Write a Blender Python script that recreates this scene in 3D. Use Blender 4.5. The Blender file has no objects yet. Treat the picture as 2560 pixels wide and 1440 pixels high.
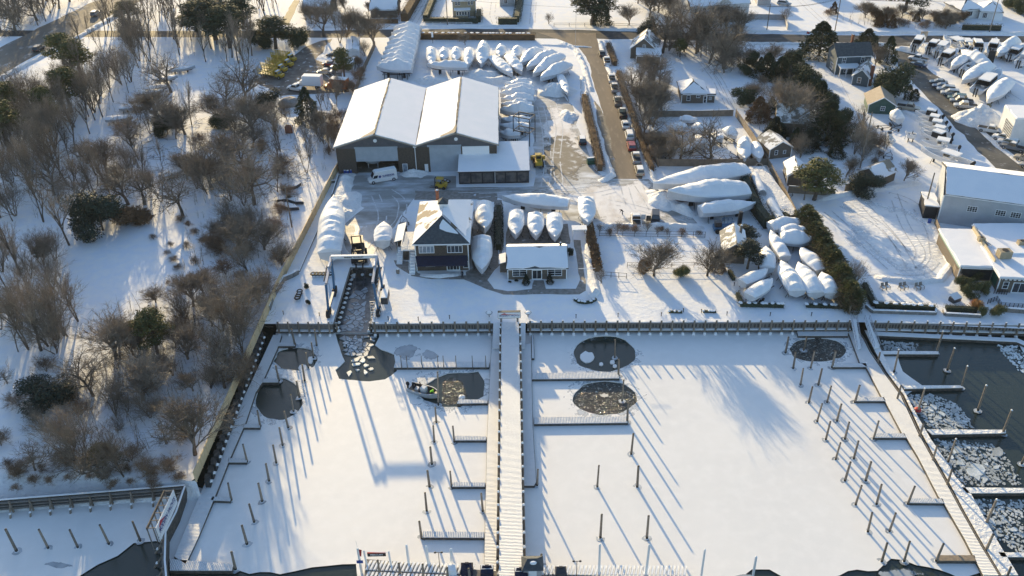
import bpy, math, random
from mathutils import Vector, Matrix, noise, geometry
R_ = math.radians
sc = bpy.context.scene
COL = sc.collection
# ------------------------------------------------------------ camera
CAMH, FPX = 90.0, 2212.0
_p, _r = R_(33.6), R_(-1.2)
FW = Vector((0, math.cos(_p), -math.sin(_p)))
_rt, _up = Vector((1, 0, 0)), Vector((0, math.sin(_p), math.cos(_p)))
RT = _rt*math.cos(_r) + _up*math.sin(_r)
UP = _up*math.cos(_r) - _rt*math.sin(_r)
cam = bpy.data.cameras.new('camera'); co = bpy.data.objects.new('camera', cam); COL.objects.link(co)
mw = Matrix((RT, UP, -FW)).transposed().to_4x4(); mw.translation = Vector((0, 0, CAMH)); co.matrix_world = mw
cam.sensor_width = 36; cam.lens = FPX/2560*36; cam.clip_start = 1; cam.clip_end = 6000
sc.camera = co
# ------------------------------------------------------------ sky, sun, exposure
SUN_EL, SUN_AZ = 12.5, 17.5          # low winter sun, behind and to the left of the view
w = bpy.data.worlds.new('World'); sc.world = w; w.use_nodes = True
nt = w.node_tree; bg = nt.nodes['Background']; sk = nt.nodes.new('ShaderNodeTexSky')
sk.sky_type = 'NISHITA'; sk.sun_disc = False; sk.ozone_density = 2.2; sk.sun_elevation = R_(SUN_EL); sk.sun_rotation = R_(-SUN_AZ)
nt.links.new(sk.outputs[0], bg.inputs[0]); bg.inputs[1].default_value = 0.15
sl = bpy.data.lights.new('sun', 'SUN'); sl.energy = 5.0; sl.angle = R_(0.55); sl.color = (1, .765, .41)
so = bpy.data.objects.new('sun', sl); COL.objects.link(so)
sd = Vector((-math.sin(R_(SUN_AZ))*math.cos(R_(SUN_EL)), math.cos(R_(SUN_AZ))*math.cos(R_(SUN_EL)), math.sin(R_(SUN_EL))))
so.rotation_euler = sd.to_track_quat('Z', 'Y').to_euler(); so.location = sd*400
vs = sc.view_settings; sc.display_settings.display_device = 'sRGB'
vs.view_transform = 'Standard'; vs.look = 'None'; vs.gamma = 1; vs.use_curve_mapping = False; vs.exposure = 0.85

def G(px, py, z=0.0):
    "point of the plane at height z seen at photo pixel px,py (a survey of the place)"
    d = FW*FPX + RT*(px-1280) + UP*(720-py)
    t = (z-CAMH)/d.z
    return Vector((d.x*t, d.y*t, z))
def PY(q):
    v = Vector(q)-Vector((0, 0, CAMH)); z = v.dot(FW)
    return 720-FPX*v.dot(UP)/z
def HT(bx, by, ty, z=0.0):
    b = G(bx, by, z); lo, hi = 0., 40.
    for _ in range(25):
        m = (lo+hi)/2
        if PY(b+Vector((0, 0, m))) > ty: lo = m
        else: hi = m
    return lo
rnd = random.Random(7)
# ------------------------------------------------------------ materials
MATS = {}
def mat(name, c, c2=None, sc_=2.0, rough=.7, bump=0.0, bs=None, metal=0.0, lo=.4, hi=.6, st=(1, 1, 1), rv=0.0, detail=5, coat=0, spec=.5, c3=None, s3=.2, lo3=.5, hi3=.6, dist=.1, wave=None, blob=0):
    m = bpy.data.materials.new(name); m.use_nodes = True; n = m.node_tree.nodes; l = m.node_tree.links
    b = n['Principled BSDF']; b.inputs['Roughness'].default_value = rough; b.inputs['Metallic'].default_value = metal
    b.inputs['Specular IOR Level'].default_value = spec
    tc = n.new('ShaderNodeTexCoord'); mp = n.new('ShaderNodeMapping'); mp.inputs['Scale'].default_value = st
    l.new(tc.outputs['Object'], mp.inputs[0])
    def nz(scale, det=detail):
        t = n.new('ShaderNodeTexNoise'); t.inputs['Scale'].default_value = scale; t.inputs['Detail'].default_value = det
        t.inputs['Roughness'].default_value = .6; l.new(mp.outputs[0], t.inputs['Vector']); return t.outputs['Fac']
    def ramp(src, a, bb):
        r = n.new('ShaderNodeMapRange'); r.inputs['From Min'].default_value = a; r.inputs['From Max'].default_value = bb
        l.new(src, r.inputs['Value']); return r.outputs[0]
    def mix(f, a, bb):
        x = n.new('ShaderNodeMix'); x.data_type = 'RGBA'
        l.new(f, x.inputs[0])
        for i, q in ((6, a), (7, bb)):
            if isinstance(q, tuple): x.inputs[i].default_value = (*q, 1)
            else: l.new(q, x.inputs[i])
        return x.outputs[2]
    out = None
    b.inputs['Base Color'].default_value = (*c, 1)
    if c2: out = mix(ramp(nz(sc_), lo, hi), c, c2)
    if c3: out = mix(ramp(nz(s3), lo3, hi3), out if out is not None else c, c3)
    if rv:
        oi = n.new('ShaderNodeObjectInfo'); hs = n.new('ShaderNodeHueSaturation')
        r = n.new('ShaderNodeMapRange'); r.inputs['To Min'].default_value = 1-rv; r.inputs['To Max'].default_value = 1+rv
        l.new(oi.outputs['Random'], r.inputs['Value']); l.new(r.outputs[0], hs.inputs['Value'])
        if out is not None: l.new(out, hs.inputs['Color'])
        else: hs.inputs['Color'].default_value = (*c, 1)
        out = hs.outputs[0]
    if out is not None: l.new(out, b.inputs['Base Color'])
    if bump:
        bp = n.new('ShaderNodeBump'); bp.inputs['Strength'].default_value = bump; bp.inputs['Distance'].default_value = dist
        h = nz(bs or sc_*3, 6)
        if wave:      # (scale, direction, weight)
            wv = n.new('ShaderNodeTexWave'); wv.wave_type = 'BANDS'; wv.bands_direction = wave[1]; wv.inputs['Scale'].default_value = wave[0]
            wv.inputs['Distortion'].default_value = wave[3] if len(wave) > 3 else .6; wv.inputs['Detail'].default_value = 1
            l.new(mp.outputs[0], wv.inputs['Vector'])
            mm = n.new('ShaderNodeMath'); mm.operation = 'MULTIPLY_ADD'; mm.inputs[1].default_value = wave[2]
            l.new(wv.outputs['Fac'], mm.inputs[0]); l.new(h, mm.inputs[2]); h = mm.outputs[0]
        l.new(h, bp.inputs['Height']); l.new(bp.outputs[0], b.inputs['Normal'])
    if blob:      # patch that thins out irregularly towards its border
        sx = n.new('ShaderNodeVectorMath'); sx.operation = 'MULTIPLY_ADD'; sx.inputs[1].default_value = (2, 2, 0); sx.inputs[2].default_value = (-1, -1, 0); l.new(tc.outputs['Generated'], sx.inputs[0])
        le = n.new('ShaderNodeVectorMath'); le.operation = 'LENGTH'; l.new(sx.outputs[0], le.inputs[0])
        t = n.new('ShaderNodeTexNoise'); t.inputs['Scale'].default_value = blob; t.inputs['Detail'].default_value = 8; t.inputs['Roughness'].default_value = .65; l.new(tc.outputs['Object'], t.inputs['Vector'])
        ma = n.new('ShaderNodeMath'); ma.operation = 'MULTIPLY_ADD'; ma.inputs[1].default_value = 2.2; l.new(t.outputs['Fac'], ma.inputs[0]); 
        mb_ = n.new('ShaderNodeMath'); mb_.operation = 'SUBTRACT'; mb_.inputs[0].default_value = 0; l.new(le.outputs['Value'], mb_.inputs[1]); l.new(mb_.outputs[0], ma.inputs[2])
        l.new(ramp(ma.outputs[0], .28, .5), b.inputs['Alpha'])
    if coat: b.inputs['Coat Weight'].default_value = coat
    MATS[name] = m
    return m
SNOW = (.87, .87, .865)
snow = mat('snow', SNOW, (.8, .83, .88), .4, .85, .55, 1.1, dist=.16, spec=.2)
snow_soft = mat('snow_soft', SNOW, (.83, .86, .9), .8, .8, .3, 1.2, dist=.1, spec=.2)
snow_plain = mat('snow_roof', (.88, .89, .92), (.84, .86, .9), .3, .8, .25, .5, dist=.2, spec=.2, wave=(.9, 'Y', .12, 3))
snow_bank = mat('snow_bank_lumps', SNOW, (.7, .7, .72), 1.2, .9, 1.0, 1.8, dist=.35, lo=.5, hi=.8, spec=.2)
yard = mat('yard_packed_snow', (.72, .76, .82), (.33, .33, .32), .22, .6, .5, 1.2, lo=.33, hi=.56, st=(.45, 1.25, 1), c3=(.24, .235, .22), s3=.13, lo3=.48, hi3=.66, detail=9, spec=.3)
yard_warm = mat('yard_trodden_snow', (.8, .79, .79), (.42, .35, .28), .2, .7, .6, 1.4, lo=.5, hi=.8, st=(1, .5, 1), c3=(.55, .49, .42), s3=.35, lo3=.55, hi3=.8, detail=9, spec=.25, blob=.16)  # paler and warmer than the packed yard, with brown patches
gravel_b = mat('gravel_bare', (.19, .17, .14), (.42, .42, .42), .5, .8, .5, 4, lo=.5, hi=.75, c3=(.72, .74, .78), s3=.5, lo3=.58, hi3=.7, detail=8, blob=.22)
gravel = mat('gravel_patch', (.16, .145, .12), (.5, .5, .5), .5, .8, .5, 4, lo=.55, hi=.8, c3=(.72, .74, .78), s3=.7, lo3=.62, hi3=.75, detail=8)
road_tan = mat('road_sanded', (.25, .207, .16), (.195, .165, .132), .15, .85, .2, 5, c3=(.34, .29, .23), s3=.9, lo3=.55, hi3=.8, st=(1, .25, 1), detail=8, spec=.08)
road_dark = mat('road_asphalt', (.055, .058, .062), (.085, .085, .085), .2, .7, .2, 5, st=(.2, 1, 1), c3=(.2, .2, .2), s3=1.2, lo3=.55, hi3=.8, spec=.08)
lot_dark = mat('lot_asphalt', (.1, .1, .095), (.17, .165, .15), .12, .75, .25, 5, c3=(.6, .6, .62), s3=.55, lo3=.6, hi3=.72, detail=8, spec=.08)
highway = mat('highway_sanded', (.22, .2, .175), (.17, .155, .135), .12, .8, .3, 2, st=(1, .45, 1), c3=(.5, .5, .5), s3=.35, lo3=.55, hi3=.7, detail=8, spec=.08)
pave = mat('path_pavers', (.21, .19, .17), (.3, .28, .26), 1.3, .7, .4, 6, c3=(.72, .75, .8), s3=.6, lo3=.62, hi3=.7, detail=8)
frozen_wash = mat('frozen_wash', (.3, .31, .32), (.42, .44, .46), .6, .35, .3, 2, c3=(.72, .75, .8), s3=.8, lo3=.55, hi3=.68, st=(1, .35, 1), detail=8)
ice = mat('ice', (.83, .825, .81), (.77, .77, .765), .05, .6, .16, .5, dist=.1, lo=.35, hi=.7, c3=(.85, .845, .835), s3=.6, lo3=.45, hi3=.75, spec=.3)
ice_grey = mat('ice_thin', (.3, .34, .37), (.4, .44, .48), .5, .25, .1, 3, c3=(.55, .58, .62), s3=.9, lo3=.55, hi3=.7)
track_m = mat('tyre_track', (.5, .5, .5), (.68, .7, .73), 1.2, .85, .6, 3, st=(1, 1, 1))
antifoul_shade = mat('bottom_paint_and_shade', (.03, .035, .06), (.07, .03, .025), .3, .6, lo=.45, hi=.55)  # bottom paint whose darkness also stands in for shade beneath the hulls
ice_rim = mat('ice_wet_rim', (.42, .46, .5), (.55, .58, .61), .8, .35, .2, 3, blob=.8)
wraphull = mat('wrapped_hull', (.6, .62, .65), (.52, .54, .57), .6, .4, .2, 1.2)
ice_blob = mat('ice_refrozen', (.3, .34, .37), (.4, .44, .48), .5, .25, .1, 3, blob=.5)
slip_dark = mat('slip_black_ice', (.06, .065, .07), (.14, .15, .16), .8, .2, .2, 3)
ice_plate = mat('ice_plate', (.44, .48, .52), (.32, .35, .38), .5, .5, .3, 3, rv=.25)
ice_chunk = mat('ice_chunk', (.58, .62, .64), (.42, .46, .47), .7, .5, .5, 4, rv=.35)
slush = mat('slush', (.3, .33, .34), (.5, .53, .54), 2.5, .4, .5, 6)
water = mat('water', (.03, .042, .036), rough=.14, bump=.35, bs=1.4, dist=.06, st=(1, 2.2, 1), spec=.5)
water_rough = mat('water_churn_sparkle', (.012, .016, .016), (.03, .035, .033), 1.5, .08, 1.0, 3.0, dist=.4, spec=.6, st=(1, 1.6, 1), c3=(.5, .5, .46), s3=2.6, lo3=.57, hi3=.63, detail=8)  # pale flecks put foam and sun sparkle into the colour
woodgrey = mat('weathered_boards', (.19, .175, .16), (.27, .25, .23), 1.2, .85, .5, 4, st=(6, 6, .5), wave=(1.1, 'X', .8, .3))
wooddark = mat('wet_timber', (.055, .05, .045), (.1, .09, .08), 2, .7, .4, 6)
pilewood = mat('pile_wood', (.17, .135, .105), (.26, .22, .18), 2.5, .85, .5, 8, st=(3, 3, .6), rv=.25)
pilebase = mat('pile_wet_base', (.035, .03, .026), rough=.6, bump=.4, bs=10)
plank = mat('deck_planks', (.33, .25, .17), (.25, .2, .15), 2, .8, .4, 4, wave=(2.2, 'X', 1, .2))
planksnow_y = mat('planks_under_snow_across', (.86, .88, .91), (.68, .7, .74), 1.5, .85, .9, 1.2, dist=.16, lo=.6, hi=.8, wave=(1.35, 'Y', 1.0, 1.2))
planksnow_x = mat('planks_under_snow_along', (.86, .88, .91), (.68, .7, .74), 1.5, .85, .9, 1.2, dist=.16, lo=.6, hi=.8, wave=(1.35, 'X', 1.0, 1.2))
tanwood = mat('new_pine_fence', (.7, .54, .33), (.62, .47, .28), 1.5, .75, .4, 3, st=(1, 3, 1), wave=(1.6, 'Y', .8, .1))
sheetpile = mat('dark_sheet_piling', (.03, .033, .035), (.06, .06, .06), 1.5, .6, .4, 5)
shingle = mat('dark_shingles', (.075, .062, .05), (.125, .1, .08), 2.5, .9, .6, 5, st=(1, 1, 2.5), wave=(1.7, 'Z', .6, .5))
shingle_l = mat('cedar_shingles', (.2, .165, .13), (.14, .12, .1), 2.5, .9, .6, 5, st=(1, 1, 2.5), wave=(1.7, 'Z', .6, .5))
greyclap = mat('grey_clapboard', (.4, .4, .4), (.33, .33, .34), 1.5, .8, .4, 5, wave=(2, 'Z', .8, .1))
whiteclap = mat('white_clapboard', (.68, .67, .65), (.6, .6, .6), 1.2, .7, .4, 5, wave=(2, 'Z', .8, .1))
greenclap = mat('green_clapboard', (.035, .09, .075), (.05, .11, .095), 1.2, .75, .4, 5, wave=(2, 'Z', .8, .1))
bluegrey = mat('slate_clapboard', (.07, .1, .12), (.09, .12, .14), 1.2, .75, .4, 5, wave=(2, 'Z', .8, .1))
tanclap = mat('tan_clapboard', (.4, .33, .22), (.34, .28, .19), 1.2, .75, .4, 5, wave=(2, 'Z', .8, .1))
metalwall = mat('grey_metal_siding', (.5, .53, .57), (.44, .47, .51), .4, .5, .5, 1, wave=(1.3, 'X', 1.2, 0), metal=.1)
whitemetal = mat('white_metal_siding', (.72, .74, .76), (.66, .68, .7), .4, .5, .5, 1, wave=(1.1, 'Y', 1.2, 0))
trimdark = mat('dark_gable_trim', (.075, .08, .09), (.1, .1, .11), 1, .7, .3, 3)
roofdark = mat('roof_shingles_dark', (.06, .068, .078), (.085, .095, .1), 2, .9, .5, 6)
roofpatch = mat('roof_patchy_snow', (.86, .87, .9), (.3, .25, .19), .25, .85, .3, 3, lo=.52, hi=.56, detail=3)
roofpatch2 = mat('roof_thin_snow', (.8, .82, .85), (.2, .2, .19), .5, .85, .3, 3, lo=.47, hi=.53, detail=4)
rooftan = mat('roof_shingles_tan', (.33, .28, .22), (.38, .33, .27), 1.5, .9, .4, 6)
white = mat('white_paint', (.78, .79, .8), rough=.5, bump=.1, bs=8)
doorgrey = mat('grey_roller_door', (.42, .47, .52), (.37, .42, .47), .6, .4, .5, 1, wave=(1.6, 'Z', 1, 0), metal=.2)
glass = mat('dark_glass', (.025, .03, .037), rough=.08, spec=.8)
paleglass = mat('curtained_glass', (.26, .31, .36), (.16, .2, .25), 1.5, .15, spec=.7)
navy = mat('navy_canvas', (.008, .01, .03), (.012, .016, .045), 2, .8, .2, 6)
blackm = mat('black_rubber', (.018, .018, .02), rough=.75, bump=.2, bs=20)
black_paint = mat('black_paint', (.02, .02, .022), rough=.4)
blue = mat('blue_lift_paint', (.03, .12, .24), (.04, .14, .27), 2, .45, .1, 8)
bluebar = mat('blue_plastic', (.02, .07, .3), rough=.4)
yellow = mat('yellow_machine_paint', (.5, .34, .03), (.42, .28, .03), 1.5, .5, .2, 8)
orange = mat('orange_paint', (.5, .14, .03), rough=.5)
red = mat('red_paint', (.42, .03, .03), rough=.5)
green = mat('dark_green_paint', (.02, .09, .06), rough=.5)
silver = mat('silver_metal', (.5, .5, .52), rough=.35, metal=.8)
steel = mat('dark_steel', (.07, .07, .075), rough=.5, metal=.5)
brick = mat('brick', (.28, .11, .06), (.2, .08, .05), 3, .9, .5, 8)
stone = mat('stone_blocks', (.17, .165, .16), (.24, .23, .22), 2, .9, .7, 4, wave=(1.2, 'X', .8, .2))
wrap = mat('white_shrinkwrap', (.8, .82, .85), (.74, .77, .81), .5, .42, .35, .9, dist=.1, spec=.4, coat=.1)
gel = mat('white_gelcoat', (.72, .73, .74), rough=.25, coat=.3)
gelgrey = mat('grey_gelcoat', (.36, .38, .4), rough=.3, coat=.2)
bark = mat('bark', (.085, .065, .05), (.15, .12, .095), 3, .95, .6, 8, rv=.3)
twig = mat('twigs', (.27, .22, .17), (.18, .15, .115), 1, .95, rv=.35)
twigbrown = mat('brown_twigs', (.27, .18, .11), (.2, .14, .095), 1, .95, rv=.3)
leafdark = mat('cedar_foliage', (.025, .042, .022), (.05, .065, .028), .8, .9, rv=.3)
leafblack = mat('holly_foliage', (.014, .024, .016), (.03, .045, .026), 1.2, .75, rv=.2)
leafpine = mat('pine_foliage', (.06, .075, .025), (.13, .12, .035), .7, .9, rv=.25)
leafgreen = mat('arborvitae_foliage', (.06, .08, .03), (.11, .1, .04), .6, .9, rv=.15)
leafbrown = mat('winter_brown_leaves', (.17, .1, .05), (.11, .07, .04), .8, .95, rv=.2)
boxgreen = mat('boxwood_foliage', (.035, .045, .02), (.07, .07, .03), 1.5, .9, rv=.2)
grassorange = mat('dry_ornamental_grass', (.5, .3, .13), (.4, .24, .1), 2, .95)
hivis = mat('hi_vis_cloth', (.35, .8, .05), rough=.8)
darkcloth = mat('dark_cloth', (.02, .022, .03), rough=.9, bump=.3, bs=12)
bluecloth = mat('denim_cloth', (.04, .06, .11), rough=.9, bump=.3, bs=12)
skin = mat('skin', (.5, .3, .22), rough=.6)
hair = mat('dark_hair', (.03, .02, .015), rough=.8)
dirt = mat('gravel_heap', (.27, .24, .21), (.36, .34, .32), 2, .9, .8, 4)
tile = mat('fence_boards_brown', (.2, .16, .12), (.26, .21, .16), 1, .85, .5, 4, wave=(2, 'X', .9, .1))
PAINT = {}
def paint(nm, c):
    if nm not in PAINT: PAINT[nm] = mat('car_paint_'+nm, c, rough=.32, coat=.4)
    return PAINT[nm]
for nm, c in dict(white=(.7, .7, .7), silver=(.38, .39, .4), grey=(.16, .17, .18), dark=(.03, .035, .04), black=(.015, .015, .018), blue=(.03, .06, .13), red=(.28, .03, .03), tan=(.38, .34, .27), green=(.05, .1, .08)).items(): paint(nm, c)

# ------------------------------------------------------------ mesh helpers
class MB:
    def __init__(s): s.v = []; s.f = []; s.m = []
    def face(s, pts, m=0):
        i = len(s.v); s.v += [tuple(p) for p in pts]; s.f.append(tuple(range(i, i+len(pts)))); s.m.append(m)
    def box(s, x0, y0, z0, x1, y1, z1, m=0):
        i = len(s.v)
        s.v += [(x0, y0, z0), (x1, y0, z0), (x1, y1, z0), (x0, y1, z0), (x0, y0, z1), (x1, y0, z1), (x1, y1, z1), (x0, y1, z1)]
        for q in ((3, 2, 1, 0), (4, 5, 6, 7), (0, 1, 5, 4), (1, 2, 6, 5), (2, 3, 7, 6), (3, 0, 4, 7)):
            s.f.append(tuple(i+k for k in q)); s.m.append(m)
    def bar(s, p, q, w, h, m=0):       # box section along p->q
        p, q = Vector(p), Vector(q); d = (q-p); L = d.length
        if L < 1e-6: return
        d /= L; up = Vector((0, 0, 1)) if abs(d.z) < .95 else Vector((0, 1, 0))
        a = d.cross(up).normalized()*w/2; b = a.cross(d).normalized()*h/2
        i = len(s.v)
        for c in (p, q):
            for k in ((-1, -1), (1, -1), (1, 1), (-1, 1)): s.v.append(tuple(c+a*k[0]+b*k[1]))
        for f in ((0, 1, 2, 3), (7, 6, 5, 4), (0, 4, 5, 1), (1, 5, 6, 2), (2, 6, 7, 3), (3, 7, 4, 0)):
            s.f.append(tuple(i+k for k in f)); s.m.append(m)
    def tube(s, p, q, r0, r1, n=8, m=0, cap=True):
        p, q = Vector(p), Vector(q); d = (q-p)
        if d.length < 1e-6: return
        d.normalize(); up = Vector((0, 0, 1)) if abs(d.z) < .9 else Vector((1, 0, 0))
        a = d.cross(up).normalized(); b = a.cross(d)
        i = len(s.v)
        for c, r in ((p, r0), (q, r1)):
            for k in range(n):
                t = 2*math.pi*k/n; s.v.append(tuple(c+a*(r*math.cos(t))+b*(r*math.sin(t))))
        for k in range(n):
            s.f.append((i+k, i+(k+1) % n, i+n+(k+1) % n, i+n+k)); s.m.append(m)
        if cap:
            s.f.append(tuple(i+k for k in range(n))[::-1]); s.m.append(m)
            s.f.append(tuple(i+n+k for k in range(n))); s.m.append(m)
    def prism(s, poly, z0, z1, m=0, mt=None):
        n = len(poly); i = len(s.v)
        s.v += [(p[0], p[1], z0) for p in poly]+[(p[0], p[1], z1) for p in poly]
        for k in range(n):
            s.f.append((i+k, i+(k+1) % n, i+n+(k+1) % n, i+n+k)); s.m.append(m)
        s.f.append(tuple(i+n+k for k in range(n))); s.m.append(m if mt is None else mt)
        s.f.append(tuple(i+k for k in range(n))[::-1]); s.m.append(m)
    def blob(s, c, r, nu=10, nv=6, m=0, jit=0, seed=0, half=False):
        c = Vector(c); i0 = len(s.v)
        for a in range(nv+1):
            ph = (math.pi/2 if half else math.pi)*a/nv
            for b in range(nu):
                th = 2*math.pi*b/nu
                d = Vector((math.sin(ph)*math.cos(th), math.sin(ph)*math.sin(th), math.cos(ph)))
                k = 1+(jit*noise.noise(d*1.7+Vector((seed*3.1, 0, 0))) if jit else 0)
                s.v.append((c.x+d.x*r[0]*k, c.y+d.y*r[1]*k, c.z+d.z*r[2]*k))
        for a in range(nv):
            for b in range(nu):
                s.f.append((i0+a*nu+b, i0+(a+1)*nu+b, i0+(a+1)*nu+(b+1) % nu, i0+a*nu+(b+1) % nu)); s.m.append(m)
    def mesh(s, name, mats, smooth=False):
        me = bpy.data.meshes.new(name); me.from_pydata(s.v, [], s.f)
        if not isinstance(mats, (list, tuple)): mats = [mats]
        for x in mats: me.materials.append(x)
        if len(mats) > 1: me.polygons.foreach_set('material_index', s.m)
        if smooth: me.polygons.foreach_set('use_smooth', [True]*len(me.polygons))
        me.update(); return me
def tag(o, label=None, cat=None, group=None, kind=None):
    if label: o['label'] = label
    if cat: o['category'] = cat
    if group: o['group'] = group
    if kind: o['kind'] = kind
    return o
def obj(name, mb, mats, parent=None, smooth=False, loc=None, rz=0.0, label=None):
    me = mb.mesh(name, mats, smooth) if isinstance(mb, MB) else mb
    o = bpy.data.objects.new(name, me); COL.objects.link(o)
    if parent is not None: o.parent = parent
    if loc is not None: o.location = loc
    if rz: o.rotation_euler = (0, 0, rz)
    if label: o['label'] = label
    return o
def thing(name, label, cat, loc=(0, 0, 0), rz=0.0, group=None):
    o = bpy.data.objects.new(name, None); COL.objects.link(o); o.location = loc; o.rotation_euler = (0, 0, rz); o.empty_display_size = .5
    return tag(o, label, cat, group)
def dup(root, loc, rz=0.0, s=1.0, label=None, group=None, sz=None):
    def cp(o, par):
        c = o.copy(); COL.objects.link(c)
        if par is not None: c.parent = par
        for ch in o.children: cp(ch, c)
        return c
    r = cp(root, None); r.location = loc; r.rotation_euler = (0, 0, rz); r.scale = (s, s, sz or s)
    if label: r['label'] = label
    if group: r['group'] = group
    return r
def struct(name, mb, m, smooth=False, label=None):
    o = obj(name, mb, m, smooth=smooth); o['kind'] = 'structure'
    return o
def flat(mb, outer, holes=(), z=0.0, m=0):
    loops = [[Vector((p[0], p[1], 0)) for p in outer]]+[[Vector((p[0], p[1], 0)) for p in h] for h in holes]
    tris = geometry.tessellate_polygon(loops); pts = [p for l in loops for p in l]
    i = len(mb.v); mb.v += [(p.x, p.y, z) for p in pts]
    for t in tris:
        a, b, c = (pts[k] for k in t)
        if (b-a).cross(c-a).z < 0: t = (t[0], t[2], t[1])
        mb.f.append(tuple(i+k for k in t)); mb.m.append(m)
def rough(pts, jit=.5, step=2.0, seed=0):
    out = []
    for a, b in zip(pts, pts[1:]+pts[:1]):
        a = Vector((a[0], a[1], 0)); b = Vector((b[0], b[1], 0)); n = max(1, int((b-a).length/step))
        for k in range(n):
            p = a.lerp(b, k/n); q = Vector((p.x*.23, p.y*.23, seed*7.7)); q2 = q*3.1
            out.append((p.x+jit*(noise.noise(q)*1.6+noise.noise(q2)*.7), p.y+jit*(noise.noise(q+Vector((50, 0, 0)))*1.6+noise.noise(q2+Vector((50, 0, 0)))*.7)))
    return out
def sheet(name, px, z, m, jit=.5, step=2.0, seed=1, kind='structure'):
    mb = MB(); flat(mb, rough([G(*p, z) for p in px], jit, step, seed), z=z)
    o = obj(name, mb, m); o['kind'] = kind
    return o
def ell(px, py, rx, ry, z=-2.0, n=36, jit=.35, seed=0):      # closed outline round an ellipse given in survey pixels
    out = []
    for k in range(n):
        t = 2*math.pi*k/n; p = G(px+rx*math.cos(t), py+ry*math.sin(t), z)
        d = 1+.05*noise.noise(Vector((math.cos(t)*2, math.sin(t)*2, seed)))*3*jit+.05*noise.noise(Vector((math.cos(t)*6, math.sin(t)*6, seed+9)))*min(1, jit*3)
        c = G(px, py, z); out.append(((c.x+(p.x-c.x)*d), (c.y+(p.y-c.y)*d)))
    return out
ORD = ['first', 'second', 'third', 'fourth', 'fifth', 'sixth', 'seventh', 'eighth', 'ninth', 'tenth', 'eleventh', 'twelfth', 'thirteenth', 'fourteenth', 'fifteenth', 'sixteenth', 'seventeenth', 'eighteenth', 'nineteenth', 'twentieth']
def yaw(a, b): return math.atan2(b[1]-a[1], b[0]-a[0])
# ------------------------------------------------------------ setting: ground, ice, water
def g2(px, py, z=0.0):
    p = G(px, py, z); return (p.x, p.y)
SH_T = [(-200, 1195), (0, 1190), (150, 1180), (300, 1195), (400, 1205), (492, 1195)]
SH_B = [(-200, 1275), (0, 1262), (150, 1250), (300, 1238), (455, 1228), (500, 1230)]
land = [(-3000, 3000), (-3000, 90)]+rough([g2(*p) for p in SH_T], .6, 2.5, 3)[:-30]
land = [(-3000, 3500), (-3000, 92)]
for a, b in zip(SH_T, SH_T[1:]):
    for k in range(8):
        t = k/8; q = g2(a[0]+(b[0]-a[0])*t, a[1]+(b[1]-a[1])*t)
        land.append((q[0], q[1]+noise.noise(Vector((q[0]*.3, 0, 5)))*1.2))
SL = [g2(831, 810), g2(874, 668), g2(957, 668), g2(930, 810)]      # boat-lift slip cut into the land
land += [(-44.6, 89.5), (-43.4, g2(690, 809)[1])]+SL+[g2(2128, 805), g2(2178, 806), g2(2560, 822), (3000, 122), (3000, 3500)]
mb = MB(); flat(mb, land, z=0); struct('ground', mb, snow)
mb = MB()
for i in range(len(SH_T)-1):
    for k in range(8):
        q = []
        for t in (k/8, (k+1)/8):
            a, b = SH_T[i], SH_T[i+1]; c, d = SH_B[i], SH_B[i+1]
            u = g2(a[0]+(b[0]-a[0])*t, a[1]+(b[1]-a[1])*t); v = g2(c[0]+(d[0]-c[0])*t, c[1]+(d[1]-c[1])*t)
            q.append(((u[0], u[1]+noise.noise(Vector((u[0]*.3, 0, 5)))*1.2, 0), (v[0], v[1], -2.2)))
        mb.face([q[0][0], q[0][1], q[1][1], q[1][0]])
struct('shore_bank', mb, snow_bank)
mb = MB(); mb.face([(-3000, -3000, -2.16), (3000, -3000, -2.16), (3000, 160, -2.16), (-3000, 160, -2.16)]); struct('harbour_water', mb, water)
ice_out = [(470, 1408), (560, 1170), (640, 985), (685, 850), (690, 832), (835, 832), (930, 832), (1235, 832), (1318, 832), (1700, 830), (2130, 826), (2150, 880), (2232, 1000), (2315, 1147), (2397, 1293), (2471, 1425), (2400, 1442), (2320, 1415), (2230, 1402), (2190, 1418), (2100, 1442), (1960, 1445), (1925, 1428), (1880, 1424), (1845, 1445), (1800, 1500), (1310, 1500), (900, 1500), (890, 1410), (820, 1414), (780, 1418), (700, 1434), (600, 1427)]
def smooth(pts, z=-2, jit=.3, step=1.5, seed=1): return rough([G(*p, z) for p in pts], jit, step, seed)
def smooth_open(px):
    P = [G(*p, -2) for p in px]; out = []
    for a, b in zip(P, P[1:]):
        n = max(1, int((b-a).length/1.2))
        for k in range(n): q = a.lerp(b, k/n); out.append((q.x, q.y+.8*noise.noise(Vector((q.x*.3, 0, 8)))+.3*noise.noise(Vector((q.x*1.3, 0, 8)))))
    return out+[(P[-1].x, P[-1].y)]
HOLE = dict(
    b=smooth([(1090, 945), (1120, 932), (1195, 929), (1208, 950), (1208, 990), (1180, 1008), (1150, 1019), (1110, 1016), (1060, 1002), (1028, 972), (1060, 962)], jit=.2, step=.8, seed=5),
    l1=ell(740, 897, 54, 29, jit=.8, seed=1), l2=ell(697, 998, 58, 52, jit=.7, seed=2), m1=ell(1511, 884, 77, 45, jit=.5, seed=3), m2=ell(1512, 995, 80, 43, seed=4, jit=.7), r1=ell(2045, 874, 71, 30, jit=.8, seed=5))
notch = smooth_open([(838, 832.5), (852, 880), (862, 902), (838, 926), (848, 946), (905, 954), (962, 950), (992, 928), (985, 885), (952, 874), (938, 862), (948, 842), (947, 832.5)])
mb = MB(); _o = [g2(*p, -2) for p in ice_out[:16]]; _o = _o[:5]+notch+_o[7:]
flat(mb, _o+smooth_open(ice_out[16:]), list(HOLE.values()), z=-2)
n0 = len(mb.f)
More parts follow.
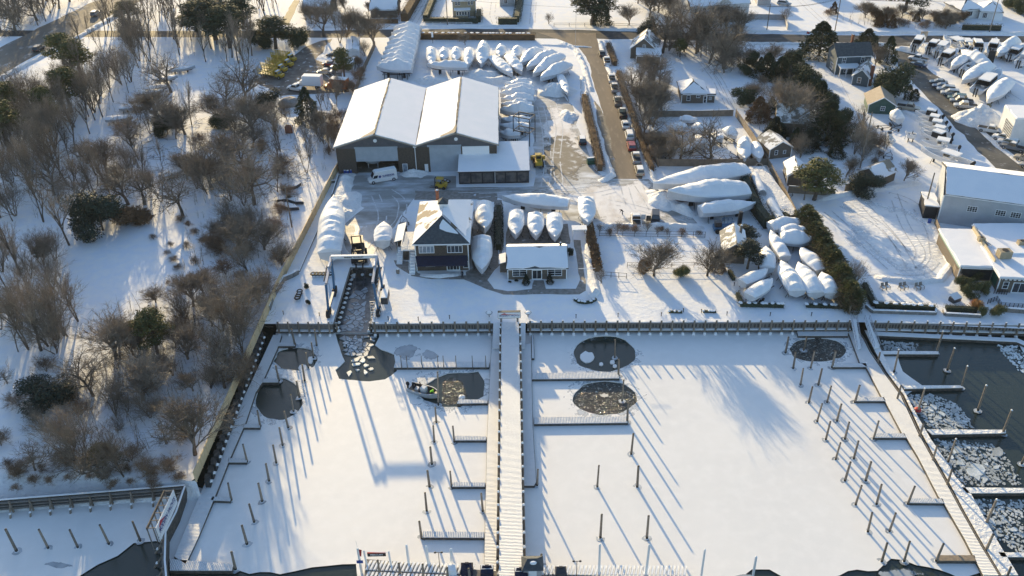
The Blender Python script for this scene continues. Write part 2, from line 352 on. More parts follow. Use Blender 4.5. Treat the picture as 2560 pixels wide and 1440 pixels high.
for h in list(HOLE.values())+[notch]:
    for a, b in zip(h, h[1:]+h[:1]): mb.face([(a[0], a[1], -2), (b[0], b[1], -2), (b[0], b[1], -2.17), (a[0], a[1], -2.17)])
struct('harbour_ice', mb, ice)
sheet('lagoon_ice', [(-120, 1240), (480, 1212), (507, 1222), (430, 1415), (405, 1358), (389, 1352), (334, 1358), (295, 1389), (241, 1413), (194, 1445), (150, 1520), (-120, 1520)], -2.0, ice, .15, 2, 6)
sheet('shelf_ice', [(2200, 885), (2244, 888), (2255, 930), (2306, 962), (2270, 985), (2225, 940)], -2.0, ice, .3, 1.5, 7)
sheet('shelf_ice', [(2545, 855), (2600, 850), (2640, 1000), (2575, 900)], -2.0, ice, .4, 1.5, 9)
for k_, (x, y, rx, ry) in enumerate([(740, 897, 70, 40), (697, 998, 78, 70), (1511, 888, 98, 55), (1512, 995, 104, 60), (2045, 874, 92, 42), (1130, 975, 120, 62)]):
    mbh = MB(); hk = ['l1', 'l2', 'm1', 'm2', 'r1', 'b', 'c'][k_]; flat(mbh, ell(x, y, rx, ry, seed=30+k_) if k_ not in (2,) else ell(x, y+7, rx, ry-9, seed=33), [HOLE[hk]], z=-1.996); o_ = obj('wet_ice_rim', mbh, ice_rim); o_['kind'] = 'structure'
# refrozen, darker ice (4 mm above the sheet it lies on)
for k, (pts, m) in enumerate([([(975, 868), (1010, 857), (1040, 862), (1053, 875), (1052, 900), (985, 903)], ice_grey),
        ([(1060, 868), (1085, 880), (1100, 900), (1070, 903), (1055, 890)], ice_grey), ([(95, 1416), (145, 1406), (195, 1412), (180, 1420), (140, 1424)], ice_grey)]):
    sheet('refrozen_ice', pts, -1.994, ice_blob, .4, 1, 10+k)
for k, (x, y, rx, ry) in enumerate([(1862, 1441, 34, 8), (2250, 1432, 70, 16)]):
    sheet('refrozen_ice', [(x+rx*math.cos(t*.52), y+ry*math.sin(t*.52)) for t in range(12)], -2.05 if k else -1.994, ice_blob, .4, 1, 20+k)
mb = MB(); flat(mb, [g2(835, 836, -2), SL[0], SL[1], SL[2], SL[3], g2(930, 836, -2)], z=-2.1); struct('slip_ice', mb, slip_dark)
mb = MB(); flat(mb, HOLE['m2'], z=-2.14); struct('churning_water', mb, water_rough)
mb = MB(); flat(mb, HOLE['r1'], z=-2.14); struct('churning_water', mb, water_rough)
sheet('foam', [(1500, 985), (1512, 981), (1526, 986), (1524, 995), (1510, 998), (1500, 994)], -2.13, mat('foam', (.6, .6, .56), rough=.6, bump=.6, bs=4, blob=1.2, sc_=2), .3, .6, 41)
sheet('glint_water', [(1100, 960), (1125, 945), (1160, 960), (1170, 990), (1140, 1012), (1100, 1005)], -2.148, water_rough, .4, 1, 40)  # patch with sun glints painted in beside the workboat

# ---- broken ice as single floes (Voronoi cells)
def voronoi(poly, n, seed, gap=.25, aniso=1.0):
    r = random.Random(seed); xs = [p[0] for p in poly]; ys = [p[1] for p in poly]
    def inside(q):
        c = False
        for (x1, y1), (x2, y2) in zip(poly, poly[1:]+poly[:1]):
            if (y1 > q[1]) != (y2 > q[1]) and q[0] < (x2-x1)*(q[1]-y1)/(y2-y1)+x1: c = not c
        return c
    pts = []
    while len(pts) < n:
        q = (r.uniform(min(xs), max(xs)), r.uniform(min(ys), max(ys)))
        if inside(q): pts.append(q)
    cells = []
    for i, p in enumerate(pts):
        R = 4*math.sqrt((max(xs)-min(xs))*(max(ys)-min(ys))/n)
        cell = [(p[0]-R, p[1]-R), (p[0]+R, p[1]-R), (p[0]+R, p[1]+R), (p[0]-R, p[1]+R)]
        for j, q in enumerate(pts):
            if i == j: continue
            dx, dy = q[0]-p[0], q[1]-p[1]; d = math.hypot(dx, dy)
            if d > 2*R: continue
            nx, ny = dx/d, dy/d; lim = d/2-gap*r.uniform(.3, 1)*.5
            out = []
            for a, b in zip(cell, cell[1:]+cell[:1]):
                da = (a[0]-p[0])*nx+(a[1]-p[1])*ny-lim; db = (b[0]-p[0])*nx+(b[1]-p[1])*ny-lim
                if da <= 0: out.append(a)
                if da*db < 0:
                    t = da/(da-db); out.append((a[0]+(b[0]-a[0])*t, a[1]+(b[1]-a[1])*t))
            cell = out
            if len(cell) < 3: break
        if len(cell) >= 3 and max(math.hypot(c[0]-p[0], c[1]-p[1]) for c in cell) < R*.9 and all(inside(c) for c in cell): cells.append((p, cell))
    return cells
def floes(poly, n, seed, gap, m, label, group, zt=-1.98, zb=-2.15, keep=1.0, shr=(1, 1)):
    r = random.Random(seed+5)
    for p, c in voronoi(poly, n, seed, gap):
        if r.random() > keep: continue
        k = r.uniform(*shr); mb = MB(); mb.prism([((x-p[0])*k, (y-p[1])*k) for x, y in c], zb, zt+r.uniform(0, .05))
        tag(obj('ice_floe', mb, m, loc=(p[0], p[1], 0)), label, 'ice floe', group)
slip = [g2(838, 832, -2), (SL[1][0]+.5, SL[1][1]-3), (SL[2][0]-2, SL[2][1]-3), g2(925, 832, -2)]
floes(slip, 80, 3, .3, ice_plate, 'flat grey ice plate in the lift slip', 'ice plates in the lift slip', zt=-2.06, keep=.88)
floes([g2(*p, -2) for p in [(840, 836), (945, 836), (936, 864), (950, 876), (935, 900), (870, 905), (862, 890)]], 66, 7, .25, ice_plate, 'thin broken plate below the mouth of the slip', 'plates below the slip', keep=.9)
floes([g2(*p, -2) for p in [(848, 918), (860, 890), (905, 868), (985, 888), (988, 930), (960, 945), (905, 950), (855, 944)]], 34, 5, .5, ice_chunk, 'pale ice floe in the open water', 'floes off the lift slip', keep=.55, shr=(.45, 1.0))
BR = [[(2262, 985), (2330, 985), (2395, 1010), (2440, 1070), (2330, 1075)], [(2335, 1095), (2400, 1100), (2480, 1110), (2510, 1130), (2560, 1210), (2380, 1215)], [(2400, 1245), (2560, 1250), (2560, 1390), (2470, 1330)], [(2200, 850), (2300, 858), (2285, 880), (2215, 880)], [(2490, 862), (2545, 862), (2600, 940), (2560, 940)]]
for k, (poly, n) in enumerate(zip(BR, (75, 95, 75, 25, 25))):
    floes([g2(*p, -2) for p in poly], n, 20+k, .35, ice_chunk, ['angular brash ice chunk in the upper dark bay', 'angular brash ice chunk in the middle dark bay', 'angular brash ice chunk in the lowest dark bay', 'angular brash ice chunk under the right seawall', 'angular brash ice chunk at the basin corner'][k], 'brash ice in the right basin', keep=.62, shr=(.35, 1.0), zt=-2.02)
    r = random.Random(60+k); mb = MB(); xs = [g2(*p, -2) for p in poly]; x0, x1 = min(p[0] for p in xs), max(p[0] for p in xs); y0, y1 = min(p[1] for p in xs), max(p[1] for p in xs)
    for _ in range(n*10):
        x, y, s = r.uniform(x0, x1), r.uniform(y0, y1), r.uniform(.06, .3)
        c = False
        for (a1, b1), (a2, b2) in zip(xs, xs[1:]+xs[:1]):
            if (b1 > y) != (b2 > y) and x < (a2-a1)*(y-b1)/(b2-b1)+a1: c = not c
        if c: mb.prism([(x+s*math.cos(t*1.2566+s*40)*r.uniform(.6, 1), y+s*math.sin(t*1.2566+s*40)) for t in range(5)], -2.15, -2.08+r.uniform(0, .03))
    tag(obj('brash_ice', mb, ice_chunk), ['fine brash ice between the second and third right-hand fingers', 'fine brash ice between the third and fourth right-hand fingers', 'fine brash ice below the fourth right-hand finger', 'fine brash ice under the right seawall', 'fine brash ice at the far right corner'][k], 'brash ice', kind='stuff')
for k, (x, y, rx, ry) in enumerate([(1468, 893, 18, 14), (1531, 905, 6, 5), (1503, 910, 5, 4), (1537, 915, 5, 4), (757, 920, 11, 9), (776, 900, 6, 9), (1310+0, 0, 0, 0), (2495, 1130, 13, 12), (2440, 1175, 24, 16)]):
    if rx == 0: continue
    c = G(x, y, -2); mb = MB(); mb.prism([(a-c.x, b-c.y) for a, b in ell(x, y, rx, ry, n=14, seed=k, jit=1.5)], -2.16, -1.97-.03*(k > 6))
    tag(obj('ice_floe', mb, ice if k < 6 else ice_chunk, loc=(c.x, c.y, 0)), ['large white floe adrift in the round hole under the seawall', 'small floe beside the pile in the round hole', 'small floe at the lower middle of the round hole', 'small floe right of the pile in the round hole', 'broken plate at the lower rim of the upper left hole', 'narrow plate at the right rim of the upper left hole', '', 'big angular floe at the edge of the dark basin', 'large mottled floe amid the brash ice'][k], 'ice floe')

# ------------------------------------------------------------ roads, yards, paths
sheet('main_street', [(-300, 75), (700, 78), (960, 74), (1150, 72), (1340, 73), (1480, 76), (1700, 82), (2100, 88), (2560, 90), (2800, 92), (2800, 108), (2560, 106), (2250, 107), (1900, 106), (1700, 100), (1560, 98), (1340, 96), (1150, 94), (960, 94), (700, 94), (-300, 90)], .008, road_dark, .3, 4, 2)
sheet('side_road', [(1345, 82), (1490, 83), (1497, 120), (1520, 175), (1560, 260), (1590, 350), (1608, 430), (1606, 448), (1530, 448), (1535, 400), (1520, 330), (1505, 280), (1490, 230), (1470, 150), (1445, 118), (1400, 100)], .016, road_tan, .3, 3, 3)
sheet('road_wet_edge', [(1485, 250), (1505, 275), (1520, 320), (1535, 400), (1546, 445), (1525, 445), (1520, 400), (1505, 340), (1492, 290)], .022, gravel, .4, 2, 31)
sheet('highway', [(-250, 250), (0, 118), (250, -5), (330, -45), (460, -45), (325, 14), (0, 187), (-200, 290)], .022, highway, .5, 4, 4)
sheet('yard', [(850, 420), (1000, 432), (1150, 440), (1150, 464), (1330, 466), (1340, 440), (1330, 350), (1325, 260), (1340, 225), (1400, 240), (1450, 300), (1470, 380), (1500, 440), (1620, 450), (1660, 480), (1690, 520), (1740, 560), (1480, 565), (1250, 500), (1200, 480), (1030, 500), (990, 560), (945, 600), (905, 650), (870, 640), (860, 560), (900, 520), (850, 470)], .006, yard, 1.0, 3, 5)
sheet('trodden_yard', [(1300, 470), (1420, 450), (1500, 445), (1620, 452), (1690, 490), (1720, 530), (1800, 560), (1700, 580), (1560, 572), (1500, 560), (1490, 520), (1400, 490)], .012, yard_warm, 1.2, 3, 6)
sheet('gravel_drive', [(1340, 240), (1400, 250), (1440, 300), (1465, 380), (1470, 440), (1400, 450), (1360, 440), (1350, 340)], .012, yard_warm, 1.2, 3, 7)
sheet('bare_gravel', [(1340, 360), (1400, 330), (1460, 370), (1475, 430), (1440, 462), (1370, 462), (1335, 430)], .018, gravel_b, 1.2, 2, 8)
sheet('wet_asphalt', [(1035, 478), (1240, 478), (1240, 505), (1190, 500), (1040, 500)], .014, pave, .6, 2, 9)
sheet('footpath', [(985, 650), (1020, 655), (1045, 682), (1080, 690), (1165, 688), (1165, 680), (1250, 640), (1240, 580), (1235, 500), (1255, 500), (1256, 625), (1250, 660), (1218, 700), (1235, 722), (1270, 728), (1330, 722), (1335, 700), (1360, 700), (1364, 722), (1440, 722), (1450, 700), (1434, 600), (1452, 600), (1462, 690), (1466, 725), (1450, 735), (1260, 737), (1215, 722), (1160, 698), (1080, 698), (1030, 690), (990, 665)], .012, pave, .15, 1.2, 10)
sheet('boat_pad', [(1268, 565), (1420, 560), (1424, 610), (1266, 612)], .012, pave, .5, 2, 11)
sheet('boat_pad', [(1182, 520), (1238, 530), (1246, 640), (1200, 700), (1182, 670)], .01, pave, .3, 2, 12)
sheet('right_lot', [(2235, 108), (2290, 108), (2300, 150), (2335, 185), (2400, 230), (2445, 285), (2500, 325), (2620, 400), (2700, 480), (2560, 470), (2490, 422), (2420, 352), (2365, 292), (2290, 215), (2245, 165)], .012, lot_dark, .5, 3, 13)
sheet('lot_snow_strip', [(2405, 287), (2412, 285), (2500, 360), (2590, 430), (2580, 436), (2490, 368)], .022, snow_bank, .2, 1.5, 14)
sheet('snowy_lot', [(2040, 510), (2170, 490), (2300, 480), (2330, 540), (2370, 640), (2375, 690), (2330, 705), (2180, 690), (2130, 620)], .006, mat('rutted_snow', SNOW, (.66, .69, .75), .35, .85, .8, 1.0, lo=.5, hi=.75, st=(.6, 1.3, 1), c3=(.42, .37, .32), s3=.2, lo3=.66, hi3=.72, dist=.2, wave=(.5, 'DIAGONAL', .28, 14), detail=7, blob=.1), 1, 3, 15)
sheet('truck_yard', [(640, 205), (760, 120), (800, 100), (830, 98), (790, 150), (850, 170), (870, 230), (700, 240)], .01, mat('dirt_yard', (.12, .1, .085), (.2, .18, .16), .4, .85, .4, 4, c3=(.75, .77, .8), s3=.5, lo3=.6, hi3=.66, detail=8), .8, 3, 16)
sheet('farm_lane', [(700, 60), (735, 0), (750, 0), (722, 62)], .012, road_dark, .3, 3, 17)
sheet('frozen_apron', [(885, 560), (945, 560), (935, 640), (920, 666), (880, 666), (888, 600)], .016, frozen_wash, .6, 2, 18)
def track(px, gap=1.7, w_=.32, m=None):
    P = [G(*p) for p in px]; path = []
    for a, b in zip(P, P[1:]):
        n = max(1, int((b-a).length/1.0)); path += [a.lerp(b, k/n) for k in range(n)]
    path = [sum(path[max(0, i-3):i+4], Vector((0, 0, 0)))/len(path[max(0, i-3):i+4]) for i in range(len(path))]; mb = MB()
    for s in (-1, 1):
        q = []
        for i, p in enumerate(path):
            t = (path[min(i+1, len(path)-1)]-path[max(i-1, 0)]).normalized(); nr = Vector((-t.y, t.x, 0)); ww = w_*(.6+.9*abs(noise.noise(p*.8))); q.append((p+nr*(s*gap/2-ww/2), p+nr*(s*gap/2+ww/2)))
        for (a, b), (c, d) in zip(q, q[1:]):
            if noise.noise(a*.35+Vector((s, 0, 4))) > -.28: mb.face([Vector((v.x, v.y, .026)) for v in (a, b, d, c)][::-1])
    struct('tyre_tracks', mb, m or track_m)
for px in [[(960, 470), (1010, 500), (1000, 560), (950, 590), (920, 640)], [(935, 480), (960, 540), (940, 600)], [(1100, 478), (1250, 476), (1400, 470), (1530, 455), (1570, 440)], [(1180, 490), (1330, 482), (1480, 490), (1560, 470)], [(1380, 250), (1400, 320), (1390, 400), (1400, 470), (1300, 490)], [(1350, 260), (1365, 330), (1370, 420), (1360, 480)], [(1560, 460), (1570, 500), (1585, 540)], [(1590, 455), (1620, 500), (1640, 540)], [(1500, 500), (1600, 520), (1700, 555), (1790, 590)],
           [(2200, 480), (2280, 500), (2330, 580), (2340, 660), (2290, 690), (2200, 670)], [(2230, 475), (2260, 560), (2310, 640), (2260, 680)], [(2110, 510), (2200, 560), (2280, 650)], [(2060, 520), (2150, 600), (2250, 690)], [(2150, 500), (2240, 600), (2290, 690)], [(2420, 200), (2480, 210), (2560, 260)], [(1750, 150), (1790, 200), (1820, 260), (1845, 300)], [(1765, 150), (1800, 200), (1835, 270)], [(1240, 64), (1230, 40), (1235, 0)], [(1330, 66), (1335, 0)], [(1070, 0), (1030, 66)], [(2070, 66), (2020, 20), (1990, -10)], [(800, 170), (840, 200), (850, 240)]]: track(px)
# ploughed banks: lumpy ridges
def bank(px, w_, h_, label, seed=0):
    mb = MB(); pts = [G(*p) for p in px]; path = []
    for a, b in zip(pts, pts[1:]):
        n = max(1, int((b-a).length/1.1)); path += [a.lerp(b, k/n) for k in range(n)]
    path.append(pts[-1]); r = random.Random(seed); rows = []
    for i, p in enumerate(path):
        t = (path[min(i+1, len(path)-1)]-path[max(i-1, 0)]).normalized(); nrm = Vector((-t.y, t.x, 0))
        e = min(1, i/2, (len(path)-1-i)/2); hh = h_*e*(.75+.9*abs(noise.noise(p*.4)))+.01
        rows.append([p+nrm*w_*u*.5*(1+.3*noise.noise(p*.7+Vector((u, 0, 0))))+Vector((0, 0, -.1 if v == 0 else hh*v*(1+.35*noise.noise(p*1.3+Vector((u*9, 0, 0)))))) for u, v in ((-1, 0), (-.6, .6), (-.2, 1), (.25, .95), (.65, .5), (1, 0))])
    for i in range(len(rows)-1):
        for j in range(5): mb.face([rows[i][j], rows[i][j+1], rows[i+1][j+1], rows[i+1][j]][::-1])
    o = obj('snow_bank', mb, snow_bank, smooth=True); tag(o, label, 'snow bank', kind='stuff')
bank([(1455, 190), (1480, 300), (1505, 380), (1530, 440), (1500, 455)], 2.2, .8, 'ploughed snow along the left edge of the sanded road', 1)
bank([(1400, 105), (1440, 125), (1460, 165), (1478, 230)], 2, .7, 'ploughed snow round the corner of the boat yard', 2)
bank([(1500, 100), (1520, 170), (1550, 240), (1590, 330), (1620, 420), (1640, 450)], 1.6, .6, 'ploughed snow behind the parked cars', 3)
bank([(1180, 195), (1235, 205), (1300, 200), (1340, 215)], 5, 1.3, 'ploughed snow between the boats and the barn roof', 5)
bank([(1620, 475), (1650, 500), (1690, 520), (1740, 540)], 3, 1.1, 'ploughed snow in front of the large wrapped yachts', 6)
bank([(1500, 565), (1600, 570), (1700, 567), (1760, 572)], 2.5, .9, 'ploughed snow behind the chain-link fence', 7)
bank([(1470, 600), (1478, 680), (1490, 730), (1470, 750)], 2, .6, 'shovelled snow along the garden path', 8)
bank([(2040, 500), (2150, 478), (2230, 470), (2300, 455)], 2.4, .5, 'snow ridge along the top of the rutted lot', 10)
bank([(2185, 693), (2280, 705), (2350, 700), (2380, 660), (2350, 600), (2320, 545)], 2.2, .5, 'curved snow ridge round the rutted lot', 11)
bank([(870, 432), (850, 500), (860, 540), (880, 520)], 4, .9, 'snow pushed against the stone curb', 12)
bank([(1050, 687), (1100, 690), (1150, 684)], 1.8, .5, 'snow heaped in the bed in front of the office', 13)
bank([(332, 18), (170, 108), (0, 198), (-100, 250)], 2.5, .7, 'snow ridge along the near side of the highway', 14)
bank([(1345, 112), (1480, 118)], 1, .3, 'low snow ridge at the road mouth', 15)
bank([(780, 68), (1300, 66)], 2, .6, 'snow ridge along the far side of the street', 16)
bank([(1500, 74), (2050, 82), (2600, 85)], 2, .6, 'snow ridge along the far side of the street on the right', 17)
bank([(1620, 108), (1900, 110), (2230, 112)], 2, .6, 'snow ridge along the near side of the street', 18)
bank([(2230, 120), (2270, 128), (2300, 135)], 3, 1.2, 'snow heap at the mouth of the parking lot', 19)
bank([(2255, 275), (2330, 320), (2400, 400), (2440, 440)], 2.5, .7, 'lumpy snow between the open boats and the driving lane', 20)
bank([(1010, 430), (1035, 437), (1060, 440)], 2.5, .9, 'snow shovelled by the downspout of the barn', 21)

def mound(px, rx, ry, h, label, seed=0):
    c = G(*px); mb = MB(); nu, nv = 40, 14
    for i in range(nv+1):
        for j in range(nu):
            t = 2*math.pi*j/nu; q = i/nv; e = 1+.3*noise.noise(Vector((math.cos(t)*1.5, math.sin(t)*1.5, seed))); x, y = rx*q*e*math.cos(t), ry*q*e*math.sin(t)
            z = h*(1-q*q)**1.2*(1+.5*noise.noise(Vector((x*.35, y*.35, seed)))+.3*noise.noise(Vector((x*1.1, y*1.1, seed)))); mb.v.append((x, y, max(-.05, z) if i < nv else -.05))
    for i in range(nv):
        for j in range(nu): mb.f.append((i*nu+j, (i+1)*nu+j, (i+1)*nu+(j+1) % nu, i*nu+(j+1) % nu)); mb.m.append(0)
    o = obj('snow_bank', mb, snow_bank, smooth=True, loc=(c.x, c.y, 0)); tag(o, label, 'snow bank', kind='stuff')
mound((2447, 300), 6.5, 5.0, 3.2, 'tall heap of ploughed snow beside the parking lot', 3)
mound((1390, 228), 6, 4.5, 2.0, 'heap of ploughed snow by the narrow wrapped boat', 5)
mound((1080, 204), 5, 3, 1.4, 'rounded snow heap behind the twin roof valley', 7)
mound((1205, 190), 7, 4, 1.8, 'rounded heap behind the right barn ridge', 8)
mound((1420, 290), 2.4, 4, 1.0, 'lumpy snow at the head of the gravel drive', 9)
mound((870, 505), 3.5, 5, 1.1, 'shovelled snow above the big wrapped boat', 10)
mound((1035, 436), 3.4, 1.6, 1.1, 'snow shovelled against the barn between the doors', 11)
mound((1660, 500), 3.6, 4.5, 1.5, 'snow pushed up before the large yachts', 12)
# ------------------------------------------------------------ seawalls
def bulkhead(label, a, b, n_posts, z_top=.05, post_h=.85, off=.5, wale=True, board=woodgrey, group='timber seawalls'):
    a = Vector((a[0], a[1], 0)); b = Vector((b[0], b[1], 0)); L = (b-a).length; rz = yaw(a, b)
    root = thing('timber_seawall', label, 'seawall', a, rz, group)
    mb = MB(); mb.box(0, -.1, -2.4, L, .06, z_top-.16); obj('board_wall', mb, board, root)
    mb = MB(); mb.box(0, -.35, z_top-.157, L, .25, z_top-.02, 0); mb.box(0, -.1, z_top-.018, L, .3, z_top+.12, 1); obj('cap', mb, [woodgrey, snow], root)
    if wale:
        mb = MB(); mb.box(0, -.55, -1.55, L, -.102, -1.25, 0); mb.box(0, -.6, -1.248, L, -.102, -1.13, 1); obj('wale', mb, [wooddark, snow_soft], root)
        mb = MB(); r = random.Random(int(L*10))
        k = .3
        while k < L-.4:
            mb.box(k, -.14, -1.25+r.uniform(0, .3), k+.26, -.103, -.25+r.uniform(-.1, .1)); k += r.uniform(.42, .7)
        L > 12 and obj('facing_boards', mb, wooddark, root)
    for i in range(n_posts):
        x = off+(L-2*off)*(i/(max(1, n_posts-1))); mb = MB()
        mb.tube((0, -.62, -2.5), (0, -.5, post_h), .19, .16, 8, 0); mb.tube((0, -.5, post_h), (0, -.5, post_h+.05), .15, .1, 8, 1)
        mb.blob((0, -.78, -1.85), (.3, .34, .3), 8, 5, 1)
        obj('pile', mb, [pilewood, snow_soft], root, loc=(x, 0, 0))
    return root
bulkhead('timber seawall left of the boat-lift slip', g2(690, 809), SL[0], 6)
bulkhead('timber seawall between the lift slip and the central pier', SL[3], g2(1231, 808), 11)
bulkhead('long timber seawall right of the central pier', g2(1318, 807), g2(2128, 805), 30)
bulkhead('timber seawall at the far right below the planters', g2(2178, 806), (g2(2560, 822)[0]+30, g2(2560, 822)[1]-1.2), 26)
def slipwall(label, a, b):
    r = bulkhead(label, a, b, 2, wale=False, post_h=-.1, board=wooddark)
    L = (Vector(a)-Vector(b)).length; n = int(L/1.5); 
    for i in range(n):
        mb = MB(); x = (i+.5)*L/n; mb.tube((0, -.35, -2.4), (0, -.3, -.35), .17, .15, 7, 0); mb.blob((0, -.5, -1.35), (.33, .42, .25), 8, 5, 1)
        obj('fender_pile', mb, [wooddark, snow_soft], r, loc=(x, 0, 0))
slipwall('snow-dotted left wall of the boat-lift slip', SL[0], SL[1])
slipwall('short end wall of the boat-lift slip', SL[1], SL[2])
slipwall('right wall of the boat-lift slip', SL[2], SL[3])
# rails of a cradle running down into the slip
t = thing('boat_ramp_rails', 'pair of steel rails running down into the icy slip', 'ramp rails', G(905, 690, 0))
for x0, x1 in ((893, 884), (914, 906)):
    mb = MB(); p, q = G(x0, 672, .1), G(x1, 722, -1.9); o = G(905, 690, 0); mb.bar(p-o, q-o, .16, .16); obj('rail', mb, steel, t)
mb = MB(); mb.bar(G(890, 676, 0)-o, G(919, 676, 0)-o, .2, .2); mb.bar(G(888, 692, -.7)-o, G(912, 692, -.7)-o, .15, .15); obj('crossbar', mb, steel, t)

# steel sheet piling + tan fence down the left boundary
XF = -43.6
t = thing('sheet_pile_wall', 'dark steel sheet-pile wall under the tan fence', 'retaining wall', (XF, 88.6, 0))
mb = MB(); y = 0; k = 0
while y < 34.6:
    mb.box(-.3 if k % 2 else 0, y, -2.5, .35 if k % 2 else .7, y+.78, -.15-.15*(k % 2), 0); 
    if k % 2 == 0: mb.blob((.75, y+.4, -.6), (.28, .3, .18), 7, 4, 1)
    y += .8; k += 1
obj('piling', mb, [sheetpile, snow_soft], t)
def fence(name, label, pts, h, m, post=2.4, mp=None, th=.08, cat='fence', z=0.0, cap=False):
    pts = [Vector((p[0], p[1], z)) for p in pts]; o = pts[0]; t = thing(name, label, cat, o)
    mb = MB(); mc = MB()
    for a, b in zip(pts, pts[1:]): 
        mb.bar(a-o+Vector((0, 0, h/2)), b-o+Vector((0, 0, h/2)), th, h)
        if cap: mc.bar(a-o+Vector((0, 0, h+.05)), b-o+Vector((0, 0, h+.05)), th+.08, .1)
    obj('panel', mb, m, t)
    if cap: obj('snow_cap', mc, snow_soft, t)
    n_all = 0
    for a, b in zip(pts, pts[1:]):
        n = max(1, int((b-a).length/post)); u = (b-a).normalized(); nr = Vector((-u.y, u.x, 0))*(th/2+.05)
        for k in range(n+1):
            if n_all > 60: break
            p = a.lerp(b, k/n)-o+nr; mb = MB(); mb.box(-.05, -.05, 0, .05, .05, h+.1); obj('post', mb, mp or m, t, loc=p); n_all += 1
    return t
fence('board_fence', 'long new tan board fence between the woods and the boat yard', [g2(850, 418), (XF+4.0, 186.3), (XF+3.6, 183), (XF+.4, 137), (XF, 123), (XF-1.0, 88.3)], 1.9, tanwood, post=2.5, cap=False, th=.16)
# stone curbs
def wall(name, label, pts, h, w_, m, cat='wall', top=snow_soft):
    t = thing(name, label, cat, (*pts[0], 0)); o = Vector((*pts[0], 0)); mb = MB(); mt = MB()
    for a, b in zip(pts, pts[1:]):
        a = Vector((*a, h/2))-o; b = Vector((*b, h/2))-o; mb.bar(a, b, w_, h); mt.bar(a+Vector((0, 0, h/2+.04)), b+Vector((0, 0, h/2+.04)), w_*.8, .08)
    obj('stonework', mb, m, t); obj('snow_cap', mt, top, t); return t
wall('stone_wall', 'stepped grey block wall at the foot of the tan fence', [g2(672, 776), g2(682, 745), g2(708, 702), g2(732, 692), g2(745, 684)], .9, .7, stone)
wall('stone_curb', 'long thin curb running down the snowy strip by the big wrapped boat', [g2(748, 680), g2(800, 562)], .25, .3, stone)
wall('stone_curb', 'short curb close to the tan fence above the block wall', [g2(716, 676), g2(750, 606)], .25, .25, stone)
wall('stone_curb', 'thin curb along the tan fence near the barn', [g2(782, 532), g2(818, 458), g2(840, 456)], .6, .5, stone)
wall('stone_curb', 'low curb beside the blue barrels', [g2(830, 492), g2(846, 442)], .6, .25, stone)
for k in range(4):
    pass
# ------------------------------------------------------------ docks and piles
def deck(root, name, px, z, th=.5, top=planksnow_y, side=wooddark, lip=True):
    o = root.location; poly = [(G(*p, z).x-o.x, G(*p, z).y-o.y) for p in px]
    A = sum(a[0]*b[1]-b[0]*a[1] for a, b in zip(poly, poly[1:]+poly[:1]))
    if A < 0: poly.reverse()
    mb = MB(); mb.prism(poly, -th, 0, 0); d = obj(name, mb, side, root)
    cx = sum(p[0] for p in poly)/len(poly); cy = sum(p[1] for p in poly)/len(poly)
    mb = MB(); q = [((p[0]-cx)*1.0+cx-.05*(1 if p[0] > cx else -1), p[1]-.05*(1 if p[1] > cy else -1)) for p in poly]
    mb.prism(q, .003, .12, 0); obj('snow_cover', mb, top, d)
    return d
ZD = -1.62
c0 = G(620, 1100, ZD)
t = thing('floating_dock', 'long snowy floating dock along the sheet-pile wall on the left', 'dock', c0)
deck(t, 'walkway', [(435, 1393), (501, 1234), (560, 1100), (640, 930), (684, 838), (705, 838), (694, 872), (656, 957), (640, 981), (614, 1059), (575, 1148), (537, 1245), (494, 1346), (463, 1412)], ZD)
for k, q in enumerate([[(697, 857), (740, 857), (738, 866), (694, 866)], [(657, 947), (697, 948), (696, 957), (653, 957)], [(609, 1061), (652, 1061), (650, 1070), (606, 1070)], [(572, 1146), (619, 1147), (617, 1157), (568, 1157)], [(531, 1242), (579, 1244), (576, 1254), (526, 1252)], [(424, 1398), (585, 1411), (581, 1428), (424, 1428)]]):
    deck(t, 'finger', q, ZD, top=planksnow_x)
t = thing('floating_dock', 'floating dock on the left side of the central pier', 'dock', G(1230, 1100, ZD))
deck(t, 'walkway', [(1230, 845), (1250, 845), (1240, 1500), (1208, 1500), (1217, 1100), (1226, 905)], ZD)
for q in [[(988, 905), (1224, 906), (1223, 919), (984, 920)], [(1146, 999), (1220, 1000), (1219, 1009), (1142, 1010)], [(1139, 1090), (1217, 1092), (1216, 1102), (1136, 1102)], [(1133, 1206), (1214, 1207), (1213, 1218), (1129, 1218)], [(1058, 1329), (1212, 1331), (1211, 1346), (1054, 1345)]]:
    deck(t, 'finger', q, ZD, top=planksnow_x)
t = thing('floating_dock', 'short floating dock on the right side of the central pier', 'dock', G(1320, 1000, ZD))
deck(t, 'walkway', [(1301, 862), (1328, 860), (1332, 1060), (1341, 1206), (1336, 1215), (1309, 1215), (1306, 1000)], ZD)
deck(t, 'float', [(1329, 838), (1334, 838), (1336, 896), (1329, 896)], ZD)
for q in [[(1330, 933), (1545, 932), (1549, 947), (1330, 949)], [(1335, 1044), (1566, 1042), (1570, 1058), (1335, 1061)]]:
    deck(t, 'finger', q, ZD, top=planksnow_x)
for s, xa, xb, ya in ((0, 1233, 1250, 809), (1, 1302, 1314, 809)):
    t = thing('gangway', ['snowy ramp from the lawn to the floating dock left of the pier', 'snowy ramp from the lawn to the floating dock right of the pier'][s], 'gangway', G(xa, ya, 0))
    a, b, c, d = G(xa, ya, .02), G(xb, ya, .02), G(xb-1, 872, ZD+.25), G(xa-1, 872, ZD+.25); o = t.location; dz = Vector((0, 0, .2))
    mb = MB(); P = [a-o, b-o, c-o, d-o]; mb.face([p+dz for p in P][::-1]); mb.face([p for p in P])
    for i in range(4): mb.face([P[i], P[(i+1) % 4], P[(i+1) % 4]+dz, P[i]+dz])
    obj('ramp_deck', mb, planksnow_y, t)
